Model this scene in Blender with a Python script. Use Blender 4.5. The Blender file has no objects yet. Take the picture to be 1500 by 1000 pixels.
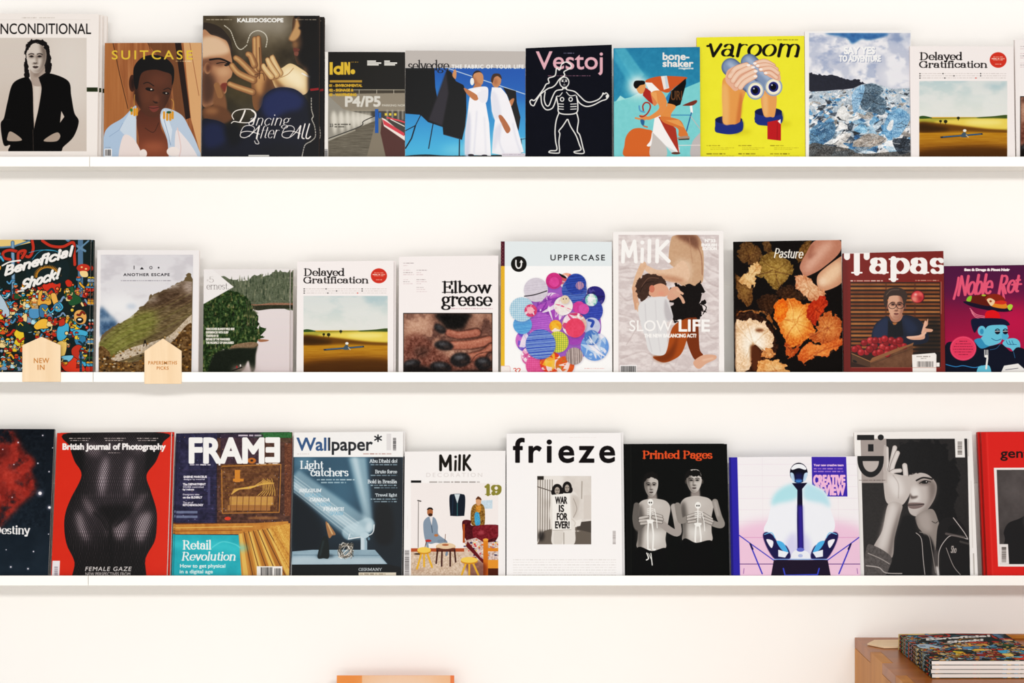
import bpy, math, random
import numpy as np

# ------------------------------------------------------------------ camera, light, exposure
SC = bpy.context.scene
FPX, HOR, CY, CZ = 2600.0, 465.0, -3.545, 1.55      # focal length in pixels, horizon row, camera position
cam = bpy.data.cameras.new('camera')
cam.sensor_width = 36.0
cam.lens = FPX * 36.0 / 1500.0
cam.shift_y = -(500.0 - HOR) / 1500.0
cam.clip_start = 0.05
camo = bpy.data.objects.new('camera', cam)
SC.collection.objects.link(camo)
camo.location = (0, CY, CZ)
camo.rotation_euler = (math.pi / 2, 0, 0)
SC.camera = camo

SC.view_settings.view_transform = 'Standard'
SC.view_settings.look = 'None'
SC.view_settings.gamma = 1.0
SC.view_settings.use_curve_mapping = False
SC.view_settings.exposure = -0.06

world = bpy.data.worlds.new('world')
SC.world = world
world.use_nodes = True
bg = world.node_tree.nodes['Background']
bg.inputs[0].default_value = (1.0, 0.985, 0.965, 1)
bg.inputs[1].default_value = 0.70

def area_light(name, loc, target, sx, sy, power, col):
    d = bpy.data.lights.new(name, 'AREA')
    d.shape = 'RECTANGLE'; d.size = sx; d.size_y = sy; d.energy = power; d.color = col
    o = bpy.data.objects.new(name, d)
    SC.collection.objects.link(o)
    o.location = loc
    from mathutils import Vector
    o.rotation_euler = (Vector(target) - Vector(loc)).to_track_quat('-Z', 'Y').to_euler()
    return o

area_light('shop_window_light', (0.35, -4.3, 2.5), (0.1, 0, 1.1), 2.4, 0.3, 84, (1.0, 0.99, 0.975))
area_light('low_fill_light', (-0.2, -5.0, 0.75), (0, 0, 1.1), 3.6, 1.1, 48, (1.0, 0.985, 0.965))  # added low fill lamp, no real source; lifts the shade under the ledges

# ------------------------------------------------------------------ object helpers
COL = SC.collection

def tag(o, label=None, cat=None, group=None, kind=None):
    if label: o['label'] = label
    if cat: o['category'] = cat
    if group: o['group'] = group
    if kind: o['kind'] = kind
    return o

def empty(name, loc=(0, 0, 0), rot=(0, 0, 0)):
    o = bpy.data.objects.new(name, None)
    o.empty_display_size = 0.02
    o.location = loc; o.rotation_euler = rot
    COL.objects.link(o)
    return o

def mesh_obj(name, verts, faces, mats, parent=None, fmat=None, smooth=False):
    me = bpy.data.meshes.new(name)
    me.from_pydata([tuple(v) for v in verts], [], [tuple(f) for f in faces])
    for m in (mats if isinstance(mats, (list, tuple)) else [mats]):
        me.materials.append(m)
    if fmat is not None:
        for p, k in zip(me.polygons, fmat): p.material_index = k
    if smooth:
        for p in me.polygons: p.use_smooth = True
    me.update()
    o = bpy.data.objects.new(name, me)
    COL.objects.link(o)
    if parent: o.parent = parent
    return o

def box_vf(x0, x1, y0, y1, z0, z1, off=0):
    v = [(x0, y0, z0), (x1, y0, z0), (x1, y1, z0), (x0, y1, z0), (x0, y0, z1), (x1, y0, z1), (x1, y1, z1), (x0, y1, z1)]
    f = [(0, 3, 2, 1), (4, 5, 6, 7), (0, 1, 5, 4), (1, 2, 6, 5), (2, 3, 7, 6), (3, 0, 4, 7)]
    return v, [tuple(i + off for i in q) for q in f]

def box(name, x0, x1, y0, y1, z0, z1, mat, parent=None, bevel=0.0):
    v, f = box_vf(x0, x1, y0, y1, z0, z1)
    o = mesh_obj(name, v, f, mat, parent)
    if bevel:
        b = o.modifiers.new('bevel', 'BEVEL'); b.width = bevel; b.segments = 2; b.limit_method = 'ANGLE'
    return o

def prism(name, pts, y0, y1, mat, parent=None, bevel=0.0):
    """outline in XZ, extruded along Y"""
    n = len(pts)
    v = [(x, y0, z) for x, z in pts] + [(x, y1, z) for x, z in pts]
    f = [tuple(range(n)), tuple(range(2 * n - 1, n - 1, -1))]
    for i in range(n):
        j = (i + 1) % n
        f.append((j, i, n + i, n + j))
    o = mesh_obj(name, v, f, mat, parent)
    if bevel:
        b = o.modifiers.new('bevel', 'BEVEL'); b.width = bevel; b.segments = 1; b.limit_method = 'ANGLE'
    return o

# ------------------------------------------------------------------ materials (node based)
def new_mat(name):
    m = bpy.data.materials.new(name); m.use_nodes = True
    nt = m.node_tree
    return m, nt, nt.nodes['Principled BSDF']

def lin(h):
    h = h.lstrip('#')
    c = [int(h[i:i + 2], 16) / 255 for i in (0, 2, 4)]
    return tuple(((x / 12.92) if x <= 0.04045 else ((x + 0.055) / 1.055) ** 2.4) for x in c) + (1,)

def plain(name, hexcol, rough=0.6, spec=0.3, vary=0.04, scale=30.0, bump=0.0):
    m, nt, b = new_mat(name)
    tc = nt.nodes.new('ShaderNodeTexCoord')
    nz = nt.nodes.new('ShaderNodeTexNoise'); nz.inputs['Scale'].default_value = scale; nz.inputs['Detail'].default_value = 4
    nt.links.new(tc.outputs['Object'], nz.inputs['Vector'])
    mx = nt.nodes.new('ShaderNodeMix'); mx.data_type = 'RGBA'
    c = lin(hexcol)
    mx.inputs[6].default_value = tuple(x * (1 - vary) for x in c[:3]) + (1,)
    mx.inputs[7].default_value = tuple(min(1, x * (1 + vary)) for x in c[:3]) + (1,)
    nt.links.new(nz.outputs['Fac'], mx.inputs[0])
    nt.links.new(mx.outputs[2], b.inputs['Base Color'])
    b.inputs['Roughness'].default_value = rough
    b.inputs['Specular IOR Level'].default_value = spec
    if bump:
        bp = nt.nodes.new('ShaderNodeBump'); bp.inputs['Strength'].default_value = bump; bp.inputs['Distance'].default_value = 0.001
        nt.links.new(nz.outputs['Fac'], bp.inputs['Height']); nt.links.new(bp.outputs[0], b.inputs['Normal'])
    return m

def paper_edge(name='paper_edges', col='f3ece6', axis=1, scale=900):
    """page block: fine stripes, one per leaf"""
    m, nt, b = new_mat(name)
    tc = nt.nodes.new('ShaderNodeTexCoord')
    sx = nt.nodes.new('ShaderNodeSeparateXYZ'); nt.links.new(tc.outputs['Object'], sx.inputs[0])
    mu = nt.nodes.new('ShaderNodeMath'); mu.operation = 'MULTIPLY'; mu.inputs[1].default_value = scale
    nt.links.new(sx.outputs[axis], mu.inputs[0])
    w = nt.nodes.new('ShaderNodeTexNoise'); w.noise_dimensions = '1D'; w.inputs['Scale'].default_value = 1.0
    nt.links.new(mu.outputs[0], w.inputs['W'])
    mx = nt.nodes.new('ShaderNodeMix'); mx.data_type = 'RGBA'
    c = lin(col)
    mx.inputs[6].default_value = tuple(x * 0.72 for x in c[:3]) + (1,); mx.inputs[7].default_value = c
    nt.links.new(w.outputs['Fac'], mx.inputs[0]); nt.links.new(mx.outputs[2], b.inputs['Base Color'])
    b.inputs['Roughness'].default_value = 0.8; b.inputs['Specular IOR Level'].default_value = 0.1
    return m

def wood(name, c0, c1, axis='X', scale=7.0, rough=0.45, spec=0.3):
    m, nt, b = new_mat(name)
    tc = nt.nodes.new('ShaderNodeTexCoord')
    mp = nt.nodes.new('ShaderNodeMapping')
    s = {'X': (0.6, 9, 9), 'Y': (9, 0.6, 9), 'Z': (9, 9, 0.6)}[axis]
    mp.inputs['Scale'].default_value = s
    nt.links.new(tc.outputs['Object'], mp.inputs[0])
    nz = nt.nodes.new('ShaderNodeTexNoise'); nz.inputs['Scale'].default_value = scale; nz.inputs['Detail'].default_value = 8
    nz.inputs['Distortion'].default_value = 0.6
    nt.links.new(mp.outputs[0], nz.inputs['Vector'])
    cr = nt.nodes.new('ShaderNodeValToRGB')
    cr.color_ramp.elements[0].position = 0.3; cr.color_ramp.elements[0].color = lin(c0)
    cr.color_ramp.elements[1].position = 0.7; cr.color_ramp.elements[1].color = lin(c1)
    nt.links.new(nz.outputs['Fac'], cr.inputs[0]); nt.links.new(cr.outputs[0], b.inputs['Base Color'])
    b.inputs['Roughness'].default_value = rough; b.inputs['Specular IOR Level'].default_value = spec
    bp = nt.nodes.new('ShaderNodeBump'); bp.inputs['Strength'].default_value = 0.15; bp.inputs['Distance'].default_value = 0.001
    nt.links.new(nz.outputs['Fac'], bp.inputs['Height']); nt.links.new(bp.outputs[0], b.inputs['Normal'])
    return m

def at(px, py, Y):
    """world point at depth plane Y seen at photo pixel (px, py)"""
    t = Y - CY
    return ((px - 750.0) / FPX * t, Y, CZ - (py - HOR) / FPX * t)

# ------------------------------------------------------------------ print painter: flat print computed with numpy
K = 2.5                       # print pixels per photo pixel
RM = K / (3.465 / FPX)        # print pixels per metre
RNG = np.random.default_rng(5)

def hexc(h):
    if isinstance(h, str):
        h = h.lstrip('#')
        if len(h) == 3: h = ''.join(c * 2 for c in h)
        return np.array([int(h[i:i + 2], 16) / 255 for i in (0, 2, 4)], np.float32)
    return np.array(h, np.float32)

def pp(s):
    if isinstance(s, str):
        return np.array([[float(a) for a in q.split(',')] for q in s.split()], float)
    return np.array(s, float)

def catmull(P, closed, n=6):
    P = np.asarray(P, float); N = len(P)
    if N < 3: return P
    if closed: a, b, c, d = P[np.arange(N) - 1], P, P[(np.arange(N) + 1) % N], P[(np.arange(N) + 2) % N]
    else:
        Q = np.vstack([P[:1], P, P[-1:]])
        a, b, c, d = Q[:-3], Q[1:-2], Q[2:-1], Q[3:]
    t = np.linspace(0, 1, n, endpoint=False)[None, :, None]
    a, b, c, d = a[:, None], b[:, None], c[:, None], d[:, None]
    R = 0.5 * (2 * b + (c - a) * t + (2 * a - 5 * b + 4 * c - d) * t ** 2 + (3 * b - a - 3 * c + d) * t ** 3)
    R = R.reshape(-1, 2)
    return R if closed else np.vstack([R, P[-1:]])

def box1(m, r, ax):
    if r < 1: return m
    m = np.moveaxis(m, ax, 0)
    pad = np.concatenate([np.repeat(m[:1], r + 1, 0), m, np.repeat(m[-1:], r, 0)], 0)
    c = np.cumsum(pad, 0, dtype=np.float64)
    out = (c[2 * r + 1:] - c[:-2 * r - 1]) / (2 * r + 1)
    return np.moveaxis(out, 0, ax).astype(np.float32)

def gblur(m, s):
    if s <= 0.3: return m
    r = max(1, int(round(s)))
    for _ in range(2 if s < 1.5 else 3):
        m = box1(box1(m, r, 0), r, 1)
    return m

def raster(polys, W, H):
    """winding coverage of closed contours (arrays of x, y) on a W x H grid"""
    SS = 4
    acc = np.zeros((H * SS, W + 3), np.float32)
    for P in polys:
        A = P; B = np.roll(P, -1, 0)
        y0, y1 = A[:, 1] * SS, B[:, 1] * SS
        up = y1 > y0
        lo, hi = np.minimum(y0, y1), np.maximum(y0, y1)
        r0 = np.clip(np.ceil(lo - 0.5), 0, H * SS).astype(int); r1 = np.clip(np.ceil(hi - 0.5), 0, H * SS).astype(int)
        cnt = np.maximum(r1 - r0, 0)
        if cnt.sum() == 0: continue
        e = np.repeat(np.arange(len(A)), cnt)
        start = np.repeat(np.cumsum(cnt) - cnt, cnt)
        row = np.arange(cnt.sum()) - start + np.repeat(r0, cnt)
        tt = (row + 0.5 - y0[e]) / (y1[e] - y0[e])
        x = np.clip(A[e, 0] + tt * (B[e, 0] - A[e, 0]), 0, W + 0.999)
        xi = np.floor(x).astype(int); fr = x - xi
        s = np.where(up[e], 1.0, -1.0)
        np.add.at(acc, (row, xi), s * (1 - fr)); np.add.at(acc, (row, xi + 1), s * fr)
    w = np.minimum(np.abs(np.cumsum(acc, 1)[:, :W]), 1.0)
    return w.reshape(H, SS, W).mean(1)

_nc = {}
def fbm(W, H, sx, sy=None, octv=4, seed=0):
    sy = sy or sx
    key = (W, H, sx, sy, octv, seed)
    if key in _nc: return _nc[key]
    r = np.random.default_rng(seed + 17)
    out = np.zeros((H, W), np.float32); amp = 1.0; tot = 0
    for o in range(octv):
        gx, gy = max(2, int(W / sx) + 2), max(2, int(H / sy) + 2)
        g = r.random((gy + 1, gx + 1)).astype(np.float32)
        xs = np.linspace(0, gx - 1.001, W); ys = np.linspace(0, gy - 1.001, H)
        xi, yi = xs.astype(int), ys.astype(int)
        fx, fy = xs - xi, ys - yi
        fx = fx * fx * (3 - 2 * fx); fy = fy * fy * (3 - 2 * fy)
        a = g[yi][:, xi] * (1 - fx) + g[yi][:, xi + 1] * fx
        b = g[yi + 1][:, xi] * (1 - fx) + g[yi + 1][:, xi + 1] * fx
        out += amp * (a * (1 - fy)[:, None] + b * fy[:, None]); tot += amp
        amp *= 0.55; sx = max(1.2, sx / 2); sy = max(1.2, sy / 2)
    out /= tot
    _nc[key] = out
    return out

# ---- sans lettering: outlines of Blender's built-in font
_gl = {}
def sans_contours(s, spacing=1.0):
    key = (s, spacing)
    if key in _gl: return _gl[key]
    c = bpy.data.curves.new('tmp', 'FONT'); c.body = s; c.space_character = spacing
    o = bpy.data.objects.new('tmp', c); COL.objects.link(o)
    dg = bpy.context.evaluated_depsgraph_get()
    oe = o.evaluated_get(dg)
    cu = oe.to_curve(dg)
    out = []
    for sp in cu.splines:
        bp = sp.bezier_points; n = len(bp); P = []
        for i in range(n):
            a, b = bp[i], bp[(i + 1) % n]
            p0, p1, p2, p3 = [np.array(q[:2]) for q in (a.co, a.handle_right, b.handle_left, b.co)]
            for t in (0, 0.25, 0.5, 0.75):
                P.append(p0 * (1 - t) ** 3 + 3 * p1 * t * (1 - t) ** 2 + 3 * p2 * t * t * (1 - t) + p3 * t ** 3)
        out.append(np.array(P))
    oe.to_curve_clear()
    bpy.data.objects.remove(o); bpy.data.curves.remove(c)
    _gl[key] = out
    return out

# ---- stroke lettering (roman with serifs, rounded, brush): L line, A arc, S serif bar, O ball
GL = {
 'a': (4.7, 'A2,1.45,1.45,1.35,0,360 L3.5,3.4,3.5,.5 A2.1,3.3,1.4,1.5,0,150 S3.9,.15,.5 O.95,3.8'),
 'b': (5.1, 'L1,7.2,1,.3 A2.7,2.4,1.75,2.3,0,360 S.6,7.2,.5'),
 'c': (4.4, 'A2.5,2.4,1.9,2.3,40,320 O3.8,3.7'),
 'd': (5.2, 'A2.3,2.4,1.75,2.3,0,360 L4,7.2,4,.1 S3.6,7.2,.5 S4.4,.1,.5'),
 'e': (4.6, 'A2.4,2.4,1.9,2.3,0,315 L.6,2.5,4.2,2.5'),
 'f': (3.1, 'L1.4,.1,1.4,6 A2.6,6,1.2,1.2,180,55 L.3,4.6,2.7,4.6 S1.4,.1,1 O3.1,6.8'),
 'g': (4.8, 'A2.1,3.2,1.5,1.5,0,360 A2.2,-.9,1.9,1.1,0,360 L1.1,2,1.1,.8,2.2,.4 L3.4,4.2,4.4,4.7'),
 'h': (5.3, 'L1,7.2,1,.1 A2.6,3.1,1.6,1.7,180,0 L4.2,3.1,4.2,.1 S.6,7.2,.5 S1,.1,.9 S4.2,.1,.9'),
 'i': (2.3, 'L1.1,4.7,1.1,.1 S.7,4.7,.5 S1.1,.1,.9 O1.1,6.7'),
 'j': (2.2, 'L1.3,4.7,1.3,-1 A.3,-1,1,1.2,0,-110 S.9,4.7,.5 O1.3,6.7'),
 'k': (5.0, 'L1,7.2,1,.1 L1.2,2.1,3.9,4.7 L2.1,3,4.2,.1 S.6,7.2,.5 S1,.1,.9 S4.2,.1,.7 S3.7,4.7,.7'),
 'l': (2.3, 'L1.1,7.2,1.1,.1 S.7,7.2,.5 S1.1,.1,.9'),
 'm': (8.1, 'L1,4.7,1,.1 A2.5,3.1,1.5,1.7,180,0 L4,3.1,4,.1 A5.5,3.1,1.5,1.7,180,0 L7,3.1,7,.1 S.6,4.7,.5 S1,.1,.8 S4,.1,.8 S7,.1,.8'),
 'n': (5.3, 'L1,4.7,1,.1 A2.6,3.1,1.6,1.7,180,0 L4.2,3.1,4.2,.1 S.6,4.7,.5 S1,.1,.9 S4.2,.1,.9'),
 'o': (4.9, 'A2.4,2.4,1.9,2.3,0,360'),
 'p': (5.1, 'L1,4.7,1,-2.1 A2.7,2.4,1.75,2.3,0,360 S.6,4.7,.5 S1,-2.1,.9'),
 'r': (3.9, 'L1,4.7,1,.1 A2.6,3.2,1.6,1.5,180,60 S.6,4.7,.5 S1,.1,.9 O3.3,4.2'),
 's': (3.9, 'A1.9,3.55,1.2,1.15,30,270 A1.9,1.25,1.35,1.15,90,-150'),
 't': (3.1, 'L1.4,6.2,1.4,1 A2.2,1.1,.8,.9,180,300 L.3,4.6,2.7,4.6'),
 'u': (5.3, 'L1,4.7,1,1.8 A2.5,1.7,1.5,1.6,180,360 L4.1,4.7,4.1,.1 S.6,4.7,.5 S3.7,4.7,.5 S4.4,.1,.5'),
 'v': (4.7, 'L.6,4.7,2.4,.1 L2.4,.1,4.1,4.7 S.6,4.7,.7 S4.1,4.7,.7'),
 'w': (7.0, 'L.6,4.7,2.2,.1 L2.2,.1,3.6,4.7 L3.6,4.7,5,.1 L5,.1,6.4,4.7 S.6,4.7,.7 S6.4,4.7,.6 S3.6,4.7,.5'),
 'x': (4.8, 'L.7,4.7,4,.1 L4,4.7,.7,.1 S.7,4.7,.7 S4,4.7,.7 S.7,.1,.7 S4,.1,.7'),
 'y': (4.7, 'L.6,4.7,2.5,.2 L4.1,4.7,2.2,-1 A1.5,-1.1,.8,.9,0,-120 S.6,4.7,.7 S4.1,4.7,.7 O.9,-1.5'),
 'z': (4.2, 'L.6,4.6,3.6,4.6 L3.6,4.6,.5,.2 L.5,.2,3.7,.2'),
 'A': (6.7, 'L.9,.1,3.2,7 L3.2,7,5.6,.1 L1.7,2.4,4.7,2.4 S.9,.1,.9 S5.6,.1,1'),
 'B': (6.0, 'L1.3,7,1.3,.1 L1.3,6.9,3,6.9 A3,5.3,1.5,1.6,90,-90 L1.3,3.7,3.3,3.7 A3.3,1.9,1.8,1.8,90,-90 L1.3,.1,3.3,.1 S.9,7,.7 S.9,.1,.7'),
 'C': (6.4, 'A3.4,3.5,2.7,3.5,45,315 L5.4,6.6,5.4,5'),
 'D': (6.8, 'L1.3,7,1.3,.1 L1.3,6.9,2.9,6.9 A2.9,3.5,2.9,3.4,90,-90 L1.3,.1,2.9,.1 S.9,7,.7 S.9,.1,.7'),
 'E': (5.7, 'L1.3,7,1.3,.1 L1.3,6.9,4.7,6.9 L1.3,.2,5,.2 L1.3,3.6,3.8,3.6 L4.8,7,4.8,5.6 L5.1,.1,5.1,1.6 L3.9,4.2,3.9,3 S.9,7,.7 S.9,.1,.7'),
 'F': (5.3, 'L1.3,7,1.3,.1 L1.3,6.9,4.7,6.9 L1.3,3.6,3.8,3.6 L4.8,7,4.8,5.6 S.9,7,.7 S1.3,.1,1'),
 'G': (7.0, 'A3.4,3.5,2.7,3.5,45,340 L5.5,6.6,5.5,5 L5.7,.4,5.7,3 S5.6,3,1'),
 'H': (7.0, 'L1.3,7,1.3,.1 L5.6,7,5.6,.1 L1.3,3.6,5.6,3.6 S1.3,7,1 S1.3,.1,1 S5.6,7,1 S5.6,.1,1'),
 'I': (2.9, 'L1.4,7,1.4,.1 S1.4,7,1 S1.4,.1,1'),
 'K': (6.4, 'L1.3,7,1.3,.1 L1.4,2.9,5,7 L2.6,4.2,5.3,.1 S1.3,7,1 S1.3,.1,1 S5,7,.8 S5.4,.1,.8'),
 'L': (5.4, 'L1.3,7,1.3,.1 L1.3,.2,4.8,.2 L4.9,.1,4.9,1.8 S1.3,7,1 S.9,.1,.7'),
 'M': (8.2, 'L1.3,7,1.3,.1 L1.3,7,4,1 L4,1,6.8,7 L6.8,7,6.8,.1 S1.1,7,.8 S1.3,.1,.9 S7,7,.8 S6.8,.1,1'),
 'N': (7.0, 'L1.3,7,1.3,.1 L1.3,7,5.6,.1 L5.6,7,5.6,.1 S1.1,7,.8 S1.3,.1,.9 S5.6,7,.9'),
 'O': (7.0, 'A3.5,3.5,2.8,3.5,0,360'),
 'P': (5.8, 'L1.3,7,1.3,.1 L1.3,6.9,3.1,6.9 A3.1,5.1,1.8,1.8,90,-90 L1.3,3.3,3.1,3.3 S.9,7,.7 S1.3,.1,1'),
 'R': (6.4, 'L1.3,7,1.3,.1 L1.3,6.9,3.1,6.9 A3.1,5.2,1.7,1.7,90,-90 L1.3,3.5,3.1,3.5 L3,3.5,5.4,.1 S.9,7,.7 S1.3,.1,1 S5.6,.1,.7'),
 'S': (5.2, 'A2.6,5.2,1.8,1.8,35,270 A2.6,1.8,2,1.7,90,-150'),
 'T': (6.2, 'L3.1,7,3.1,.1 L.7,6.9,5.5,6.9 L.6,7,.6,5.4 L5.6,7,5.6,5.4 S3.1,.1,1.1'),
 'U': (6.8, 'L1.3,7,1.3,2.5 A3.5,2.4,2.2,2.3,180,360 L5.7,2.4,5.7,7 S1.3,7,1 S5.7,7,.8'),
 'W': (9.2, 'L.8,7,2.7,.1 L2.7,.1,4.6,7 L4.6,7,6.5,.1 L6.5,.1,8.4,7 S.8,7,.9 S4.5,7,.8 S8.4,7,.8'),
 'Y': (6.2, 'L.7,7,3.1,3.4 L5.5,7,3.1,3.4 L3.1,3.4,3.1,.1 S.8,7,.8 S5.4,7,.8 S3.1,.1,1'),
 'Z': (5.6, 'L.8,6.9,4.9,6.9 L4.9,6.9,.7,.2 L.7,.2,5,.2'),
 '0': (4.8, 'A2.4,3.5,1.9,3.4,0,360'), '1': (3.2, 'L1.7,7,1.7,.1 L.6,6,1.7,7 S1.7,.1,1.1'),
 '2': (4.8, 'A2.4,5.2,1.7,1.7,160,-30 L3.9,4.4,.7,.3 L.6,.3,4.2,.3'),
 '3': (4.8, 'A2.2,5.3,1.6,1.6,150,-90 A2.2,1.9,1.9,1.8,90,-150'),
 '5': (4.8, 'L1.2,6.9,3.9,6.9 L1.2,6.9,1,3.9 A2.2,2.2,1.9,2.1,120,-150'),
 '9': (4.8, 'A2.4,5,1.7,1.9,0,360 A1.9,3.9,2.2,3.7,20,-80 O1.1,1'),
 '!': (2.4, 'L1.2,7,1.2,2.4 O1.2,.5'), '.': (1.8, 'O.8,.5'), '-': (3.4, 'L.6,2.6,2.8,2.6'),
 '*': (4, 'L2,7,2,4 L.7,6.2,3.3,4.8 L3.3,6.2,.7,4.8'), ' ': (2.6, ''),
}
def stroke_text(s, contrast=0.45, serif=True, w=1.0, track=0.0):
    """list of (points, is_serif, is_ball) in glyph units"""
    out = []; x = 0
    for ch in s:
        adv, d = GL.get(ch, GL[' '])
        for tok in d.split():
            v = [float(q) for q in tok[1:].split(',')]
            if tok[0] == 'L':
                P = np.array(v).reshape(-1, 2)
                out.append((P + [x, 0], 0))
            elif tok[0] == 'A':
                cx, cy, rx, ry, a0, a1 = v
                n = max(4, int(abs(a1 - a0) / 9))
                t = np.radians(np.linspace(a0, a1, n + 1))
                out.append((np.c_[cx + rx * np.cos(t) + x, cy + ry * np.sin(t)], 0))
            elif tok[0] == 'S' and serif:
                out.append((np.array([[v[0] - v[2] - .15 + x, v[1]], [v[0] + v[2] + .15 + x, v[1]]]), 1))
            elif tok[0] == 'O' and (serif or ch in 'ij!.'):
                out.append((np.array([[v[0] + x, v[1]], [v[0] + x, v[1] + .01]]), 2))
        x += adv + track
    return out

class Print:
    """a flat printed cover; coordinates are given in a zoomed view of the page: frame(ox, oy, zoom)"""
    def __init__(s, x0, x1, v1, yb, zb, lean, base):
        s.x0, s.v1, s.yb, s.zb = x0, v1, yb, zb
        s.sn, s.cs = math.sin(lean), math.cos(lean)
        s.W = int(math.ceil((x1 - x0) * RM)); s.H = int(math.ceil(v1 * RM))
        s.im = np.empty((s.H, s.W, 3), np.float32); s.im[:] = hexc(base)
        s.cm = None; s.f = (0, 0, 1)
    def frame(s, ox, oy, z): s.f = (ox, oy, z); return s
    def T(s, P):
        P = pp(P).reshape(-1, 2)
        px = s.f[0] + P[:, 0] / s.f[2]; py = s.f[1] + P[:, 1] / s.f[2]
        q = (py - HOR) / FPX
        v = (CZ - s.zb - q * (s.yb - CY)) / (s.cs + q * s.sn)
        t = s.yb + v * s.sn - CY
        return np.c_[((px - 750) / FPX * t - s.x0) * RM, (s.v1 - v) * RM]
    def k(s): return K / s.f[2]
    def put(s, m, x, y, col, a=1.0, mode='n'):
        h, w = m.shape
        X0, Y0, X1, Y1 = max(0, x), max(0, y), min(s.W, x + w), min(s.H, y + h)
        if X1 <= X0 or Y1 <= Y0: return
        m = m[Y0 - y:Y1 - y, X0 - x:X1 - x] * a
        if s.cm is not None: m = m * s.cm[Y0:Y1, X0:X1]
        m = m[..., None]
        c = col if isinstance(col, np.ndarray) and col.ndim == 3 else hexc(col)
        if c.ndim == 3: c = c[Y0 - y:Y1 - y, X0 - x:X1 - x]
        R = s.im[Y0:Y1, X0:X1]
        if mode == 'n': R += (c - R) * m
        elif mode == 'add': R += c * m
        elif mode == 'mul': R *= 1 + (c - 1) * m
    def mask(s, polys, blur=0):
        b = blur * s.k() if blur else 0
        pad = int(3 * b + 3)
        A = np.vstack(polys)
        x, y = int(math.floor(A[:, 0].min())) - pad, int(math.floor(A[:, 1].min())) - pad
        x = max(x, -pad); y = max(y, -pad)
        X = min(int(A[:, 0].max()) + pad + 2, s.W + pad); Y = min(int(A[:, 1].max()) + pad + 2, s.H + pad)
        if X <= x or Y <= y: return None
        m = raster([p - [x, y] for p in polys], X - x, Y - y)
        return gblur(m, b), x, y
    def p(s, P, col, a=1.0, blur=0, sm=True, col2=None, ax='y', mode='n', n=0, nsc=6, rg=0):
        P = pp(P)
        if sm: P = catmull(P, True, 14 if rg else 6)
        if rg:      # ragged outline
            rr = np.random.default_rng(int(abs(P[0]).sum()) + len(P)); j = rr.normal(0, rg, P.shape); j2 = np.repeat(rr.normal(0, rg * 1.6, (len(P) // 4 + 1, 2)), 4, 0)[:len(P)]
            P = P + j * .6 + j2
        r = s.mask([s.T(P)], blur)
        if r is None: return s
        m, x, y = r
        c = hexc(col)
        if col2 is not None or n:
            h, w = m.shape
            t = (np.linspace(0, 1, h)[:, None] if ax == 'y' else np.linspace(0, 1, w)[None, :]) * np.ones((h, w))
            c2 = hexc(col2) if col2 is not None else c
            c = c + (c2 - c) * t[..., None]
            if n: c = c + ((fbm(w, h, nsc * s.k(), seed=int(x + y) % 7) - .5) * n * 2)[..., None]
            c = c.astype(np.float32)
        s.put(m, x, y, c, a, mode)
        return s
    def r(s, x0, y0, x1, y1, col, **kw):
        kw.setdefault('sm', False)
        return s.p([[x0, y0], [x1, y0], [x1, y1], [x0, y1]], col, **kw)
    def e(s, cx, cy, rx, ry, col, a=1.0, soft=0, rot=0, mode='n'):
        t = np.linspace(0, 2 * np.pi, 29)[:-1]
        c, d = math.cos(math.radians(rot)), math.sin(math.radians(rot))
        X, Y = rx * np.cos(t), ry * np.sin(t)
        return s.p(np.c_[cx + X * c - Y * d, cy + X * d + Y * c], col, a, soft, False, mode=mode)
    def seg(s, Q, R, col, a=1.0, blur=0):
        """capsules: Q list of point pairs (print px), R radii"""
        A = np.array(Q); R = np.array(R)
        pad = float(R.max()) + 3 + 3 * blur
        x, y = int(A[:, :, 0].min() - pad), int(A[:, :, 1].min() - pad)
        X, Y = int(A[:, :, 0].max() + pad) + 1, int(A[:, :, 1].max() + pad) + 1
        x, y = max(x, -20), max(y, -20); X, Y = min(X, s.W + 20), min(Y, s.H + 20)
        if X <= x or Y <= y: return
        m = np.zeros((Y - y, X - x), np.float32)
        for (p, q), r in zip(A, R):
            a0, b0 = int(max(min(p[0], q[0]) - r - 2, x)), int(max(min(p[1], q[1]) - r - 2, y))
            a1, b1 = int(min(max(p[0], q[0]) + r + 3, X)), int(min(max(p[1], q[1]) + r + 3, Y))
            if a1 <= a0 or b1 <= b0: continue
            xs = np.arange(a0, a1) + .5 - p[0]; ys = (np.arange(b0, b1) + .5 - p[1])[:, None]
            d = q - p; L = float(d @ d) + 1e-9
            t = np.clip((xs * d[0] + ys * d[1]) / L, 0, 1)
            D = np.hypot(xs - t * d[0], ys - t * d[1])
            v = np.clip(r - D + .5, 0, 1) * min(1, max(0.15, r * 2))
            sub = m[b0 - y:b1 - y, a0 - x:a1 - x]
            np.maximum(sub, v, out=sub)
        s.put(gblur(m, blur), x, y, col, a)
    def l(s, P, w, col, a=1.0, sm=False, blur=0, w2=None):
        P = pp(P)
        if sm: P = catmull(P, False, 5)
        T = s.T(P); n = len(T) - 1
        R = np.linspace(w, w2 if w2 is not None else w, n) * s.k() / 2
        s.seg([(T[i], T[i + 1]) for i in range(n)], R, col, a, blur * s.k())
        return s
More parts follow.
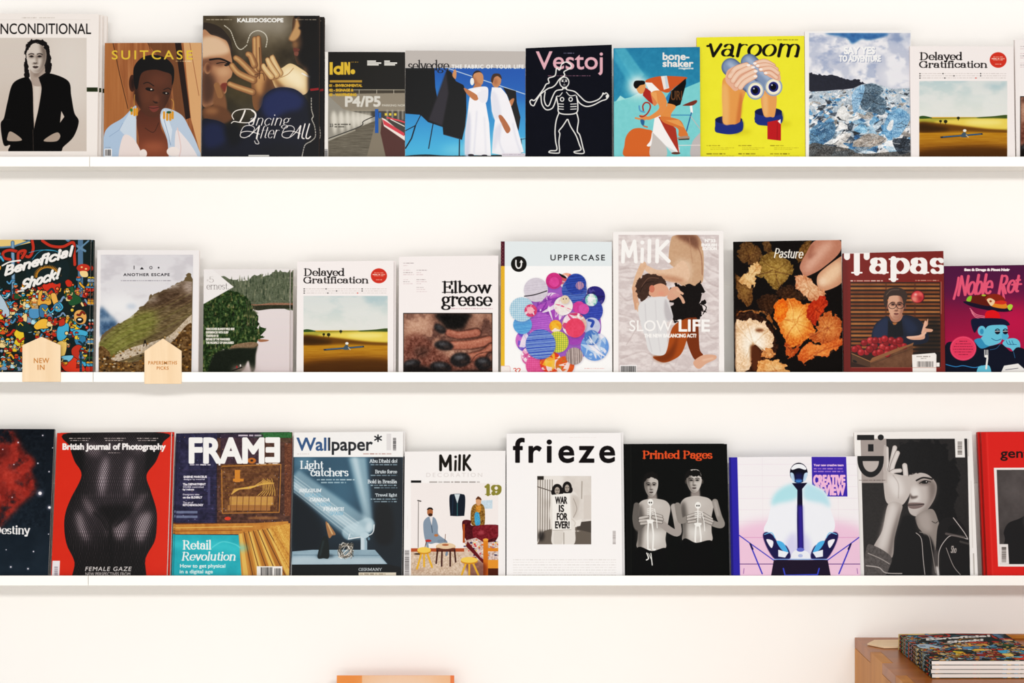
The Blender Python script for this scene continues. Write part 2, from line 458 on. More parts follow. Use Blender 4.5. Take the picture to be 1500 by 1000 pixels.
    def t(s, txt, x0, y0, x1, y1, col, bold=0.0, a=1.0, slant=0.0, rise=0.0, sp=1.0, vert=False, blur=0, flip=False):
        """sans text whose ink fills the box; rise lifts the right end"""
        C = sans_contours(txt, sp)
        if not C: return s
        A = np.vstack(C); lo, hi = A.min(0), A.max(0)
        polys = []
        for c in C:
            u = (c - lo) / np.maximum(hi - lo, 1e-6)
            if flip: u = u * [-1, 1] + [1, 0]
            if vert: X = x0 + (x1 - x0) * (1 - u[:, 1]); Y = y0 + (y1 - y0) * (u[:, 0]); X = x1 - (X - x0)
            else: X = x0 + u[:, 0] * (x1 - x0) + slant * u[:, 1] * (y1 - y0); Y = y1 - u[:, 1] * (y1 - y0) - rise * u[:, 0]
            polys.append(s.T(np.c_[X, Y]))
        r = s.mask(polys, blur)
        if r is not None: s.put(r[0], r[1], r[2], col, a)
        if bold:
            Q = []
            for c in polys:
                n = np.roll(c, -1, 0); Q += list(zip(c, n))
            s.seg(Q, np.full(len(Q), bold * s.k() / 2), col, a)
        return s
    def st(s, txt, x0, y0, x1, y1, col, w=0.9, contrast=0.4, serif=True, a=1.0, slant=0.0, rise=0.0, track=0.0, lo=None, hi=None, blur=0):
        """stroke-font text whose ink fills the box (lo/hi fix the glyph-unit range of y)"""
        S = stroke_text(txt, contrast, serif, w, track)
        A = np.vstack([q[0] for q in S]); mn, mx = A.min(0), A.max(0)
        h = w / 2
        mn = mn - h; mx = mx + h
        if lo is not None: mn[1] = lo
        if hi is not None: mx[1] = hi
        sx, sy = (x1 - x0) / (mx[0] - mn[0]), (y1 - y0) / (mx[1] - mn[1])
        Q, R = [], []
        for P, kind in S:
            X = x0 + (P[:, 0] - mn[0]) * sx + slant * (P[:, 1] - mn[1]) * sy
            Y = y1 - (P[:, 1] - mn[1]) * sy - rise * (P[:, 0] - mn[0]) / (mx[0] - mn[0])
            T = s.T(np.c_[X, Y])
            for i in range(len(T) - 1):
                d = np.abs(P[i + 1] - P[i]); d = d / (np.hypot(*d) + 1e-9)
                if kind == 1: ww = w * contrast * .9
                elif kind == 2: ww = w * 1.25
                else: ww = w * (contrast + (1 - contrast) * min(1.0, d[1] ** 1.3))
                Q.append((T[i], T[i + 1])); R.append(max(.35, ww * (sx + sy) / 2 * s.k() / 2))
        s.seg(Q, R, col, a, blur * s.k())
        return s
    def micro(s, x0, y, x1, h, col, a=0.6, seed=0):
        r = random.Random(seed + int(y * 7 + x0)); x = x0
        while x < x1:
            w = min(r.uniform(1.5, 6) * h, x1 - x)
            s.r(x, y, x + w, y + h, col, a=a * r.uniform(.6, 1))
            x += w + h * .8
        return s
    def bars(s, x0, y0, x1, y1, col='222222', vert=False, seed=1, bgc='f6f0ee', pad=4, a=1):
        s.r(x0 - pad, y0 - pad, x1 + pad, y1 + pad, bgc)
        r = random.Random(seed); q = y0 if vert else x0; e = y1 if vert else x1
        while q < e:
            w = r.uniform(.8, 3.2)
            if vert: s.r(x0, q, x1, min(q + w, e), col, a=a)
            else: s.r(q, y0, min(q + w, e), y1, col, a=a)
            q += w + r.uniform(1, 3)
        return s
    def clip(s, P, sm=True, blur=0, rg=0):
        P = pp(P)
        if sm: P = catmull(P, True, 14 if rg else 6)
        if rg:
            rr = np.random.default_rng(int(abs(P[0]).sum()) + len(P)); j = rr.normal(0, rg, P.shape); j2 = np.repeat(rr.normal(0, rg * 1.6, (len(P) // 4 + 1, 2)), 4, 0)[:len(P)]
            P = P + j * .6 + j2
        r = s.mask([s.T(P)], blur)
        s.cm = np.zeros((s.H, s.W), np.float32)
        if r is None: return s
        m, x, y = r; h, w = m.shape
        X0, Y0, X1, Y1 = max(0, x), max(0, y), min(s.W, x + w), min(s.H, y + h)
        s.cm[Y0:Y1, X0:X1] = m[Y0 - y:Y1 - y, X0 - x:X1 - x]
        return s
    def clipr(s, x0, y0, x1, y1): return s.clip([[x0, y0], [x1, y0], [x1, y1], [x0, y1]], False)
    def un(s): s.cm = None; return s
    def noise(s, amp, sc, sy=None, octv=4, seed=0, col=None, col2=None, lo=.4, hi=.6, a=1.0):
        """grain added inside the clip, or a two-colour blend of noise"""
        n = fbm(s.W, s.H, sc * s.k(), (sy or sc) * s.k(), octv, seed)
        m = s.cm if s.cm is not None else np.ones((s.H, s.W), np.float32)
        if col is None: s.im += ((n - .5) * 2 * amp * m)[..., None]
        else:
            t = np.clip((n - lo) / (hi - lo), 0, 1) * m * a
            s.im += (hexc(col) - s.im) * t[..., None]
        return s
    def face(s, cx, cy, w, h, skin, shade, dark, lips, turn=0.0, tilt=0, lit=-1, ears=False):
        """a small printed portrait: head oval, shade on one side, brows, eyes, nose, mouth"""
        c, d = math.cos(math.radians(tilt)), math.sin(math.radians(tilt))
        def q(u, v): X, Y = u * w / 2, v * h / 2; return (cx + X * c - Y * d, cy + X * d + Y * c)
        if ears: s.e(*q(-1.02, .05), w * .08, h * .1, shade); s.e(*q(1.02, .05), w * .08, h * .1, shade)
        s.p([q(-.95, -.4), (q(-.6, -.95)), q(0, -1.05), q(.6, -.95), q(.95, -.4), q(.93, .15), q(.7, .62), q(.32, .96), q(-.05, 1.03), q(-.38, .94), q(-.72, .6), q(-.94, .15)], skin)
        s.p([q(-lit * .35, -.95), q(-lit * .98, -.5), q(-lit * .95, .2), q(-lit * .6, .75), q(-lit * .1, 1.02), q(-lit * .45, .5), q(-lit * .55, 0)], shade, a=.75, blur=w * .07)
        t = turn
        for sd in (-1, 1):
            s.l([q(sd * .66 + t, -.2), q(sd * .42 + t, -.27), q(sd * .16 + t, -.23)], h * .03, dark, sm=True, a=.75)
            s.e(*q(sd * .38 + t, -.1), w * .15, h * .06, shade, a=.75, soft=w * .05)
            s.e(*q(sd * .38 + t, -.06), w * .075, h * .022, dark, rot=tilt, a=.9)
            s.l([q(sd * .58 + t, -.06), q(sd * .38 + t, -.12), q(sd * .2 + t, -.06)], h * .02, dark, sm=True)
        s.l([q(-lit * .1 + t, -.08), q(-lit * .15 + t, .3)], w * .09, shade, a=.6, blur=w * .04); s.e(*q(t * 1.3, .4), w * .16, h * .025, shade, a=.7, soft=w * .03); s.e(*q(0, .9), w * .2, h * .04, shade, a=.5, soft=w * .06)
        s.l([q(-.14 + t * 1.3, .34), q(.0 + t * 1.3, .38), q(.14 + t * 1.3, .34)], h * .03, dark, a=.6, sm=True, blur=w * .01)
        s.p([q(-.28 + t, .6), q(-.1 + t, .54), q(0 + t, .56), q(.1 + t, .54), q(.28 + t, .6), q(.12 + t, .7), q(-.12 + t, .7)], lips)
        s.l([q(-.27 + t, .605), q(0 + t, .62), q(.27 + t, .605)], h * .018, dark, a=.8, sm=True)
        return s
    def image(s, name):
        im = bpy.data.images.new(name, s.W, s.H, alpha=False)
        a = np.ones((s.H, s.W, 4), np.float32)
        q = np.clip(s.im[::-1], 0, 1)
        q = q - 0.055 * np.sin(2 * np.pi * q)                      # ink contrast
        g = q.mean(2, keepdims=True)
        a[..., :3] = np.clip(g + (q - g) * 0.98, 0, 1)
        im.pixels.foreach_set(a.ravel()); im.update(); im.pack()
        return im
# ------------------------------------------------------------------ cover prints, top row
def c_black_jacket(s):
    s.frame(0, 0, 4)
    s.micro(128, 103, 216, 4, '8a8078', .7); s.micro(230, 103, 324, 4, '8a8078', .7)
    s.l('-60,116 532,116', 1.5, 'b8aca4', .6)
    s.t('UNCONDITIONAL', -46, 138, 534, 200, '1c1a1a', bold=1.2)
    s.r(-60, 222, 508, 886, 'cbbfb5', col2='c3b5aa'); s.r(509, 512, 573, 537, '2f3a20')
    s.clipr(-60, 222, 508, 886)
    s.e(420, 420, 130, 260, 'd9cfc6', .6, 60); s.e(60, 700, 90, 200, 'b9a99d', .5, 50)
    s.p('168,245 200,232 250,236 280,258 294,310 300,380 292,430 270,450 262,400 240,300 190,300 170,400 170,470 150,460 150,400 148,300 152,270', '1b1717', rg=1.5)
    s.p('196,420 264,420 272,470 240,520 236,640 200,760 188,640 184,490', 'b3a296', blur=1)
    s.p('200,500 236,500 226,640 204,720 196,600', 'c9bbb0', blur=5)
    s.p('184,380 258,380 262,440 250,500 196,500 180,450', 'a4968c'); s.e(214, 440, 20, 12, '7a6c62', .5, 5); s.face(214, 338, 122, 178, 'c6bab0', '594e47', '1d1818', '5a4c48', turn=-.08, lit=-1)
    s.p('152,300 168,250 214,234 262,248 290,300 296,350 276,320 262,280 236,258 208,254 184,262 164,290 154,330', '1b1717', rg=1.5); s.p('276,320 298,330 302,400 284,436 270,410 278,370', '1b1717', rg=1.5); s.p('150,320 158,360 164,420 170,470 150,458 144,400', '1b1717', rg=1.5)
    s.p('150,452 178,468 192,520 196,660 200,770 194,890 56,890 60,850 22,848 4,730 24,690 44,600 76,490', '0b0909')
    s.p('236,456 290,430 400,474 418,560 436,660 462,712 432,800 372,860 346,890 196,890 200,760 226,640 244,520 232,470', '0b0909')
    s.p('360,650 378,684 352,720', 'bfb0a4', sm=False)
    s.p('44,800 64,770 130,820 50,826', 'a39387'); s.p('256,826 300,790 340,776 354,800 330,828', 'a39387')
    s.l('193,760 196,890', 2, '6a5d55'); s.l('34,700 60,700', 3, '2a2626'); s.l('232,456 280,424', 10, '191515')
    s.un()

def c_earrings(s):
    s.frame(0, 0, 4)
    s.r(590, 240, 1200, 960, '9c6a44', col2='8a5a36')
    s.noise(.10, 12, 260, seed=3)
    s.p('600,250 660,250 760,640 740,960 600,960', 'a97548', sm=False, a=.7)
    s.p('1075,250 1180,250 1190,960 1120,700', 'c99a72', sm=False); s.p('1025,250 1062,250 1116,690 1088,700', '2a140a', sm=False)
    s.p('860,250 1024,250 1086,690 1030,690 1000,420', '6e4a2c', sm=False, a=.8)
    s.l('662,250 700,430 750,636', 4, '4a2c18'); s.l('1112,250 1166,560', 3, '8a5c3c'); s.l('868,250 880,290', 3, '4a2c18')
    s.micro(1030, 356, 1126, 5, 'e5cfa8', .8)
    s.e(775, 488, 19, 50, '4a2817'); s.e(778, 490, 9, 30, '2f170e', soft=4)
    s.p('800,700 830,640 930,660 944,750 1000,860 1010,960 830,960 812,800', '5a3221', col2='8a5236')
    s.e(900, 860, 70, 30, 'a2664a', .6, 18); s.l('850,750 900,775 930,720', 3, '3c2014', sm=True)
    s.p('792,440 820,392 900,360 990,392 1012,440 1008,520 985,590 940,668 900,688 850,670 806,610 788,540', '5c3825')
    s.e(868, 560, 40, 60, '6f4630', .7, 18); s.e(930, 470, 60, 40, '704632', .6, 18); s.e(918, 586, 14, 30, '7c5039', .7, 8)
    s.p('786,560 800,600 850,668 830,640 812,560 800,480', '2f1a10', a=.8, blur=8); s.e(985, 600, 20, 60, '3a2115', .6, 12)
    s.p('788,500 784,400 830,340 900,322 970,340 1016,390 1020,460 1008,500 1004,440 960,420 900,408 830,430 806,520', '0f0a0b')
    s.l('842,490 868,483 902,504', 5, '130b08', sm=True, a=.8); s.l('960,526 984,516 1002,526', 4, '130b08', sm=True, a=.8)
    s.e(878, 524, 26, 10, '1a0f0a', rot=12); s.e(972, 546, 20, 8, '1a0f0a', rot=8); s.e(887, 524, 6, 4, 'cfc2b4'); s.e(975, 546, 5, 3, 'cfc2b4')
    s.p('896,590 912,606 934,600 944,580 930,604', '2a150d', blur=2); s.e(915, 600, 10, 5, '3b2015')
    s.p('872,628 900,620 934,626 922,648 896,656', '7a4338'); s.l('872,630 900,634 934,628', 3, '2e1512', sm=True)
    s.t('SUITCASE', 656, 296, 1128, 348, 'd9b443', bold=2, sp=1.35)
    s.p('608,800 640,740 720,690 790,620 800,650 796,760 806,860 850,960 600,960', 'a3b6cf')
    s.p('700,760 770,640 800,700 800,860 740,800', 'c3cfdd', sm=False, a=.8); s.p('720,800 780,810 830,900 820,960 700,960', 'e2cfc9')
    s.p('940,700 962,634 1060,670 1110,750 1160,860 1180,960 1010,960 980,820', 'adbccf')
    s.p('1030,770 1080,800 1150,900 1160,960 1040,960', 'dfd4d2'); s.p('940,690 965,640 1010,760 1000,840', 'c8d3df', sm=False)
    s.l('1040,750 1060,860 1050,920', 6, 'd8b9b4', sm=True); s.l('640,800 700,760 720,720', 2, '7d90ad'); s.l('962,700 990,800 1000,850', 3, '7385a0')
    s.e(840, 900, 22, 26, 'eadad2'); s.e(1015, 888, 38, 28, 'eadad2')
    s.l('790,555 786,600 790,632', 3, 'c0934a', sm=True); s.l('1004,580 1018,600 1012,640 994,654', 3, 'c0934a', sm=True)
    for x, y in ((772, 655), (788, 662), (802, 660), (962, 680), (980, 690), (998, 690), (1012, 680)): s.l([(x, y - 22), (x, y + 12)], 13, 'd08f30')
    s.e(770, 645, 8, 10, '4d7a34'); s.e(990, 658, 14, 7, '2f5a34')
    s.bars(616, 876, 652, 912, seed=3); s.micro(616, 862, 650, 3, '555555')

def c_hands(s):
    s.frame(280, 0, 4)
    s.r(40, 80, 770, 960, '4c412e', col2='2e2a1e'); s.noise(.12, 120, seed=4)
    s.e(430, 140, 190, 90, 'a09a90', .8, 45); s.e(420, 260, 90, 70, '7d735f', .5, 40); s.e(290, 520, 110, 80, '5d5232', .7, 40); s.e(480, 500, 60, 180, '6b5a3a', .4, 40)
    s.p('60,140 110,136 170,160 214,206 236,250 240,330 200,300 180,230 120,206 60,220', '3b3028')
    s.p('62,200 120,205 180,225 214,250 236,330 244,400 236,450 212,476 206,540 180,560 150,600 60,600', 'a87f62')
    s.p('62,230 140,215 200,250 226,300 190,320 110,330 62,340', 'd4b296', a=.9, blur=8); s.e(190, 420, 40, 30, 'c39a7a', .8, 12)
    s.p('62,345 150,345 200,360 180,390 110,380 62,400', '3c241a', a=.4, blur=7); s.p('62,420 130,440 150,540 120,600 62,600', '2e1c14', a=.65, blur=16); s.l('150,372 190,366 226,380', 5, '1a0f0c', sm=True); s.e(206, 382, 12, 6, '140c0a'); s.e(212, 380, 3, 3, 'd8c8b8'); s.e(96, 400, 20, 34, '9a7458'); s.e(98, 402, 10, 22, '6a4836', .8, 4)
    s.l('110,350 170,345 226,368', 11, '1e1210', sm=True); s.e(222, 375, 16, 9, '1a0f0c'); s.p('180,490 212,488 206,512 196,540 170,520', '7a3f30', blur=2)
    s.e(105, 390, 18, 26, '5e3c2c', .6, 8)
    s.p('600,100 640,92 750,90 750,560 700,520 660,400 620,372 600,300 592,250 572,236 590,190', '5a4430')
    s.p('650,90 750,90 750,640 690,560 700,420 650,380 626,330 650,260 640,170', '120d0b', blur=10)
    s.p('574,232 586,200 606,160 618,110 636,150 640,200 606,240', 'b38e66', blur=3); s.e(610, 262, 16, 22, '8e6c4a', .8, 6)
    s.l('612,100 640,92 672,150', 14, '15100d', sm=True, blur=2); s.p('600,282 636,288 628,302 604,304', '6d4034'); s.p('606,306 630,306 624,328 606,322', '7d5244')
    s.e(650, 165, 20, 10, '110c0a', .8, 4)
    sk, sd = 'a37b55', '5f4128'
    s.p('356,400 412,396 480,440 500,560 440,640 372,640 356,540', '7d5a3a'); s.p('372,420 420,420 440,480 420,560 380,520', 'b88d62', blur=10)
    for P, w in (('380,430 378,330 374,230', 42), ('400,400 396,300 394,222', 34), ('370,440 290,360 262,340', 40), ('365,470 280,430 240,384', 42), ('360,540 270,510 226,492', 38), ('370,380 350,330 334,318', 40)):
        s.l(P, w + 2, '4a3220', sm=True, w2=w * .8, blur=1.5); s.l(P, w * .95, sk, sm=True, w2=w * .75, blur=1.5); s.l(np.array(pp(P)) + [w * .22, w * .1], w * .5, '6b4a30', sm=True, a=.6, blur=5); s.l(P, w * .35, 'd2aa7c', sm=True, a=.8, blur=4)
    s.l('400,280 404,400 400,460', 6, sd, sm=True, a=.8); s.l('372,440 420,430 430,470', 4, sd, sm=True)
    s.p('400,640 430,480 470,470 480,560 440,640', '5c3f28', a=.7, blur=12)
    s.p('470,330 490,330 520,400 580,372 640,400 690,440 700,500 660,556 560,530 500,520 470,460 440,420', 'd9b88c')
    s.p('560,400 650,430 660,520 600,500 540,450', 'efd8b0', blur=16); s.p('470,440 510,520 560,528 500,460', '7c5a38', a=.8, blur=8)
    for P, w in (('520,430 480,350 476,336', 36), ('500,440 462,380 448,350', 36), ('470,450 430,400 424,384', 34)):
        s.l(P, w + 4, '4a3020', sm=True, w2=w * .8, blur=1.5); s.l(P, w, 'c29c70', sm=True, w2=w * .7, blur=1.5); s.l(P, w * .3, 'e4c8a0', sm=True, a=.8, blur=3)
    s.l('480,470 560,440 600,400', 4, '8b6540', sm=True, a=.7); s.l('650,430 690,450 704,452', 7, 'e8e2da'); s.e(700, 450, 9, 8, 'f5f0ea')
    s.p('140,500 168,500 200,560 210,640 180,680 130,650', '7d5a3e', blur=3); s.l('150,500 170,560', 34, '8f6a48'); s.p('66,640 130,616 210,640 240,700 170,730 80,700', '6b4a30', blur=5); s.e(120, 650, 40, 20, '9a7250', .7, 10)
    s.p('60,720 120,700 200,730 240,800 400,640 430,560 500,515 600,520 668,570 700,640 720,760 750,940 60,940', '15192c')
    s.p('420,580 500,524 600,530 660,580 640,640 560,660 470,700 420,660', '26325c', blur=12); s.p('70,740 160,720 220,800 160,860 80,860', '202a4e', blur=14)
    s.p('690,400 750,380 750,940 640,940 700,760 690,640', '0c0b10', blur=10); s.p('696,520 748,514 748,528 700,534', '8d1c22', sm=False)
    s.p('200,760 260,720 300,800 240,860', '0d1018', blur=14); s.e(520, 880, 140, 40, '10131f', .8, 20)
    wv = 'd8d2c4'
    for P in ('195,150 230,180 250,230 270,275 295,290 330,262', '330,250 350,200 390,180 430,196 446,230 438,280', '705,575 706,640 716,680 708,700 724,740 728,800 700,830', '700,830 668,850 654,900 650,920'):
        T = catmull(pp(P), False, 8)
        for i in range(0, len(T) - 1, 2): s.l(T[i:i + 2], 6, wv, .75)
    s.t('KALEIDOSCOPE', 272, 108, 540, 130, 'f2efe8', bold=3); s.micro(88, 112, 240, 6, 'd0c8b8', .6); s.micro(612, 112, 734, 6, 'd0c8b8', .6)
    cw = 'f6ece2'
    s.st('ancing', 326, 672, 566, 756, cw, w=.62, contrast=.35, serif=False, slant=.32, lo=-2.4)
    s.l('250,700 240,676 262,650 310,640 356,644 380,668 372,700 340,718 290,718 252,712 236,722', 5, cw, sm=True); s.l('356,646 376,664 374,690 352,710', 9, cw, sm=True); s.l('316,648 304,680 286,716', 9, cw, sm=True)
    s.st('fter', 396, 734, 506, 812, cw, w=.62, contrast=.35, serif=False, slant=.3, lo=-.2)
    s.l('398,740 360,780 320,806 290,800 296,776 340,770 400,786', 4.5, cw, sm=True); s.l('400,738 388,790 384,812', 9, cw, sm=True); s.l('384,812 398,840 380,842 372,826', 4, cw, sm=True)
    s.l('290,776 310,742 350,736 372,756 340,800', 4, cw, sm=True)
    s.l('640,738 610,780 570,808 536,800 540,776 590,768 640,784', 4.5, cw, sm=True); s.l('642,738 632,790 628,810', 9, cw, sm=True); s.l('536,774 556,742 590,738 606,760 580,800', 4, cw, sm=True)
    s.l('668,726 650,800 662,812', 7, cw, sm=True); s.l('694,726 674,800 686,812 700,800', 7, cw, sm=True)
    s.r(336, 908, 458, 916, 'e9e4da')

def c_tunnel(s):
    s.frame(280, 0, 4)
    s.r(770, 300, 803, 960, 'e9e2da'); s.bars(780, 876, 800, 940, vert=True, seed=2, pad=0); s.micro(788, 340, 794, 2, '999999')
    s.r(803, 300, 1270, 525, '1a170f'); s.r(803, 525, 1270, 960, '8e887c')
    s.frame(280, 0, 4)
    s.clipr(803, 525, 1260, 960)
    s.r(803, 525, 1260, 652, '8b8375'); s.p('803,525 1260,525 1260,545 803,552', '4d463a', sm=False)
    for x in (985, 1088, 1188): s.l([(x, 525), (x, 548)], 3, 'bdb6a6')
    s.l('940,527 1260,527', 3, 'bdb6a6')
    s.r(803, 652, 1260, 960, '4d4a44'); s.p('803,560 890,640 1100,690 1100,720 990,780 803,870', '8f8b82', sm=False)
    for i, x in enumerate((835, 878, 916, 950, 978, 1004, 1026, 1046)): s.p([(x, 650), (x + 22 - i * 2, 700 - i), (x + 8, 790 - i * 9), (x - 14, 700)], 'e3dccd', a=.75, blur=6)
    for x in (1150, 1180, 1215, 1240): s.l([(x, 650), (x, 700)], 7, 'ded8cc', .7, blur=4)
    s.p('803,830 1000,740 1100,700 1080,800 1020,960 803,960', '6d675b', sm=False); s.clip('803,830 1000,740 1100,700 1080,800 1020,960 803,960', False); s.noise(.09, 60, 3, seed=2); s.clipr(803, 525, 1260, 960)
    s.l('806,812 990,742 1010,712 1080,680 1110,676', 5, '35322e', sm=True); s.l('806,820 960,764', 8, 'a8a294', .7)
    s.p('1085,700 1120,690 1150,960 1020,960', '827a6c', sm=False); s.p('1118,700 1260,790 1260,960 1150,960 1110,780', '5d3a34', sm=False)
    s.p('1118,690 1140,700 1260,800 1260,830 1130,740', 'e9d8cf', sm=False); s.p('1122,700 1250,780 1250,800 1130,730', 'c94a55', sm=False)
    s.l('1150,690 1230,710 1258,720', 9, 'd2505a'); s.l('1170,700 1250,740', 5, 'f3e7dc'); s.r(1078, 640, 1098, 780, '1f5fa0'); s.r(1100, 660, 1114, 692, '2a6aa6')
    for x in (1135, 1160, 1190): s.r(x, 664, x + 14, 678, 'e0c04a')
    s.t('P4/P5', 905, 566, 1108, 624, 'cfcabf', bold=7, a=.9); s.t('PARKING NOR', 1120, 612, 1256, 624, 'cfcabf', a=.9, bold=1)
    s.t('23', 812, 726, 832, 744, '222222'); s.micro(840, 726, 935, 7, '2a2824', .9); s.micro(840, 740, 905, 7, '2a2824', .9)
    s.un()
    y = 'd3ab3a'
    s.r(811, 364, 830, 438, y); s.e(864, 412, 30, 27, y); s.e(862, 412, 11, 10, '1a170f'); s.r(878, 364, 894, 438, y)
    s.p('897,438 897,364 911,364 920,392 920,364 932,364 932,438 919,438 909,408 909,438', y, sm=False); s.e(948, 421, 14, 15, y)
    for x0, x1, yy in ((1032, 1084, 360), (1032, 1115, 371), (1032, 1100, 381), (1132, 1166, 360), (1132, 1208, 371), (1132, 1196, 381)): s.r(x0, yy - 5, x1, yy + 3, 'f0ece2')
    s.r(812, 470, 1002, 484, 'a88732'); s.micro(936, 362, 980, 5, y, .8)
    for i, tx in enumerate(('01 - ENVIRONMENTAL', '02 - SIGNAGE &', '03 - WAYFINDING')): s.t(tx, 810, 494 + i * 27, (1002, 950, 968)[i], 509 + i * 27, 'c9a032', bold=3)

def c_washing_line(s):
    s.frame(580, 40, 4.547)
    s.r(55, 150, 880, 272, 'b3aca6'); s.r(62, 272, 880, 870, '1c5fa6', col2='57b0da'); s.r(62, 860, 880, 1100, '1b2a2e')
    s.clipr(60, 272, 880, 870)
    s.p('300,272 880,272 880,480 500,420', '1a5aa4', a=.5, blur=30); s.e(600, 820, 300, 50, '7cc4e2', .7, 25)
    s.l('350,275 860,445', 5, 'c9d4e0'); s.l('350,275 375,470', 3, '888888')
    s.p('62,272 256,272 262,460 250,590 62,575', '060608', sm=False)
    s.p('256,272 262,400 275,470 310,380 340,280 370,300 400,360 450,385 468,430 470,560 462,660 440,750 316,715 312,665 214,632 170,590 150,578 250,560', '08080b', sm=False)
    s.p('275,460 336,290 352,440 310,660 216,620', '39343d', sm=False, blur=4)
    s.l('165,585 130,655 62,690', 5, '0b0b10'); s.l('130,655 104,740 64,806', 8, '0b0b10'); s.l('248,640 218,808', 6, '14141c'); s.l('424,750 422,870', 7, '14141c'); s.l('322,715 440,748', 5, '3a3a44')
    s.p('715,400 800,425 805,500 830,600 818,690 780,600 750,470', '0c0b0e', sm=False); s.p('752,500 775,475 790,480 770,526', 'b37b58')
    s.p('62,858 200,848 380,856 860,850 880,880 62,880', '1b2a2e')
    s.r(780, 735, 862, 860, '9fc9dc', a=.4); s.l('800,755 862,742', 4, '1f3040'); s.l('836,742 840,850', 4, '1f3040')
    s.p('376,320 392,280 404,300 398,345', 'c48a62')
    # first woman
    s.e(545, 330, 35, 42, '3a2a22'); s.p('520,312 560,300 582,322 580,372 556,392 528,384 516,350', 'c08a66'); s.p('520,330 540,360 560,392 528,384 512,356', '8a5a40', a=.6, blur=5); s.e(508, 362, 13, 25, 'e8ece8')
    s.p('528,380 562,376 566,404 512,420', 'b07a58'); s.p('476,420 540,400 606,398 616,440 604,500 560,512 540,470', 'e9e6ee')
    s.p('500,415 560,405 600,510 622,640 634,858 460,848 462,700 476,600 486,500', 'f1eff4', sm=False); s.p('462,700 486,560 500,640 490,850 460,848', 'c3c4d8', a=.9, blur=6); s.l('540,560 530,700 520,840', 8, 'cfcfe0', sm=True, blur=3); s.l('590,600 600,840', 7, 'd5d4e4', sm=True, blur=3)
    s.p('452,405 480,415 540,452 548,480 520,486 470,440', 'b57a55'); s.p('545,440 600,420 612,470 580,505 552,480', 'e4e2ec')
    # second woman
    s.p('636,340 660,312 690,318 702,350 694,384 668,404 644,384', 'b98462'); s.p('634,350 650,312 692,312 706,346 680,326 656,336 644,372', '4b3224'); s.e(664, 362, 14, 22, '8c5c42', .5, 5)
    s.p('640,400 700,402 740,450 766,520 790,600 852,830 800,850 740,858 640,840 650,700 660,620 640,560 632,470', 'eeecf3', sm=False); s.p('636,440 652,600 700,594 694,520 668,440', 'd9d8e6', blur=5)
    s.p('684,594 708,590 756,660 762,690 740,706 712,660', 'a96f4e'); s.l('700,640 690,760 720,840', 7, 'cbcadc', sm=True, blur=3); s.l('780,640 800,740 830,830', 7, 'cbcadc', sm=True, blur=3); s.p('650,700 690,640 700,700 650,830', 'c9c8da', a=.7, blur=8)
    s.r(706, 840, 862, 862, 'dcd2dc'); s.micro(712, 846, 855, 5, '8a8090', .6); s.e(500, 852, 20, 7, '2a2030'); s.e(590, 855, 20, 6, '2a2030')
    s.un()
    s.st('selvedge', 82, 216, 356, 308, '1c1a1c', w=.95, contrast=.3, track=-.3); s.t('THE FABRIC OF YOUR LIFE', 372, 250, 852, 275, 'e9e6e2', bold=2.5, sp=1.2)

def c_chalk_man(s):
    s.frame(580, 40, 4.547)
    s.noise(.01, 40)
    s.t('Vestoj', 934, 162, 1378, 318, 'd8a3ab', bold=4); s.micro(1116, 170, 1188, 6, 'b9b4c4', .7); s.micro(1012, 320, 1296, 6, 'c08c96', .7)
    w = 'e8e4dc'
    # club raised over the shoulder
    s.l('900,516 892,495 904,482 926,484 980,415 1000,380 1020,370 1016,340 1060,322 1070,272 1090,285 1104,248 1130,232 1160,244 1164,270 1120,296 1124,320 1090,345 1064,382 1040,400 1010,410 960,450 930,500 918,522 900,516', 8, w, sm=True)
    s.e(1122, 366, 34, 38, w); s.e(1122, 366, 27, 31, '0c0f20'); s.p('1102,392 1122,406 1142,392 1134,400 1134,410 1110,410 1110,400', w)
    s.e(1110, 358, 7, 6, w); s.e(1134, 358, 7, 6, w); s.l('1102,348 1118,346', 3, w); s.l('1126,346 1142,348', 3, w); s.l('1116,384 1128,384', 4, w); s.l('1122,360 1121,374', 2.5, w)
    s.l('1112,404 1108,415 1066,424 1040,470 1020,520 1000,518 988,480 994,430', 8, w, sm=True); s.l('966,452 972,510 1000,548 1040,540 1060,500 1070,462', 8, w, sm=True)
    s.l('1136,404 1140,416 1190,428 1226,460 1262,492 1300,498 1350,480 1376,452 1384,440', 8, w, sm=True); s.l('1202,458 1220,500 1262,526 1310,520 1370,490 1400,480 1414,462', 8, w, sm=True)
    s.l('1376,452 1380,438 1392,444 1400,436 1412,446 1418,458 1408,474', 7, w, sm=True); s.e(1408, 460, 10, 12, w)
    s.l('1070,466 1080,520 1086,568 1144,580 1204,568 1212,520 1204,460', 8, w, sm=True)
    s.l('1108,436 1090,458 1074,458', 6, w, sm=True); s.l('1136,432 1160,456 1196,452', 6, w, sm=True)
    for x in (1107, 1164): s.e(x, 480, 15, 16, w); s.e(x, 480, 8, 9, '0c0f20')
    for y in (510, 527, 544):
        s.l([(1084, y), (1116, y + 2)], 6, w); s.l([(1164, y + 2), (1202, y)], 6, w)
    s.l('1086,570 1068,620 1060,690 1064,760 1072,816 1030,822 1022,834 1080,838 1090,824 1086,760 1092,710 1086,690 1110,660 1140,614', 8, w, sm=True)
    s.l('1204,570 1216,620 1208,690 1226,720 1246,800 1252,838 1200,838 1188,828 1232,816 1222,780 1200,720 1164,660 1146,614', 8, w, sm=True)

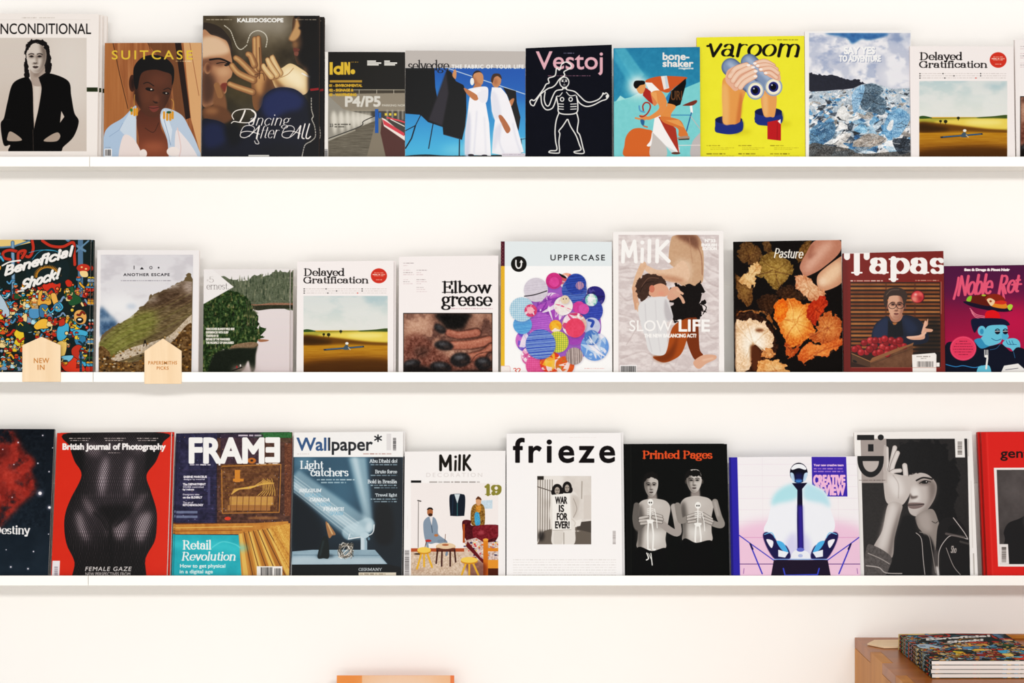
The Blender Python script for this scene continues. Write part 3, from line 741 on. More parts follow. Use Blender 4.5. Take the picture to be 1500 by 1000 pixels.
def c_cyclist(s):
    s.frame(880, 30, 4.545)
    s.r(70, 160, 680, 960, '2f7f9e', col2='3a93ac'); s.noise(.03, 30)
    s.p('88,190 160,180 290,360 230,420', '6fb6c6', a=.55, sm=False, blur=4); s.p('88,260 88,200 250,390 200,440', '5aa8bf', a=.6, sm=False, blur=6)
    s.p('88,540 200,510 260,480 420,460 560,450 680,400 680,960 88,960', '7cc2c4', sm=False); s.p('100,540 130,500 160,520 200,515', '9bd6d2', sm=False)
    s.noise(.02, 20, seed=4); s.e(250, 440, 75, 72, 'dff2ec', .75, 26); s.e(250, 440, 45, 45, 'fff6ec', .6, 14)
    t = 'e9ddd6'
    s.t('bone-', 414, 216, 588, 262, t, bold=5); s.t('shaker', 414, 264, 615, 308, t, bold=5); s.t('magazine', 520, 312, 616, 328, t, bold=2)
    s.l('375,630 600,630', 5, '3c78a6'); s.l('600,560 606,610', 16, 'f1efec'); s.l('604,615 570,740', 8, '3f6d96'); s.l('380,640 350,640', 8, 'cf5a3c'); s.l('600,640 660,720', 4, 'c7a6a0')
    s.p('548,564 590,545 635,530 640,545 610,566 556,568', '7b3c2c')
    s.p('160,905 158,830 170,770 205,728 250,716 300,724 345,740 335,800 330,905', 'c96b34'); s.p('345,740 400,760 430,820 436,905 330,905 336,800', 'b9b3ae')
    s.p('345,740 336,830 306,834 330,800', 'f3ece8'); s.p('600,905 606,820 640,770 680,750 680,905', 'b9a9a8', a=.9); s.l('490,832 680,830', 4, 'e9d6d0')
    s.p('358,650 410,626 524,850 524,890 440,840 345,745', 'f1ece9', sm=False); s.p('384,642 412,640 500,720 524,890 424,720', 'a2402e', sm=False)
    s.p('345,740 430,830 520,884 480,890 400,800', 'd3d3d4', sm=False, a=.8)
    s.p('296,408 340,382 420,370 560,376 568,392 500,440 450,480 400,470 360,450', 'c2602f'); s.p('400,372 440,368 456,450 420,462', 'e8d9cf', sm=False); s.p('424,372 440,370 452,446 436,452', 'b7c6d0', sm=False)
    s.p('296,412 340,415 396,470 330,486', 'f0ebe6', sm=False); s.p('566,386 568,420 530,560 500,572 444,552 470,470', '17100d', sm=False); s.t('URI', 468, 470, 540, 530, '6b4a2a', bold=3)
    s.p('430,520 470,460 450,550', '2f7fae', sm=False)
    s.p('444,552 500,570 470,620 466,652 450,662 410,664 400,620 440,570', 'd88a50'); s.p('400,640 520,660 560,720 580,770 520,770 512,720 420,680', 'cd7a42'); s.p('430,664 520,662 560,716 520,700', 'e39b60', sm=False, a=.8)
    s.p('516,778 580,768 592,786 560,792 518,792', 'a08a7c'); s.e(500, 884, 30, 8, '6a4030'); s.p('516,790 590,786 590,794 520,797', '3b2a20', sm=False)
    s.p('288,440 330,470 376,550 360,570 320,540 280,500', 'a3352b', sm=False); s.p('335,486 400,470 440,545 410,620 330,660 310,650 390,580', 'd98b55'); s.p('330,480 370,478 380,560 350,570', 'e6a26a', sm=False, a=.7)
    s.l('270,640 320,650 370,620 420,580', 22, 'd98b55', sm=True)
    for a0 in (0,): s.l('284,600 280,570 296,548 322,552 330,580 310,620 280,640 260,636', 9, '9f3b2c', sm=True)
    s.l('256,570 262,600 290,610', 10, '5f93b8', sm=True); s.l('232,650 290,660 300,640', 12, 'd68a58', sm=True); s.l('270,665 284,700 310,710', 9, 'c96b3e', sm=True); s.p('265,660 290,665 286,700 270,690', '39688f')
    s.p('236,440 262,416 296,424 294,460 276,488 250,480', 'd99360'); s.p('218,430 228,404 260,400 290,404 292,424 262,432 244,450 230,452', '15110f')

def c_binoculars(s):
    s.frame(880, 30, 4.545)
    s.noise(.015, 60)
    bk = '15140d'
    s.st('varoom', 700, 150, 1315, 246, bk, w=1.15, contrast=.2, serif=False, slant=.22)
    s.e(714, 170, 12, 7, bk); s.e(1300, 238, 12, 8, bk); s.e(880, 238, 10, 8, bk)
    s.micro(1120, 126, 1165, 5, 'b3a428', .8); s.micro(1174, 126, 1314, 6, '5d561a', .8)
    for cx, cy in ((852, 722), (1120, 668)): s.e(cx + 50, cy + 20, 100, 24, 'b8a820', .5, 10)
    def cuff(cx, cy):
        s.p([(cx - 90, cy - 60), (cx + 90, cy - 66), (cx + 92, cy), (cx + 50, cy + 26), (cx, cy + 32), (cx - 52, cy + 26), (cx - 90, cy + 8)], '283a7e', sm=False)
        s.e(cx, cy - 62, 91, 28, '1b2455'); s.p([(cx + 30, cy - 40), (cx + 90, cy - 60), (cx + 92, cy), (cx + 40, cy + 28)], '1d2b66', a=.7, blur=6)
    cuff(852, 724); cuff(1116, 670)
    s.p('826,380 960,440 940,560 925,680 880,692 816,684 812,600 808,480', 'dc9458'); s.p('810,430 850,460 850,690 816,684 806,560', 'e8aa72', blur=8, a=.8); s.p('930,480 944,560 926,684 900,690', 'b4683a', a=.6, blur=6)
    s.p('1070,480 1166,480 1160,630 1130,642 1084,628', 'dd9760'); s.p('1080,500 1110,510 1110,630 1086,620', 'eab07c', a=.7, blur=6)
    s.p('764,700 800,690 852,700 900,690 944,672 944,730 900,752 852,758 790,750 762,738', '283a7e', a=.95); s.p('1028,640 1116,652 1204,630 1206,680 1160,700 1100,700 1040,690', '283a7e', a=.95)
    g, gd = '7f8ea8', '55637f'
    def tube(x0, y0, x1, y1, r):
        s.l([(x0, y0), (x1, y1)], 2 * r, gd); s.l([(x0 - 3, y0 - 3), (x1 - 4, y1 - 6)], 1.7 * r, g, blur=5); s.l([(x0 - 8, y0 - 22), (x1 - 8, y1 - 28)], .5 * r, 'a3b0c6', blur=8, a=.8)
    tube(866, 312, 1030, 450, 62); tube(990, 280, 1150, 440, 58)
    for cx, cy in ((1030, 466), (1150, 442)):
        s.e(cx, cy, 60, 62, '8d9ab2'); s.e(cx, cy, 50, 52, 'e6dcb8'); s.e(cx, cy, 40, 42, 'f4ecd9'); s.e(cx, cy, 33, 34, '2a3174'); s.e(cx - 2, cy, 20, 22, '0c0c16'); s.e(cx - 10, cy - 12, 5, 5, 'cfd3e6')
    s.p('830,400 840,340 880,310 950,290 1000,300 1030,350 1020,390 960,420 900,470 860,440', 'dca58e')
    for P in ('860,372 900,320 970,296', '880,402 920,350 1000,312', '904,432 950,380 1024,340', '930,446 960,410 1026,372'):
        s.l(P, 36, 'b97f68', sm=True); s.l(P, 31, 'e4b49c', sm=True); s.l(P, 10, 'f2cdb8', sm=True, a=.8, blur=4)
    for x, y in ((984, 298), (1014, 312), (1032, 338), (1030, 372)): s.e(x, y, 13, 8, 'f6e6dc')
    s.p('1030,280 1060,262 1110,266 1150,300 1190,350 1196,400 1150,390 1100,360', 'dca58e')
    for P in ('1150,300 1090,270 1030,288', '1170,325 1110,296 1046,300', '1180,350 1130,318 1066,326', '1170,380 1130,350 1100,350'):
        s.l(P, 30, 'b97f68', sm=True); s.l(P, 25, 'e2b098', sm=True); s.l(P, 8, 'f2cdb8', sm=True, a=.8, blur=4)
    for x, y in ((1026, 286), (1044, 302), (1066, 326), (1098, 350)): s.e(x, y, 12, 8, 'f6e6dc')
    s.e(860, 344, 20, 10, 'c08a74', .4, 6)
    s.p('1110,676 1190,660 1200,690 1200,800 1110,790', 'b3242a', sm=False); s.p('1178,670 1198,656 1198,690', 'f3efe6', sm=False); s.l('1176,680 1174,796', 3, '8a1a20')
    for x0, x1 in ((704, 890), (916, 1090), (1128, 1318)):
        s.micro(x0, 830, x0 + 90, 6, '8d8020', .9); s.micro(x0 + 26, 846, x1, 4, 'a4962a', .8); s.micro(x0 + 26, 856, x1 - 40, 4, 'a4962a', .8)
        s.micro(x0, 884, x1 - 60, 7, '6e6418', .9); s.micro(x0 + 26, 900, x1, 4, 'a4962a', .8)

def c_glacier(s):
    s.frame(1170, 30, 4.348)
    s.r(66, 80, 712, 960, 'aeb4c8', col2='c8c6cc'); s.clipr(66, 80, 712, 960)
    s.noise(0, 110, seed=1, col='e3e1e6', lo=.42, hi=.6); s.noise(0, 90, 60, seed=8, col='8d98b4', lo=.55, hi=.7, a=.7)
    s.p('170,80 552,80 520,110 440,126 400,120 340,150 300,110', '3f6f9d', blur=5, n=.08, nsc=30); s.e(640, 110, 50, 30, '7385a6', .6, 15); s.e(640, 350, 130, 70, 'dfdde4', .7, 30)
    s.p('66,336 110,342 160,352 230,346 330,384 370,372 420,402 440,420 66,448', '1d2034', n=.05, rg=2)
    s.p('66,455 330,440 400,408 480,400 600,436 712,430 712,960 66,960', 'a9b4be', sm=False)
    s.clip('66,455 330,440 400,408 480,400 600,436 712,430 712,960 66,960', False)
    rr = random.Random(12)
    pal = ['e6e6e8', '8fb2cd', '5f93bd', '3f6f96', '48505a', '2b3138', 'c9c2bb', '9a938c', 'f4f2f0', '6f7f8c', '37424e', 'b9cbd8']
    for i in range(420):
        y = 440 + 440 * rr.random() ** 1.1; x = rr.uniform(50, 720); sz = 6 + (y - 430) * .085 * rr.uniform(.5, 1.5)
        a = rr.uniform(-1.1, .9); P = []
        for k in range(5):
            q = k * 1.2566 + rr.uniform(-.4, .4); rx, ry = sz * rr.uniform(1, 2.1), sz * rr.uniform(.35, .9)
            X, Y = rx * math.cos(q), ry * math.sin(q); P.append((x + X * math.cos(a) - Y * math.sin(a), y + X * math.sin(a) + Y * math.cos(a)))
        c = rr.choice(pal[:9] if y < 640 else pal)
        s.p(P, c, a=.8, sm=rr.random() < .4, n=.09, nsc=5)
    for P, c in (('390,480 420,410 480,404 540,440 520,480 560,520 540,600 480,590 400,560', '4f6270'), ('340,470 400,412 420,440 380,560 350,590', '85aacb'), ('245,580 290,545 330,600 400,620 340,640 270,630', 'eceae6'), ('540,700 560,620 590,580 650,560 700,600 706,640 640,740 590,740', '7ea8cb'), ('560,690 585,640 605,640 590,700', 'f1efec'), ('80,690 160,650 230,660 220,740 150,790 80,800', '4d7390'), ('340,800 400,740 470,720 560,760 500,800 400,806', '9d9288'), ('350,700 400,660 440,690 420,720', '7faed0'), ('70,790 200,800 330,820 400,850 712,840 712,960 66,960', '5a5652'), ('600,760 712,760 712,830 640,850', '28303a')):
        s.p(P, c, n=.14, nsc=5, a=.85)
    for i in range(70):
        x, y = rr.uniform(66, 712), rr.uniform(450, 850); L = rr.uniform(20, 70); a = rr.uniform(-.9, .6)
        s.l([(x, y), (x + L * math.cos(a) / 2, y + L * math.sin(a) / 2 + 4), (x + L * math.cos(a), y + L * math.sin(a))], rr.uniform(1.5, 4), rr.choice(['23292f', 'f6f4f2', 'f6f4f2', '39414a']), a=.7, sm=True)
    s.noise(.2, 5, seed=9); s.noise(.12, 40, 20, seed=3); s.un()
    for dx, c, a in ((4, '6b7794', .6), (0, 'f2f0ee', 1)):
        s.t('SAY YES', 290 + dx, 170 + dx, 484 + dx, 214 + dx, c, bold=6, a=a); s.t('TO ADVENTURE', 258 + dx, 224 + dx, 522 + dx, 262 + dx, c, bold=5, a=a)

def c_field(s, fr=(1170, 30, 4.348)):
    s.frame(*fr)
    s.st('Delayed', 766, 200, 1046, 268, '211d1d', w=1.25, contrast=.36)
    s.st('Gratification', 766, 256, 1206, 304, '211d1d', w=1.25, contrast=.36)
    s.e(1270, 252, 54, 50, 'c8402f')
    for y, w, h in ((230, 60, 5), (240, 84, 7), (250, 60, 4), (276, 40, 5)): s.micro(1270 - w / 2, y, 1270 + w / 2, h, 'f2c8bc', .9)
    for k, y in enumerate((336, 350, 364)):
        s.micro(768, y, 1322, 5, '9d928c', .5, k)
        for x in ((772, 918, 1158), (772, 988, 1158), (772, 930, 1128))[k]: s.e(x, y + 3, 4, 4, '333333' if x != 1128 else 'cc4433')
    s.r(768, 386, 1328, 960, 'b2c3c3', col2='d9d9cc')
    s.clipr(768, 386, 1328, 960)
    s.r(768, 386, 1328, 620, 'aec1c3', col2='dcdcd0'); s.noise(0, 130, 70, seed=11, col='dcdcd6', lo=.42, hi=.66, a=.7); s.e(1180, 500, 120, 30, 'd9dcd6', .6, 14); s.e(1250, 415, 80, 20, '9fb6bd', .6, 12)
    s.r(768, 616, 1328, 960, 'c79a2c', col2='6a4412')
    s.p('768,616 900,628 1328,616 1328,700 768,650', 'a8a048', sm=False); s.p('768,612 800,608 850,622 768,626', '3d5a2c'); s.p('1130,618 1240,610 1330,602 1330,624 1180,628', '4a5c2c'); s.l('840,626 1140,620', 3, '6d7d3e')
    s.p('860,650 1000,632 1330,628 1330,690 1160,694 980,670', 'e3c562', blur=4); s.e(1180, 650, 120, 16, 'f0dc86', .8, 8)
    s.p('768,650 900,656 1050,672 1200,690 1330,700 1330,716 1060,706 900,712 768,716', '6f4c12', blur=6); s.p('768,655 860,668 960,690 900,706 768,706', '3f280c', blur=9, a=.8)
    s.r(768, 716, 1328, 960, 'bd8c26', col2='7a4f14', a=.75); s.clipr(768, 716, 1328, 960); s.noise(.07, 120, 6, seed=5); s.clipr(768, 386, 1328, 960); s.p('768,830 1328,810 1328,960 768,960', '4a2c0a', a=.75, blur=14)
    for x, y, r in ((903, 642, 9), (935, 644, 12), (1016, 622, 10)): s.e(x, y, r, r * .9, '36381c'); s.l([(x, y), (x, y + r + 6)], 3, '2a2412')
    s.p('900,740 1170,718 1172,728 905,750', '27394f', sm=False); s.l('920,742 1160,724', 3, '5f8ab0'); s.p('1030,736 1050,712 1066,720 1072,742 1040,744', '50606c'); s.e(1057, 702, 11, 9, 'e9e6dc'); s.l('1066,730 1080,744', 5, 'c9b49a')
    s.un()
def c_field2(s):
    s.f = (280, 360, 4.763)
    return c_field(s, (275.5, 348.4, 4.54))
# ------------------------------------------------------------------ cover prints, middle row
def crowd(s, x0, y0, x1, y1, n=230, seed=3, u=1.0):
    """comic-strip crowd: outlined little figures, tubs, ribbons packed edge to edge"""
    rr = random.Random(seed); ink = '14211f'
    pal = ['c23a22', 'c23a22', '4fa3c8', 'e9a03a', 'f0c98c', '2d5e3c', '7c93ad', 'e8b93a', '8e2a1c', '5b8fb5', '2b4650', 'd9622c', 'a9d5e6']
    for i in range(n):
        t = i / n; x = rr.uniform(x0, x1); y = y0 + (y1 - y0) * (t * .9 + rr.random() * .12); z = rr.uniform(13, 26) * u; c = rr.choice(pal)
        k = rr.random()
        if k < .45:      # a figure: body, head, hat, arm
            b = rr.choice(pal); sk = rr.choice(['f0c98c', 'e9a03a', 'd9825a', '4fa3c8', 'c23a22'])
            P = [(x - z * .8, y + z * 1.6), (x - z * .7, y + z * .2), (x, y - z * .1), (x + z * .8, y + z * .3), (x + z, y + z * 1.6)]
            s.p([(a, b_) for a, b_ in P], ink, sm=False); s.p([(x + (a - x) * .82, y + z * .8 + (b_ - y - z * .8) * .82) for a, b_ in P], b)
            s.l([(x + z * .5, y + z * .5), (x + z * 1.3, y + z * .9), (x + z * 1.5, y + z * .2)], z * .42, ink, sm=True); s.l([(x + z * .5, y + z * .5), (x + z * 1.3, y + z * .9), (x + z * 1.5, y + z * .2)], z * .26, sk, sm=True)
            s.e(x, y - z * .4, z * .62, z * .68, ink); s.e(x, y - z * .4, z * .5, z * .56, sk); s.e(x + z * .5, y - z * .35, z * .2, z * .16, sk)
            s.p([(x - z * .7, y - z * .6), (x - z * .3, y - z * 1.3), (x + z * .5, y - z * 1.1), (x + z * .75, y - z * .7)], ink); s.p([(x - z * .5, y - z * .7), (x - z * .2, y - z * 1.15), (x + z * .4, y - z), (x + z * .5, y - z * .75)], c)
            s.e(x + z * .15, y - z * .45, z * .1, z * .1, ink)
        elif k < .65:    # ribbon
            P = [(x + j * z * .8, y + z * .7 * math.sin(j * 1.9 + i)) for j in range(4)]
            s.l(P, z * .75, ink, sm=True); s.l(P, z * .5, c, sm=True)
        elif k < .85:    # tub
            s.e(x, y + z * .5, z * .95, z * .5, ink); s.r(x - z * .95, y - z * .4, x + z * .95, y + z * .5, ink); s.r(x - z * .8, y - z * .3, x + z * .8, y + z * .5, c); s.e(x, y + z * .5, z * .8, z * .38, c)
            s.e(x, y - z * .4, z * .95, z * .4, ink); s.e(x, y - z * .4, z * .75, z * .25, rr.choice(pal)); s.l([(x - z * .3, y), (x - z * .3, y + z * .7)], z * .08, ink)
        else:
            s.e(x, y, z * .6, z * .6, ink); s.e(x, y, z * .45, z * .45, c); s.e(x - z * .1, y - z * .1, z * .12, z * .12, 'f4e3b8')

def c_crowd(s):
    s.frame(0, 330, 4)
    s.r(-120, 80, 540, 960, '1b2d2b')
    s.p('-120,84 130,84 190,100 60,130 -120,110', 'e3bd7c', sm=False); s.l('-10,130 80,124 190,84', 10, '5f8098'); s.l('75,100 80,420', 22, '4f6a80'); s.l('75,100 80,420', 14, '7d9ab2')
    s.r(458, 84, 488, 420, '5c7890'); s.l('392,84 500,150', 14, '6b88a0'); s.l('520,90 430,170', 10, '6b88a0')
    for P in ('190,90 196,140 170,185 120,160 60,145 20,160 24,190 60,200', '250,90 300,120 370,125 430,100 436,160 440,230', '130,190 150,150 110,160 108,215'): s.l(P, 24, '14211f', sm=True); s.l(P, 17, 'b8402c', sm=True)
    s.e(280, 260, 130, 110, '1d3032'); s.l('190,200 240,150 320,148 400,190', 3, '4fa3c8', sm=True); s.l('170,160 240,145 330,150', 3, '4fa3c8', sm=True)
    for i in range(26):
        a = math.pi * i / 25; s.p([(280 + 60 * math.cos(a), 300 - 50 * math.sin(a)), (280 + 86 * math.cos(a + .06), 300 - 72 * math.sin(a + .06)), (280 + 60 * math.cos(a + .12), 300 - 50 * math.sin(a + .12))], 'e0932e', sm=False)
    s.e(490, 250, 40, 24, 'b8402c'); s.e(480, 245, 6, 5, 'f0c98c'); s.e(505, 255, 7, 5, 'f0c98c'); s.p('470,270 510,270 515,300 480,300', 'f0c98c')
    crowd(s, -110, 110, -20, 300, 40, seed=5); s.clipr(-120, 280, 540, 960); crowd(s, -110, 290, 530, 900, 270); s.un()
    ink = '14211f'
    def o(P, c, g=5):
        P = catmull(pp(P), True); s.l(np.vstack([P, P[:1]]), g, ink); s.p(P, c, sm=False)
    o('262,380 250,352 290,330 330,345 356,340 348,380 320,400 280,402', 'c8402a'); o('232,390 262,380 280,402 300,460 230,470 226,430', 'e2a04c'); o('300,404 326,400 340,440 350,470 330,480 310,450', 'e8a85c')
    o('174,490 232,490 228,540 178,540', '5b8fb5'); o('236,470 280,470 276,530 236,534', '4a7898'); o('318,470 350,450 372,480 350,506 326,500', '4fa3c8')
    for i in range(5): s.l([(186 + i * 9, 436 + i % 2 * 6), (190 + i * 8, 488)], 5, 'e3a05a')
    o('400,340 424,330 440,400 470,420 476,450 420,470 400,440', '2d5e3c'); o('384,330 402,318 424,334 420,356 396,358', 'c23a22')
    o('440,560 436,520 456,498 490,500 508,530 500,570 470,580', 'e2a060'); s.e(468, 556, 22, 18, ink); s.e(468, 552, 12, 6, 'f4efe6')
    o('430,620 470,612 514,626 500,650 440,650', '4fa3c8'); o('440,652 500,652 494,700 450,700', '3f7c9c')
    o('96,660 84,640 96,614 130,612 142,650 136,700 100,706 84,690', 'e9bd3a'); o('150,516 160,540 150,570 110,560', 'f0c98c'); o('90,590 130,560 180,590 190,620 120,622', '1f3c38')
    o('226,560 258,548 288,560 282,600 240,606 214,610 200,590', 'f3b04a'); o('270,530 296,512 310,540 300,556', '6b7f96'); o('340,600 380,570 404,584 398,640 360,680 336,660', '4fa3c8'); o('348,560 376,548 380,580 350,590', 'b8402c')
    o('-60,420 -10,400 20,430 40,470 60,520 20,540 -60,520', 'a9bccb'); o('200,690 240,670 330,700 340,760 200,760', '8e2a1c'); o('336,690 390,684 380,760 344,760', 'f0c070'); o('420,730 460,700 500,730 490,780 440,790', 'b8402c')
    o('360,800 420,770 470,800 500,850 440,860 380,850', 'd9472c'); o('360,770 430,764 400,800', '79b9d8')
    s.clipr(-120, 300, 540, 960); crowd(s, -100, 300, 525, 890, 95, seed=9, u=.85); s.un()
    for c, d in ((ink, 7), ('f1ece4', 0)):
        s.st('Beneficial', 22 + d, 232 + d, 420 + d, 300 + d, c, w=1.9, contrast=.8, serif=False, slant=.25, rise=118)
        s.st('Shock!', 118 + d, 312 + d, 340 + d, 386 + d, c, w=2.0, contrast=.8, serif=False, slant=.3, rise=70)
    s.l('14,236 60,214 120,206', 9, 'f1ece4', sm=True); s.l('106,386 140,384', 8, 'f1ece4')
    s.bars(468, 740, 482, 860, vert=True, seed=5, pad=0, bgc='2f6f90')

def c_hillside(s):
    s.frame(0, 330, 4)
    s.r(590, 172, 1132, 960, 'd3cfd3', col2='e4e1e2'); s.clip('590,172 1132,172 1120,960 578,960', False)
    s.noise(0, 130, 70, seed=4, col='bdb8bd', lo=.5, hi=.7, a=.7); s.e(700, 470, 120, 60, 'eeeded', .8, 30)
    s.p('585,480 640,520 690,580 650,620 585,650', '4d6680', blur=10, n=.12, nsc=20); s.e(625, 550, 50, 14, 'aab6c4', .6, 8); s.e(770, 475, 30, 16, '9fb0c6', .6, 8)
    s.p('578,690 660,600 760,540 830,480 900,410 960,380 1020,350 1070,325 1130,330 1130,960 578,960', '6e6046', rg=3)
    s.clip('578,690 660,600 760,540 830,480 900,410 960,380 1020,350 1070,325 1126,330 1120,960 578,960', False)
    s.p('578,690 760,540 900,500 900,620 660,780 578,740', '7b7a44', blur=20); s.p('840,480 960,380 1130,320 1130,460 900,480', '5c4a38', blur=12)
    for i in range(22):
        y = 330 + i * 20; s.l([(600 + i * 2, y + 290), (760, y + 190), (930, y + 130), (1130, y + 20)], 3.5, ['4a3a28', '9a8660', '8b8a4a'][i % 3], a=.45, sm=True, blur=1.5)
    s.e(1110, 350, 40, 60, 'c9bcb6', .6, 18); s.e(1000, 350, 60, 18, 'd8d2d2', .6, 12); s.e(880, 430, 50, 16, 'd8d2d2', .5, 12); s.noise(.12, 18, 7, seed=6)
    s.p('650,780 760,720 900,680 1000,640 1130,520 1130,620 1000,690 860,740 680,800', 'b9a894', n=.18, nsc=6); s.p('578,720 640,740 660,790 800,800 880,740 1000,690 1130,580 1130,960 578,960', '6b5230', n=.2, nsc=14)
    rr = random.Random(4)
    for i in range(200):
        x = rr.uniform(578, 1125); y = rr.uniform(600 + max(0, (1130 - x)) * .32, 880)
        s.e(x, y, rr.uniform(3, 9), rr.uniform(2, 6), rr.choice(['a9772c', '7a5a24', '3a2a1a', 'c2a06a', '2b2018', '8a6a3a', 'd8c9b0']), .75)
    s.e(850, 680, 5, 9, '221c18'); s.l('846,684 842,708', 4, '221c18'); s.l('854,684 860,706', 4, '221c18'); s.un()
    k = '2c2a2e'
    s.l('786,238 786,256', 4, k); s.p('820,258 832,244 844,258', k, sm=False); s.e(885, 248, 9, 9, k); s.e(885, 248, 6, 6, 'd8d4d8'); s.e(930, 248, 5, 5, k)
    s.t('ANOTHER ESCAPE', 724, 281, 994, 297, k, bold=1.2, sp=1.2); s.micro(708, 322, 1004, 4, '55525a', .7)

def c_lake(s):
    s.frame(280, 360, 4.763)
    s.r(60, 150, 710, 960, 'e5dcda'); s.clipr(76, 166, 704, 960)
    s.r(76, 430, 720, 960, 'dccfce', col2='d4c4c4')
    s.p('200,232 320,236 470,210 580,180 640,176 720,196 720,420 560,430 200,430', '646a58', n=.08, nsc=8, rg=4)
    rr = random.Random(5)
    for i in range(200):
        x = rr.uniform(220, 700); y = rr.uniform(190 + abs(x - 620) * .12, 380); h = rr.uniform(18, 46)
        s.p([(x, y - h * .6), (x + h * .17, y + h * .4), (x - h * .17, y + h * .4)], rr.choice(['4a5440', '5e6650', '767a66', '3a4434', '868672']), a=.7, sm=False)
    s.p('330,398 460,408 560,398 700,400 700,414 480,420', '8f6f5c', n=.1); s.p('440,418 700,414 700,436 560,440 460,450', '3c3d2c', n=.08)
    s.p('76,410 200,330 330,330 420,400 440,470 470,560 486,620 470,660 440,700 330,716 240,722 180,760 150,880 76,900', '2d4420', n=.06, rg=7)
    s.clip('76,410 200,330 330,330 420,400 440,470 470,560 486,620 470,660 440,700 330,716 240,722 180,760 150,880 76,900', True, rg=7)
    for i in range(700):
        x = rr.uniform(76, 480); y = rr.uniform(330, 900); h = rr.uniform(8, 30); g = rr.choice(['2a3a1c', '46582e', '59683a', '1a2212', '6f7846', '3c4c26', '7c7c54', '8e8462'])
        s.p([(x, y - h * .7), (x + h * .3, y + h * .4), (x - h * .3, y + h * .4)], g, a=.6, sm=rr.random() < .5)
    s.noise(.2, 12, seed=3); s.un()
    for x in (388, 402, 424, 440): s.l([(x, 380), (x + 8, 470), (x + 4, 560)], 4, '6a6050', .8, sm=True); s.e(x + 4, 470, 22, 12, '3c4a2a', .7, 4)
    s.p('300,690 430,670 470,690 430,716 280,724', '85705a', n=.1); s.p('470,652 540,656 530,666 480,670', '9a6f54')
    s.p('160,760 300,716 440,712 466,690 452,760 446,860 420,880 400,800 370,860 350,880 330,950 120,960', '1f271a', blur=4, n=.04); s.e(340, 860, 60, 26, '8e8078', .8, 14); s.e(410, 870, 60, 30, 'b5a5a0', .7, 20)
    s.l('290,870 355,848', 7, '241e1c'); s.e(320, 845, 6, 9, 'a03a3a'); s.e(345, 835, 5, 9, 'd8d0c8')
    s.p('76,330 76,165 150,165 298,287 76,412', 'ebe4e1', sm=False); s.l('76,412 298,287', 2, '8a8a80')
    s.t('#', 108, 232, 122, 248, 'b8b0ac'); s.st('5', 126, 214, 158, 256, '8f8884', w=.5, contrast=.4); s.st('ernest.', 108, 262, 262, 304, '4f4a48', w=.45, contrast=.5)
    for i, (tx, x) in enumerate((("VANCOUVER ISLAND'S WILD SIDE", 302), ('EXPERIENCES WITH SURF', 260), ('TOASTED BY US', 190), ('REFUGE OF THE WANDERER', 272), ('THE PROSPECT OF UNHURRIED', 298))):
        s.t(tx, 104, 572 + i * 24, x, 587 + i * 24, 'ddd5cc', bold=3)

def c_oily_hands(s, fr=(570, 340, 4.348)):
    s.frame(*fr)
    for x, n in ((90, 8), (174, 9)):
        for i in range(n):
            y = (195, 210, 240, 255, 268, 300, 313, 326, 350, 362, 376)[i + (2 if x > 100 else 0)]
            s.micro(x, y, x + (70, 30, 45, 60)[i % 4], 4, 'b08a90' if i % 3 else '55484c', .6)
    s.st('Elbow', 332, 308, 662, 390, '1d1a1a', w=1.25, contrast=.38); s.st('grease', 332, 404, 660, 500, '1d1a1a', w=1.25, contrast=.38)
    s.micro(396, 484, 662, 5, 'b98a94', .9)
    s.r(90, 514, 660, 960, '19120e'); s.r(94, 519, 656, 956, '8c6a5b'); s.clipr(94, 519, 656, 956)
    s.noise(0, 150, seed=2, col='b58f7c', lo=.4, hi=.65, a=.9); s.noise(0, 80, seed=8, col='5b4038', lo=.5, hi=.65, a=.8)
    s.p('300,519 520,519 500,560 470,610 380,620 340,580', '120f0c', blur=10); s.p('110,560 220,530 250,620 180,700 110,680', 'c29b86', blur=24, a=.7)
    s.p('94,700 200,650 330,760 420,800 656,760 656,960 94,960', '7a5144', blur=14, n=.16, nsc=14); s.e(560, 690, 90, 40, 'b07c6a', .6, 24)
    for P, w, c in (('560,640 450,655 380,640', 52, '9c6656'), ('640,690 520,715 400,720', 60, 'a36c5a'), ('656,740 600,780 500,800', 66, '94604f'), ('656,800 640,830 600,850', 70, '5f443c')):
        s.l(P, w + 10, '2c1a14', sm=True, w2=w * .9, blur=4); s.l(P, w, c, sm=True, w2=w * .85, blur=3); s.l(np.array(pp(P)) - [0, w * .18], w * .22, 'cf9680', sm=True, a=.55, blur=6)
    for x, y, rx, ry, ro in ((325, 615, 42, 25, 35), (350, 722, 62, 30, 8), (455, 812, 66, 46, -4), (600, 835, 54, 42, 0), (140, 845, 62, 34, -14), (330, 860, 70, 36, 6)):
        s.e(x, y, rx, ry, '211f20', .95, 5, ro); s.e(x - rx * .1, y - ry * .35, rx * .55, ry * .3, '77787c', .75, 7, ro); s.e(x + rx * .3, y + ry * .3, rx * .4, ry * .25, '4a3a34', .7, 6, ro)
    s.p('94,868 200,850 330,880 480,880 656,880 656,960 94,960', '1c1412', blur=8); s.p('180,730 260,740 220,800 160,780', '4a352c', blur=12, a=.6)
    s.l('200,830 180,790 240,760', 5, '3a2018', sm=True, a=.6, blur=2); s.l('520,830 560,780 640,760', 5, '3a2018', sm=True, a=.7, blur=2); s.noise(.08, 9, seed=6); s.un()
def c_oily_hands2(s): c_oily_hands(s, (1487.9 - 62 / 4.348, 58 - 155 / 4.348 + .5, 4.348))

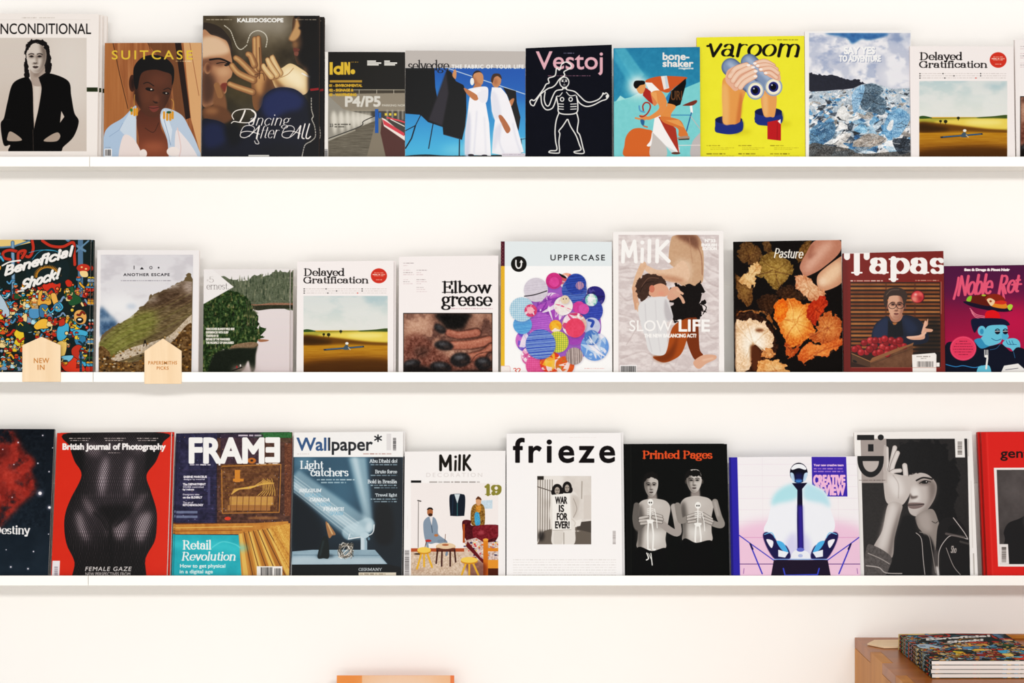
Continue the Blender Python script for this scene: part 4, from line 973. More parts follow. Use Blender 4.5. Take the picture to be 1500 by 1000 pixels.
def c_buttons(s):
    s.frame(570, 340, 4.348)
    s.r(700, 40, 736, 216, '5b2336'); s.r(700, 216, 736, 960, 'e0a834', col2='e8b23a')
    for i in range(60): s.e(716 + (i % 2) * 8, 70 + i * 11, 2, 2, 'c08a70' if i < 13 else 'c98a1c')
    s.r(736, 40, 1440, 216, 'dbe5e8'); s.r(736, 216, 1440, 960, 'fbf9f8')
    s.t('UPPERCASE', 1028, 144, 1374, 180, '2a2a2c', bold=1.5, sp=1.3)
    s.e(826, 203, 50, 50, '1f1c18'); s.l('808,180 808,210 818,228 834,226 842,210 842,182', 9, 'efece8', sm=True); s.p('830,194 842,176 854,194', 'efece8', sm=False)
    rr = random.Random(2)
    def d(x, y, r, c, st=None, c2=None):
        s.e(x + 3, y + 4, r + 1, r + 1, '5a4a70', .35, 5); s.e(x, y, r, r, c); t = np.linspace(0, 2 * np.pi, 29)[:-1]
        s.clip(np.c_[x + r * np.cos(t), y + r * np.sin(t)], False)
        if st == 'h':
            for i in range(int(r / 5)): yy = y - r + i * 10 + rr.uniform(-3, 3); s.l([(x - r, yy + 8), (x, yy), (x + r, yy - 8)], rr.uniform(2, 5), c2, a=.7, sm=True)
        if st == 'v':
            for i in range(int(r / 6)): xx = x - r + i * 12 + rr.uniform(-3, 3); s.l([(xx, y - r), (xx + 5, y + r)], rr.uniform(2, 5), c2, a=.7)
        if st == 'g':
            for i in range(int(r / 6)): q = -r + i * 13; s.l([(x + q, y - r), (x + q, y + r)], 3, c2, a=.6); s.l([(x - r, y + q), (x + r, y + q)], 3, c2, a=.6)
        if st == 'b':
            for i in range(int(r / 3)): s.p([(x + rr.uniform(-r, r), y + rr.uniform(-r, r)) for _ in range(4)], rr.choice([c2, 'f2e9ee', c]), a=.8)
        s.noise(.04, 12, seed=int(x) % 5); s.un()
    s.p('905,440 960,360 1100,290 1180,340 1280,380 1330,480 1350,620 1300,740 1200,820 1130,880 960,880 890,800 830,700 900,600', '9a64b4')
    for a in ((1130, 310, 50, 'e59a84', 'b', 'c25a60'), (1035, 480, 95, 'a458b0', 'b', '7c3c96'), (960, 600, 90, 'b06cc0', 'h', '8a4aa6'), (1180, 650, 70, '9a50a8', None, None), (880, 690, 75, 'c070b8', 'b', '6a58b8'), (1310, 410, 66, '39327c', 'b', '2a2560'), (1280, 500, 82, '4a5cae', 'h', '2f3c88'),
              (1310, 730, 90, '6d92d0', 'b', 'b8cce8'), (1290, 600, 56, 'b7bcd8', None, None), (1290, 672, 48, '5478b4', 'b', 'a8bcd8'), (850, 590, 60, '6aa2d4', 'h', '4a80bc'), (900, 790, 60, 'e8a0bc', 'b', 'c25a8c'), (940, 850, 70, 'e06a9a', 'g', 'b83a70'), (1030, 830, 70, 'd9472c', 'b', 'f0b040'),
              (1120, 850, 60, 'd8622c', 'b', '8a9a3c'), (1050, 310, 52, 'c23c80', None, None), (1052, 318, 32, 'd24f92', None, None), (1180, 370, 80, '39539a', 'h', '7d9ad0'), (1190, 330, 66, '3c57a4', 'h', '26387c'), (1214, 340, 26, 'b88a9a', 'v', '3c57a4'),
              (1288, 432, 40, '7ab0a8', 'b', 'c8e0d0'), (1210, 480, 40, 'c84a90', None, None), (1240, 490, 34, 'cc5a9c', None, None), (935, 368, 77, 'c3bac6', 'h', 'd6ced8'), (845, 492, 78, 'bcd4e0', 'g', '6a9cc0'), (902, 500, 40, 'd04a70', 'b', 'e68aa0'), (900, 498, 22, 'f0a8b0', None, None),
              (1110, 470, 60, 'e8dfd8', 'b', 'd8406a'), (1120, 430, 28, 'd8c0a4', None, None), (1060, 600, 40, 'e8942c', 'b', 'f0b040'), (1180, 590, 78, 'd8b0a0', 'b', 'c03a70'), (1185, 610, 62, 'e0506c', None, None), (1075, 700, 68, 'd8cc50', 'g', '5a8a50'), (965, 715, 96, '4a62b0', 'h', 'b8cfe4'), (1180, 790, 55, 'b3a39e', 'v', '4a4040')):
        d(*a)
    s.l('862,408 930,398 1005,374', 6, '2a2428', sm=True); s.p('1080,262 1120,280 1130,296 1100,285', '1f1820')
    s.l('1272,560 1300,570 1290,600', 18, '3c57a4', sm=True); s.e(1110, 426, 3, 4, '222222'); s.e(1128, 424, 3, 4, '222222'); s.p('1000,440 1040,430 1020,470', 'a060b0', sm=False)
    s.r(712, 853, 770, 960, 'f6e7e2'); s.l('712,853 764,853 771,862 771,960', 3, 'dca8a8'); s.st('32', 790, 864, 838, 904, 'd04a38', w=1.2, contrast=.5); s.micro(1244, 866, 1374, 5, 'e39a94', .8)

def c_sleeping(s):
    s.frame(880, 320, 4)
    s.r(104, 96, 694, 960, 'c6b8b6'); s.clip('104,96 692,96 700,960 106,960', False)
    s.noise(0, 60, 24, seed=5, col='ddd0cd', lo=.42, hi=.62, a=.9)
    for P in ('600,260 640,300 690,320', '590,330 640,380 690,400', '600,400 650,440 690,470', '110,340 180,350 220,330', '110,300 160,290 220,300', '600,640 650,700 690,700', '560,590 640,620 690,600', '110,560 180,580 210,620', '300,860 320,800 300,780', '120,820 240,780 300,800', '440,860 470,780 500,760', '110,440 150,480 190,470', '590,120 640,200 690,230', '380,860 400,850 430,890'):
        s.l(P, 7, 'a1908f', sm=True, a=.6, blur=3); s.l(np.array(pp(P)) + [0, 9], 6, 'e6dad6', sm=True, a=.7, blur=3)
    s.p('410,130 440,98 560,96 600,180 604,320 590,380 520,404 460,380 440,300 400,250', 'bf9b80'); s.p('440,98 560,96 570,180 520,150', '6b4a3c', blur=10, a=.8); s.p('450,250 520,260 524,340 480,380 440,340', 'd9b8a0', blur=14)
    s.l('560,150 590,220 596,330', 5, '8a6653', sm=True, a=.8, blur=2); s.l('520,110 530,200 540,260', 4, 'a47e68', sm=True, a=.7, blur=2)
    s.p('244,262 330,300 420,290 470,250 500,260 524,330 500,370 440,376 340,350 270,312', 'dbb399'); s.p('300,330 420,372 500,370 440,340', 'a87a62', a=.7, blur=8)
    s.l('250,270 220,340 200,410', 36, 'd3a98e', sm=True); s.l('200,410 204,470 216,520', 30, 'c99a80', sm=True); s.l('214,500 220,540', 12, 'd3a98e'); s.l('200,500 204,530', 10, 'c99a80')
    s.p('206,400 226,350 270,322 340,330 384,370 376,420 330,440 280,460 240,484 214,450', '4f3a30', rg=2.5); s.noise(.03, 10); s.l('240,400 280,350 340,350', 4, '7b5f50', sm=True, a=.8); s.l('230,430 260,380 310,370', 4, '2e201a', sm=True, a=.8)
    s.p('300,400 350,380 390,400 400,440 360,462 310,460 282,440', 'd29a82'); s.e(300, 412, 16, 22, 'c27a66'); s.e(355, 440, 20, 12, 'da8f7c', .7, 6)
    s.p('400,560 420,500 400,440 440,380 520,390 590,385 600,440 590,500 610,530 560,580 500,590 430,600', '1c1513', n=.03, rg=7); [s.e(q[0], q[1], q[2], q[2] * .8, '1c1513') for q in [(random.Random(i).choice([1, -1]) * 0 + 500 + 100 * math.cos(i * .7) * (1 + .06 * math.sin(i * 5)), 490 + 96 * math.sin(i * .7) * (1 + .06 * math.cos(i * 3)), 12 + i % 4 * 3) for i in range(14)] if q[0] > 430 and q[1] > 395]; s.l('590,500 620,520 600,560', 5, '1c1513', sm=True); s.l('580,540 620,548', 4, '1c1513')
    s.p('390,460 410,410 450,400 470,440 440,470 410,480', 'cf9c86'); s.l('430,430 470,460 486,490', 18, 'cfa088', sm=True); s.l('450,420 480,440', 14, 'd7a890')
    s.p('480,600 540,580 570,600 580,760 600,800 560,830 530,790 500,700', '7b3f18'); s.p('380,790 420,640 500,590 520,640 480,780 420,830 360,842 306,810', 'a1561d'); s.p('306,806 380,790 430,730 460,640 430,800 360,842', '6e3810', a=.7, blur=8)
    s.p('546,836 600,800 670,800 676,822 620,850 580,880 552,866', 'd3a088'); s.l('600,830 660,818', 6, 'e8bda6', blur=3)
    s.p('246,484 300,462 380,460 404,500 424,580 400,600 386,620 390,700 380,790 320,800 280,770 262,700 230,600 220,520', 'd5d2d2'); s.p('380,470 410,540 424,580 390,600 372,540', 'b5b0b2', blur=4)
    s.l('260,500 270,640 300,780', 5, 'b9b5b8', sm=True, a=.7, blur=2); s.l('320,480 330,640 350,780', 4, 'bcb8bb', sm=True, a=.7, blur=2); s.l('230,600 200,660 150,740', 5, 'b0a09e', sm=True, a=.7, blur=2)
    s.un()
    w = 'f8f3ef'
    s.l('130,252 134,134 166,220 198,134 206,252', 22, w); s.l('242,252 244,180', 20, w); s.e(244, 140, 12, 12, w); s.l('284,252 286,130', 22, w); s.l('330,252 332,130', 22, w); s.l('392,134 338,190 400,250', 22, w)
    s.t('N°33', 612, 120, 672, 138, w, bold=3); s.t('ENGLISH', 592, 147, 680, 163, w, bold=3); s.t('EDITION', 598, 168, 680, 184, w, bold=3)
    s.t('SLOW', 168, 596, 420, 660, w, bold=1); s.t('LIFE', 460, 594, 638, 660, w, bold=6); s.t('THE NEW BALANCING ACT?', 256, 676, 560, 696, w, bold=3)
    s.bars(118, 864, 206, 960, seed=4, pad=5)

def c_petals(s):
    s.frame(880, 320, 4)
    s.r(770, 110, 1440, 960, '120a07')
    s.clip('770,110 1440,110 1440,960 770,960', False)
    def petal(P, c, hi, vein='3a1a08', n=7, seed=0, a=.6):
        s.p(P, c, n=.16, nsc=8, rg=3.5); Q = pp(P); cx, cy = Q.mean(0); rr = random.Random(seed)
        s.clip(P); s.e(cx, cy, np.ptp(Q[:, 0]) * .3, np.ptp(Q[:, 1]) * .3, hi, a, 20)
        for i in range(n):
            q = Q[rr.randrange(len(Q))]; s.l([(cx + rr.uniform(-20, 20), cy + rr.uniform(-20, 20)), ((cx + q[0]) / 2 + rr.uniform(-9, 9), (cy + q[1]) / 2), q], 3.5, rr.choice([vein, hi]), a=.38, sm=True, blur=2)
        s.noise(.09, 9, seed=seed); s.un()
    petal('800,200 840,140 900,150 940,200 930,270 880,270 830,260', '5f4320', '8a6a38', seed=1, n=16); petal('940,240 1010,200 1100,250 1130,290 1110,330 1050,400 1000,410 960,350 900,330', '7e6430', 'b89a5a', seed=2, n=18); petal('950,140 990,135 1000,190 960,190', '5a3f1c', '8a6a38', seed=9)
    petal('1150,230 1190,150 1230,140 1220,210 1170,260', '6b4e22', '9a7a40', seed=21)
    petal('790,330 860,380 890,430 870,510 820,470 790,410', '6b4a22', '9a7a44', seed=3, n=10)
    petal('810,360 860,310 880,270 930,270 940,310 900,340 906,390 850,395', 'cfa070', 'f0cfa0', '7a4a20', seed=4)
    petal('920,470 1000,440 1040,470 1000,560 940,540', '3a200c', '5a3814', seed=5); petal('1050,400 1130,400 1200,470 1100,490 1030,450', '3a2210', '5e3c18', seed=6)
    s.e(1270, 170, 100, 70, 'a8705a', .0, 10)
    s.p('1180,320 1166,280 1200,210 1260,128 1400,126 1400,200 1300,290 1230,330 1190,340', 'b07c68'); s.p('1190,300 1240,210 1320,140 1360,150 1280,250 1220,310', 'cf9f8c', blur=16); s.l('1240,160 1220,230 1260,200', 10, '5a2f22', a=.5, sm=True, blur=8)
    s.p('1266,360 1290,310 1410,220 1425,220 1425,360 1330,420 1280,410', 'c08d72'); s.p('1290,340 1400,250 1410,320 1330,390', 'e3b898', blur=14); s.e(1300, 370, 26, 24, 'f0cdb0', .7, 10); s.noise(.02, 8)
    petal('1140,330 1200,340 1260,390 1320,440 1280,480 1230,490 1180,430 1130,390', 'c78a68', 'f0c8a4', '8a4a28', seed=7, n=10)
    petal('1030,480 1100,470 1200,500 1240,520 1230,600 1250,660 1200,720 1120,760 1080,720 1050,640 1020,580', 'd5762c', 'ffc47a', '8a3408', seed=8, n=22, a=.8); petal('1020,520 1060,470 1100,520 1060,600 1030,590', 'e06a10', 'f09a3c', seed=10, n=5)
    petal('1210,530 1250,480 1310,450 1330,490 1300,560 1260,620 1220,600', 'a83410', 'd85a20', '4a1004', seed=11, n=8); petal('1280,570 1340,550 1400,580 1415,640 1380,720 1300,740 1220,700 1270,640', 'b0602c', 'e09a60', '5a2008', seed=12, n=16)
    petal('1150,800 1210,730 1300,740 1400,700 1410,740 1330,800 1250,810 1180,850', 'c8682c', 'f09a58', '6a2808', seed=13, n=16); petal('1080,740 1130,760 1170,740 1110,820 1090,800', 'a8501c', 'd87a3c', seed=14, n=6)
    petal('790,560 860,548 940,570 1000,630 1030,720 1030,800 960,840 900,900 790,900', '3a1c0a', '5f3010', seed=15, n=4)
    petal('790,620 850,590 930,600 990,650 1010,720 960,780 900,740 880,830 850,900 790,900', 'e8bf9c', 'fff0da', 'a86a3a', seed=16, n=12, a=.9); s.e(930, 655, 26, 10, '5a2c12', .8, 5); s.p('880,740 930,770 940,860 900,900 880,830', '5f3214', blur=6)
    petal('930,840 1000,830 1060,840 1100,890 1090,940 920,940', 'd8945c', 'f8d0a0', '8a4418', seed=17, n=10); petal('790,560 850,545 960,560 1020,650 1020,620 960,550 860,535', '8a5a2c', 'c08a50', seed=18, n=3); petal('950,780 1000,760 1020,800 960,830', 'c88450', 'f0c090', seed=19, n=4)
    s.r(770, 110, 790, 960, '0c0705', a=.7, blur=3)
    s.st('Pasture', 1014, 172, 1182, 232, 'f0e8da', w=1.1, contrast=.7, serif=False, slant=.22, rise=-4)

def c_apples(s):
    s.frame(1220, 340, 4.346)
    s.r(50, 110, 730, 960, '7c2218'); s.p('50,110 90,110 110,960 50,960', '641a12', sm=False, a=.5, blur=8)
    s.st('Tapas', 68, 112, 722, 314, 'f5efe8', w=1.75, contrast=.3, lo=-2.9, track=.25)
    s.r(60, 100, 730, 121, 'f5efe8', a=0)
    s.micro(112, 306, 318, 7, 'eadcd0', .9); s.micro(524, 304, 676, 6, 'd8b8a8', .8); s.r(686, 314, 692, 520, 'c89a8a', a=.6)
    s.r(112, 318, 686, 860, '3b2110'); s.clip('112,318 680,318 686,860 118,860', False)
    for i in range(18):
        y = 326 + i * 25; s.r(112, y, 690, y + 14, ['8a5a30', '9c6a3c', '7a4a24'][i % 3], n=.05, nsc=40); s.r(112, y + 14, 690, y + 18, '241208')
    for x in (332, 516): s.r(x, 318, x + 12, 700, '5a3418', a=.5)
    s.p('560,600 690,560 690,860 520,860', '14100c', a=.7, blur=20)
    s.p('244,680 262,600 300,560 350,536 400,600 450,530 530,545 580,590 606,640 600,700 480,720 260,720', '1c2438'); s.p('262,610 320,550 350,560 340,670 262,680', '2b3a58', blur=6, a=.8); s.p('440,545 500,560 540,620 480,650', '2a3854', blur=8, a=.7)
    s.p('352,560 392,600 436,545 450,660 350,672', '10121c', sm=False); s.p('362,520 440,520 432,560 396,574 370,560', 'a87a66')
    s.face(402, 468, 108, 170, 'c99a84', '7d5444', '2a1a16', '8f5850', turn=.02, lit=-1, ears=True)
    s.p('322,440 326,390 350,362 400,352 446,362 474,400 466,440 452,480 446,440 430,408 380,404 350,420 344,470 334,478', '46362e'); s.l('340,400 370,370 420,366', 6, '6f5c50', sm=True, a=.7)
    for x in (378, 428): s.l([(x + 24 * math.cos(t), 469 + 18 * math.sin(t)) for t in np.linspace(0, 6.3, 14)], 3, '251a18')
    s.p('380,536 402,524 426,538 420,552 390,552', 'a07868', a=.6, blur=3)
    s.p('470,664 560,650 600,560 606,552 604,590 590,610 634,618 630,634 590,640 580,680 500,684', 'cf9a84'); s.l('590,640 560,660 480,670', 12, 'dcaa94', sm=True); s.l('570,640 590,570', 14, 'd8a48e')
    def ap(x, y, r, c='9c1c24'):
        s.e(x, y, r, r * .95, '5c0c14'); s.e(x - 1, y - 1, r * .88, r * .84, c, soft=2); s.e(x - r * .3, y - r * .35, r * .25, r * .18, 'f2b8b0', .9, 3); s.e(x + r * .2, y + r * .2, r * .5, r * .4, '6c1018', .5, 5)
    ap(540, 412, 44, 'c8444a'); s.e(520, 425, 22, 20, 'e6a890', .7, 8); s.e(556, 395, 14, 12, 'dc8a74', .6, 5)
    s.p('120,772 235,822 240,862 120,826', '59402c', sm=False); s.p('235,822 510,706 510,800 500,860 240,862', '6e4e36', sm=False, n=.06, nsc=30); s.l('120,772 235,822 512,706', 5, '9a7450'); s.e(140, 822, 15, 7, '1d120a', rot=25); s.l('240,840 506,740', 2, '4a3220')
    rr = random.Random(6)
    for x, y in ((160, 740), (200, 705), (215, 765), (240, 690), (262, 725), (270, 770), (300, 690), (318, 730), (300, 765), (340, 705), (350, 745), (372, 690), (385, 735), (400, 700), (430, 715), (425, 690), (455, 725), (180, 765), (235, 745), (345, 775), (140, 745), (330, 680), (270, 690)):
        ap(x, y, rr.uniform(20, 27), rr.choice(['9c1c24', 'a82630', '8c1620', 'b43a3c']))
    s.p('235,822 250,800 400,742 510,706 512,716 240,830', '8a6444', sm=False); s.un()
    s.p('504,780 650,768 660,780 658,960 510,960', 'efe6de', sm=False); s.micro(532, 788, 620, 7, '6a625c', .8); s.micro(560, 802, 596, 4, '6a625c', .8)
    s.bars(536, 822, 640, 858, seed=8, pad=0, bgc='efe6de', col='4a4644'); s.r(660, 830, 680, 856, 'efe6de')
    s.l('118,862 686,862', 2, 'a87060')

def c_burger_hat(s):
    s.frame(1220, 340, 4.346)
    s.r(700, 190, 1400, 960, '5a1c48', col2='c01850'); s.p('700,215 1400,205 1400,440 700,420', '562050', a=.5, blur=40)
    s.e(1150, 560, 180, 120, 'd01c58', .6, 60)
    s.t('Sex & Drugs & Pinot Noir', 838, 232, 1124, 250, 'f2e6e0', bold=5)
    P = 'df6078'
    s.st('Noble', 790, 268, 1010, 412, P, w=1.35, contrast=.7, serif=False, slant=.18, track=-.4, rise=12); s.st('Rot', 1048, 268, 1184, 404, P, w=1.35, contrast=.7, serif=False, slant=.18, track=-.5, rise=16)
    s.l('770,424 790,350 800,290', 15, P, sm=True); s.l('1090,424 1076,350', 14, P); s.l('1140,334 1200,330', 12, P)
    s.p('846,440 1120,488 1124,504 1060,506 960,492 870,468', '231634'); s.p('862,440 872,416 900,404 960,396 1010,398 1060,410 1090,440 1000,470 900,452', '6a2416'); s.p('970,430 1000,396 1060,398 1096,432 1040,452', '8a3018')
    s.p('1006,456 1060,440 1104,456 1100,486 1020,476', 'd8842c'); s.p('1020,450 1070,434 1108,446 1080,460', 'c83c28'); s.p('980,428 1004,420 1032,440 1010,470 990,450', 'e8c098'); s.e(1004, 440, 8, 7, '9a5030')
    s.p('850,436 860,412 884,406 876,440', '8ab83c'); s.p('1110,470 1130,458 1146,470 1130,498 1116,490', 'a4c848'); s.e(960, 402, 14, 6, 'a4b840')
    for i in range(3): s.l([(872 + i * 6, 484 + i * 14), (910, 522 + i * 10), (966, 536 + i * 9)], 4, 'ef8f9a', sm=True)
    s.p('968,530 980,504 1020,496 1056,514 1062,552 1020,570 980,566', 'd81a24')
    s.p('880,560 940,548 1080,552 1126,586 1100,596 1040,590 1000,600 980,650 960,660 940,620 930,600 900,640', '1a2040')
    b, bd = '6cb6d0', '3f8cae'
    s.p('962,650 984,600 1050,590 1106,596 1112,640 1120,664 1106,680 1080,680 1060,706 1000,724 950,716 940,680', b); s.e(948, 628, 26, 32, b); s.e(948, 632, 12, 18, bd)
    s.p('900,690 940,676 970,714 1000,728 960,740 920,740', bd); s.l('1010,676 1040,690 1072,680', 3, '20486a', sm=True); s.p('1076,650 1104,640 1116,670 1096,688 1080,680', '5aa6c6')
    for x in (1048, 1098): s.e(x, 632, 17, 18, '15182c'); s.l([(x - 15, 632), (x + 15, 630)], 4, 'dfe6e6'); s.e(x, 622, 8, 3, b)
    s.p('1080,706 1110,680 1160,676 1190,700 1190,744 1160,768 1130,740 1100,730', b)
    for x in (1104, 1122, 1140): s.l([(x, 690), (x + 10, 712), (x + 30, 716)], 2.5, '20486a', sm=True)
    s.p('715,722 800,700 880,680 940,740 1000,726 1070,712 1100,732 1140,760 1200,736 1400,860 1400,960 715,960', '141a30')
    s.l('1000,748 1040,740 1066,712', 3, '3f7ca0', sm=True); s.l('1150,760 1160,800', 3, '3f7ca0'); s.l('720,842 780,856 830,850 900,862 950,850', 5, '3f8cc0', sm=True); s.l('900,686 920,720', 3, '3f7ca0')
    s.p('920,870 950,850 1000,856 1006,960 915,960', b); s.l('976,868 984,800', 12, 'e9e4dc'); 
    for x in (966, 976, 986): s.l([(x, 750), (x + 1, 790)], 5, 'e9e4dc')
    s.e(977, 790, 13, 9, 'e9e4dc'); s.p('1040,960 1090,850 1180,836 1230,880 1240,960', 'ece6e0', sm=False); s.l('1100,876 1180,866', 3, '3a3a4a')
    s.e(830, 740, 84, 78, 'dc4666'); s.e(830, 740, 78, 72, 'e8607c'); s.e(830, 740, 75, 69, 'dc4666')
    for i, w in enumerate((50, 96, 120, 130, 110, 60)): s.micro(830 - w / 2, 692 + i * 17, 830 + w / 2, 4, '5a1838', .85, i)
# ------------------------------------------------------------------ cover prints, bottom row
def c_nebula(s):
    s.frame(0, 610, 3.846)
    s.r(-500, 60, 320, 960, '131c26', col2='24333f'); s.noise(.025, 60)
    
    s.clip('-300,60 40,60 90,110 130,180 200,260 170,300 205,390 170,450 110,500 60,560 -20,640 -60,700 -300,640', blur=12); s.noise(0, 70, seed=14, col='6e2620', lo=.3, hi=.5); s.noise(0, 60, seed=24, col='a03c30', lo=.42, hi=.62, a=.9); s.un()
    s.p('-300,180 30,150 110,260 140,340 120,420 40,440 -40,540 -300,500', 'a03c30', blur=30, a=.5); s.e(60, 330, 60, 40, 'b84a3c', .6, 20); s.e(20, 200, 40, 40, '3a1a1c', .6, 20); s.clipr(-500, 60, 260, 620); s.noise(.06, 14, seed=2); s.un()
    for x, y, r in ((242, 106, 4), (215, 263, 4), (278, 310, 4), (227, 432, 12), (280, 512, 9), (62, 847, 5), (159, 857, 5), (190, 760, 4), (104, 146, 4), (298, 176, 3), (17, 185, 3), (36, 750, 3), (110, 640, 3), (275, 662, 3), (70, 455, 3), (80, 270, 3)):
        s.e(x, y, r * 1.5, r * 1.5, 'c8b8c8', .5, r * .5); s.e(x, y, r * .8, r * .8, 'f6eef2')
    s.st('Destiny', -40, 612, 176, 678, 'f4efec', w=1.4, contrast=.3)

def c_fishnet(s):
    s.frame(0, 610, 3.846)
    s.r(250, 80, 990, 960, 'd23314'); s.noise(.01, 60)
    body = '385,92 920,92 916,150 880,250 826,330 850,420 880,520 884,600 872,700 820,800 790,960 432,960 420,820 376,720 362,620 370,540 400,460 460,332 420,250 394,170'
    s.p(body, '171213'); s.clip(body)
    s.p('480,130 840,130 800,400 860,560 790,740 640,600 480,740 400,560 500,400', '4a4146', blur=44, a=.9)
    s.p('385,92 460,120 470,250 460,330 400,200', '080606', blur=8); s.p('920,92 850,120 826,240 826,330 900,200', '080606', blur=8)
    for P, c in (('590,230 610,250 600,350 580,440 560,420 560,330', 'a89aa0'), ('730,240 750,260 740,360 720,440 705,400 712,300', '9a8c92'), ('470,450 500,480 530,540 510,550 480,500', '8a7c80'), ('830,430 800,450 760,500 740,540 780,510', '8e8084'), ('430,540 460,560 480,640 500,700 470,680 440,620', 'a4969a'), ('780,570 850,540 840,620 800,700 770,680', '9a8c90'), ('640,620 720,590 700,680 660,690', '83767a'), ('600,600 610,650 596,680', '74686c'), ('470,150 560,170 560,220 500,210', '6a5e62'), ('740,170 800,160 790,210', '5e5458'), ('600,150 640,160 620,200', '655a5e')):
        s.p(P, c, blur=12); s.p(P, 'e4d8de', blur=22, a=.3)
    s.p('550,520 610,590 640,600 700,560 760,510 700,500 620,500', '0c0809', blur=14); s.l('620,590 624,700 626,960', 12, '040303', blur=6); s.l('530,540 580,590 606,640', 7, '060404', sm=True, blur=4); s.l('740,530 690,580 646,620', 7, '060404', sm=True, blur=4)
    s.clip(body)
    for i in range(-30, 60):
        x = 300 + i * 17; s.l([(x, 92), (x + 130, 400), (x - 10, 700), (x + 90, 960)], 1.6, '7a6c72', sm=True, a=.35); s.l([(x + 200, 92), (x, 400), (x + 120, 700), (x, 960)], 1.6, '7a6c72', sm=True, a=.35)
    for i in range(-40, 84):
        x = 300 + i * 12
        s.l([(x, 92), (x + 170, 400), (x + 60, 700), (x + 120, 960)], 2.6, '0a0708', sm=True, a=.7); s.l([(x + 240, 92), (x + 40, 400), (x + 160, 700), (x + 60, 960)], 2.6, '0a0708', sm=True, a=.7)
    s.un()
    s.t('British Journal of Photography', 354, 152, 932, 196, 'f4ece8', bold=5)
    for x in (390, 588, 772): s.micro(x, 120, x + 120, 5, 'd8ccc8', .8); s.micro(x + 6, 132, x + 110, 5, 'd8ccc8', .8)
    s.micro(610, 202, 678, 4, 'd8ccc8', .7); s.t('FEMALE GAZE', 480, 846, 738, 870, 'e4dcd8', bold=1, slant=.2, sp=1.15); s.t('NEW PERSPECTIVES FROM', 482, 878, 734, 896, 'cfc6c2', bold=1)
    s.p('296,812 338,812 332,960 288,960', 'e8e0e4', sm=False); s.bars(306, 846, 326, 940, vert=True, seed=6, pad=0, col='6a606c')

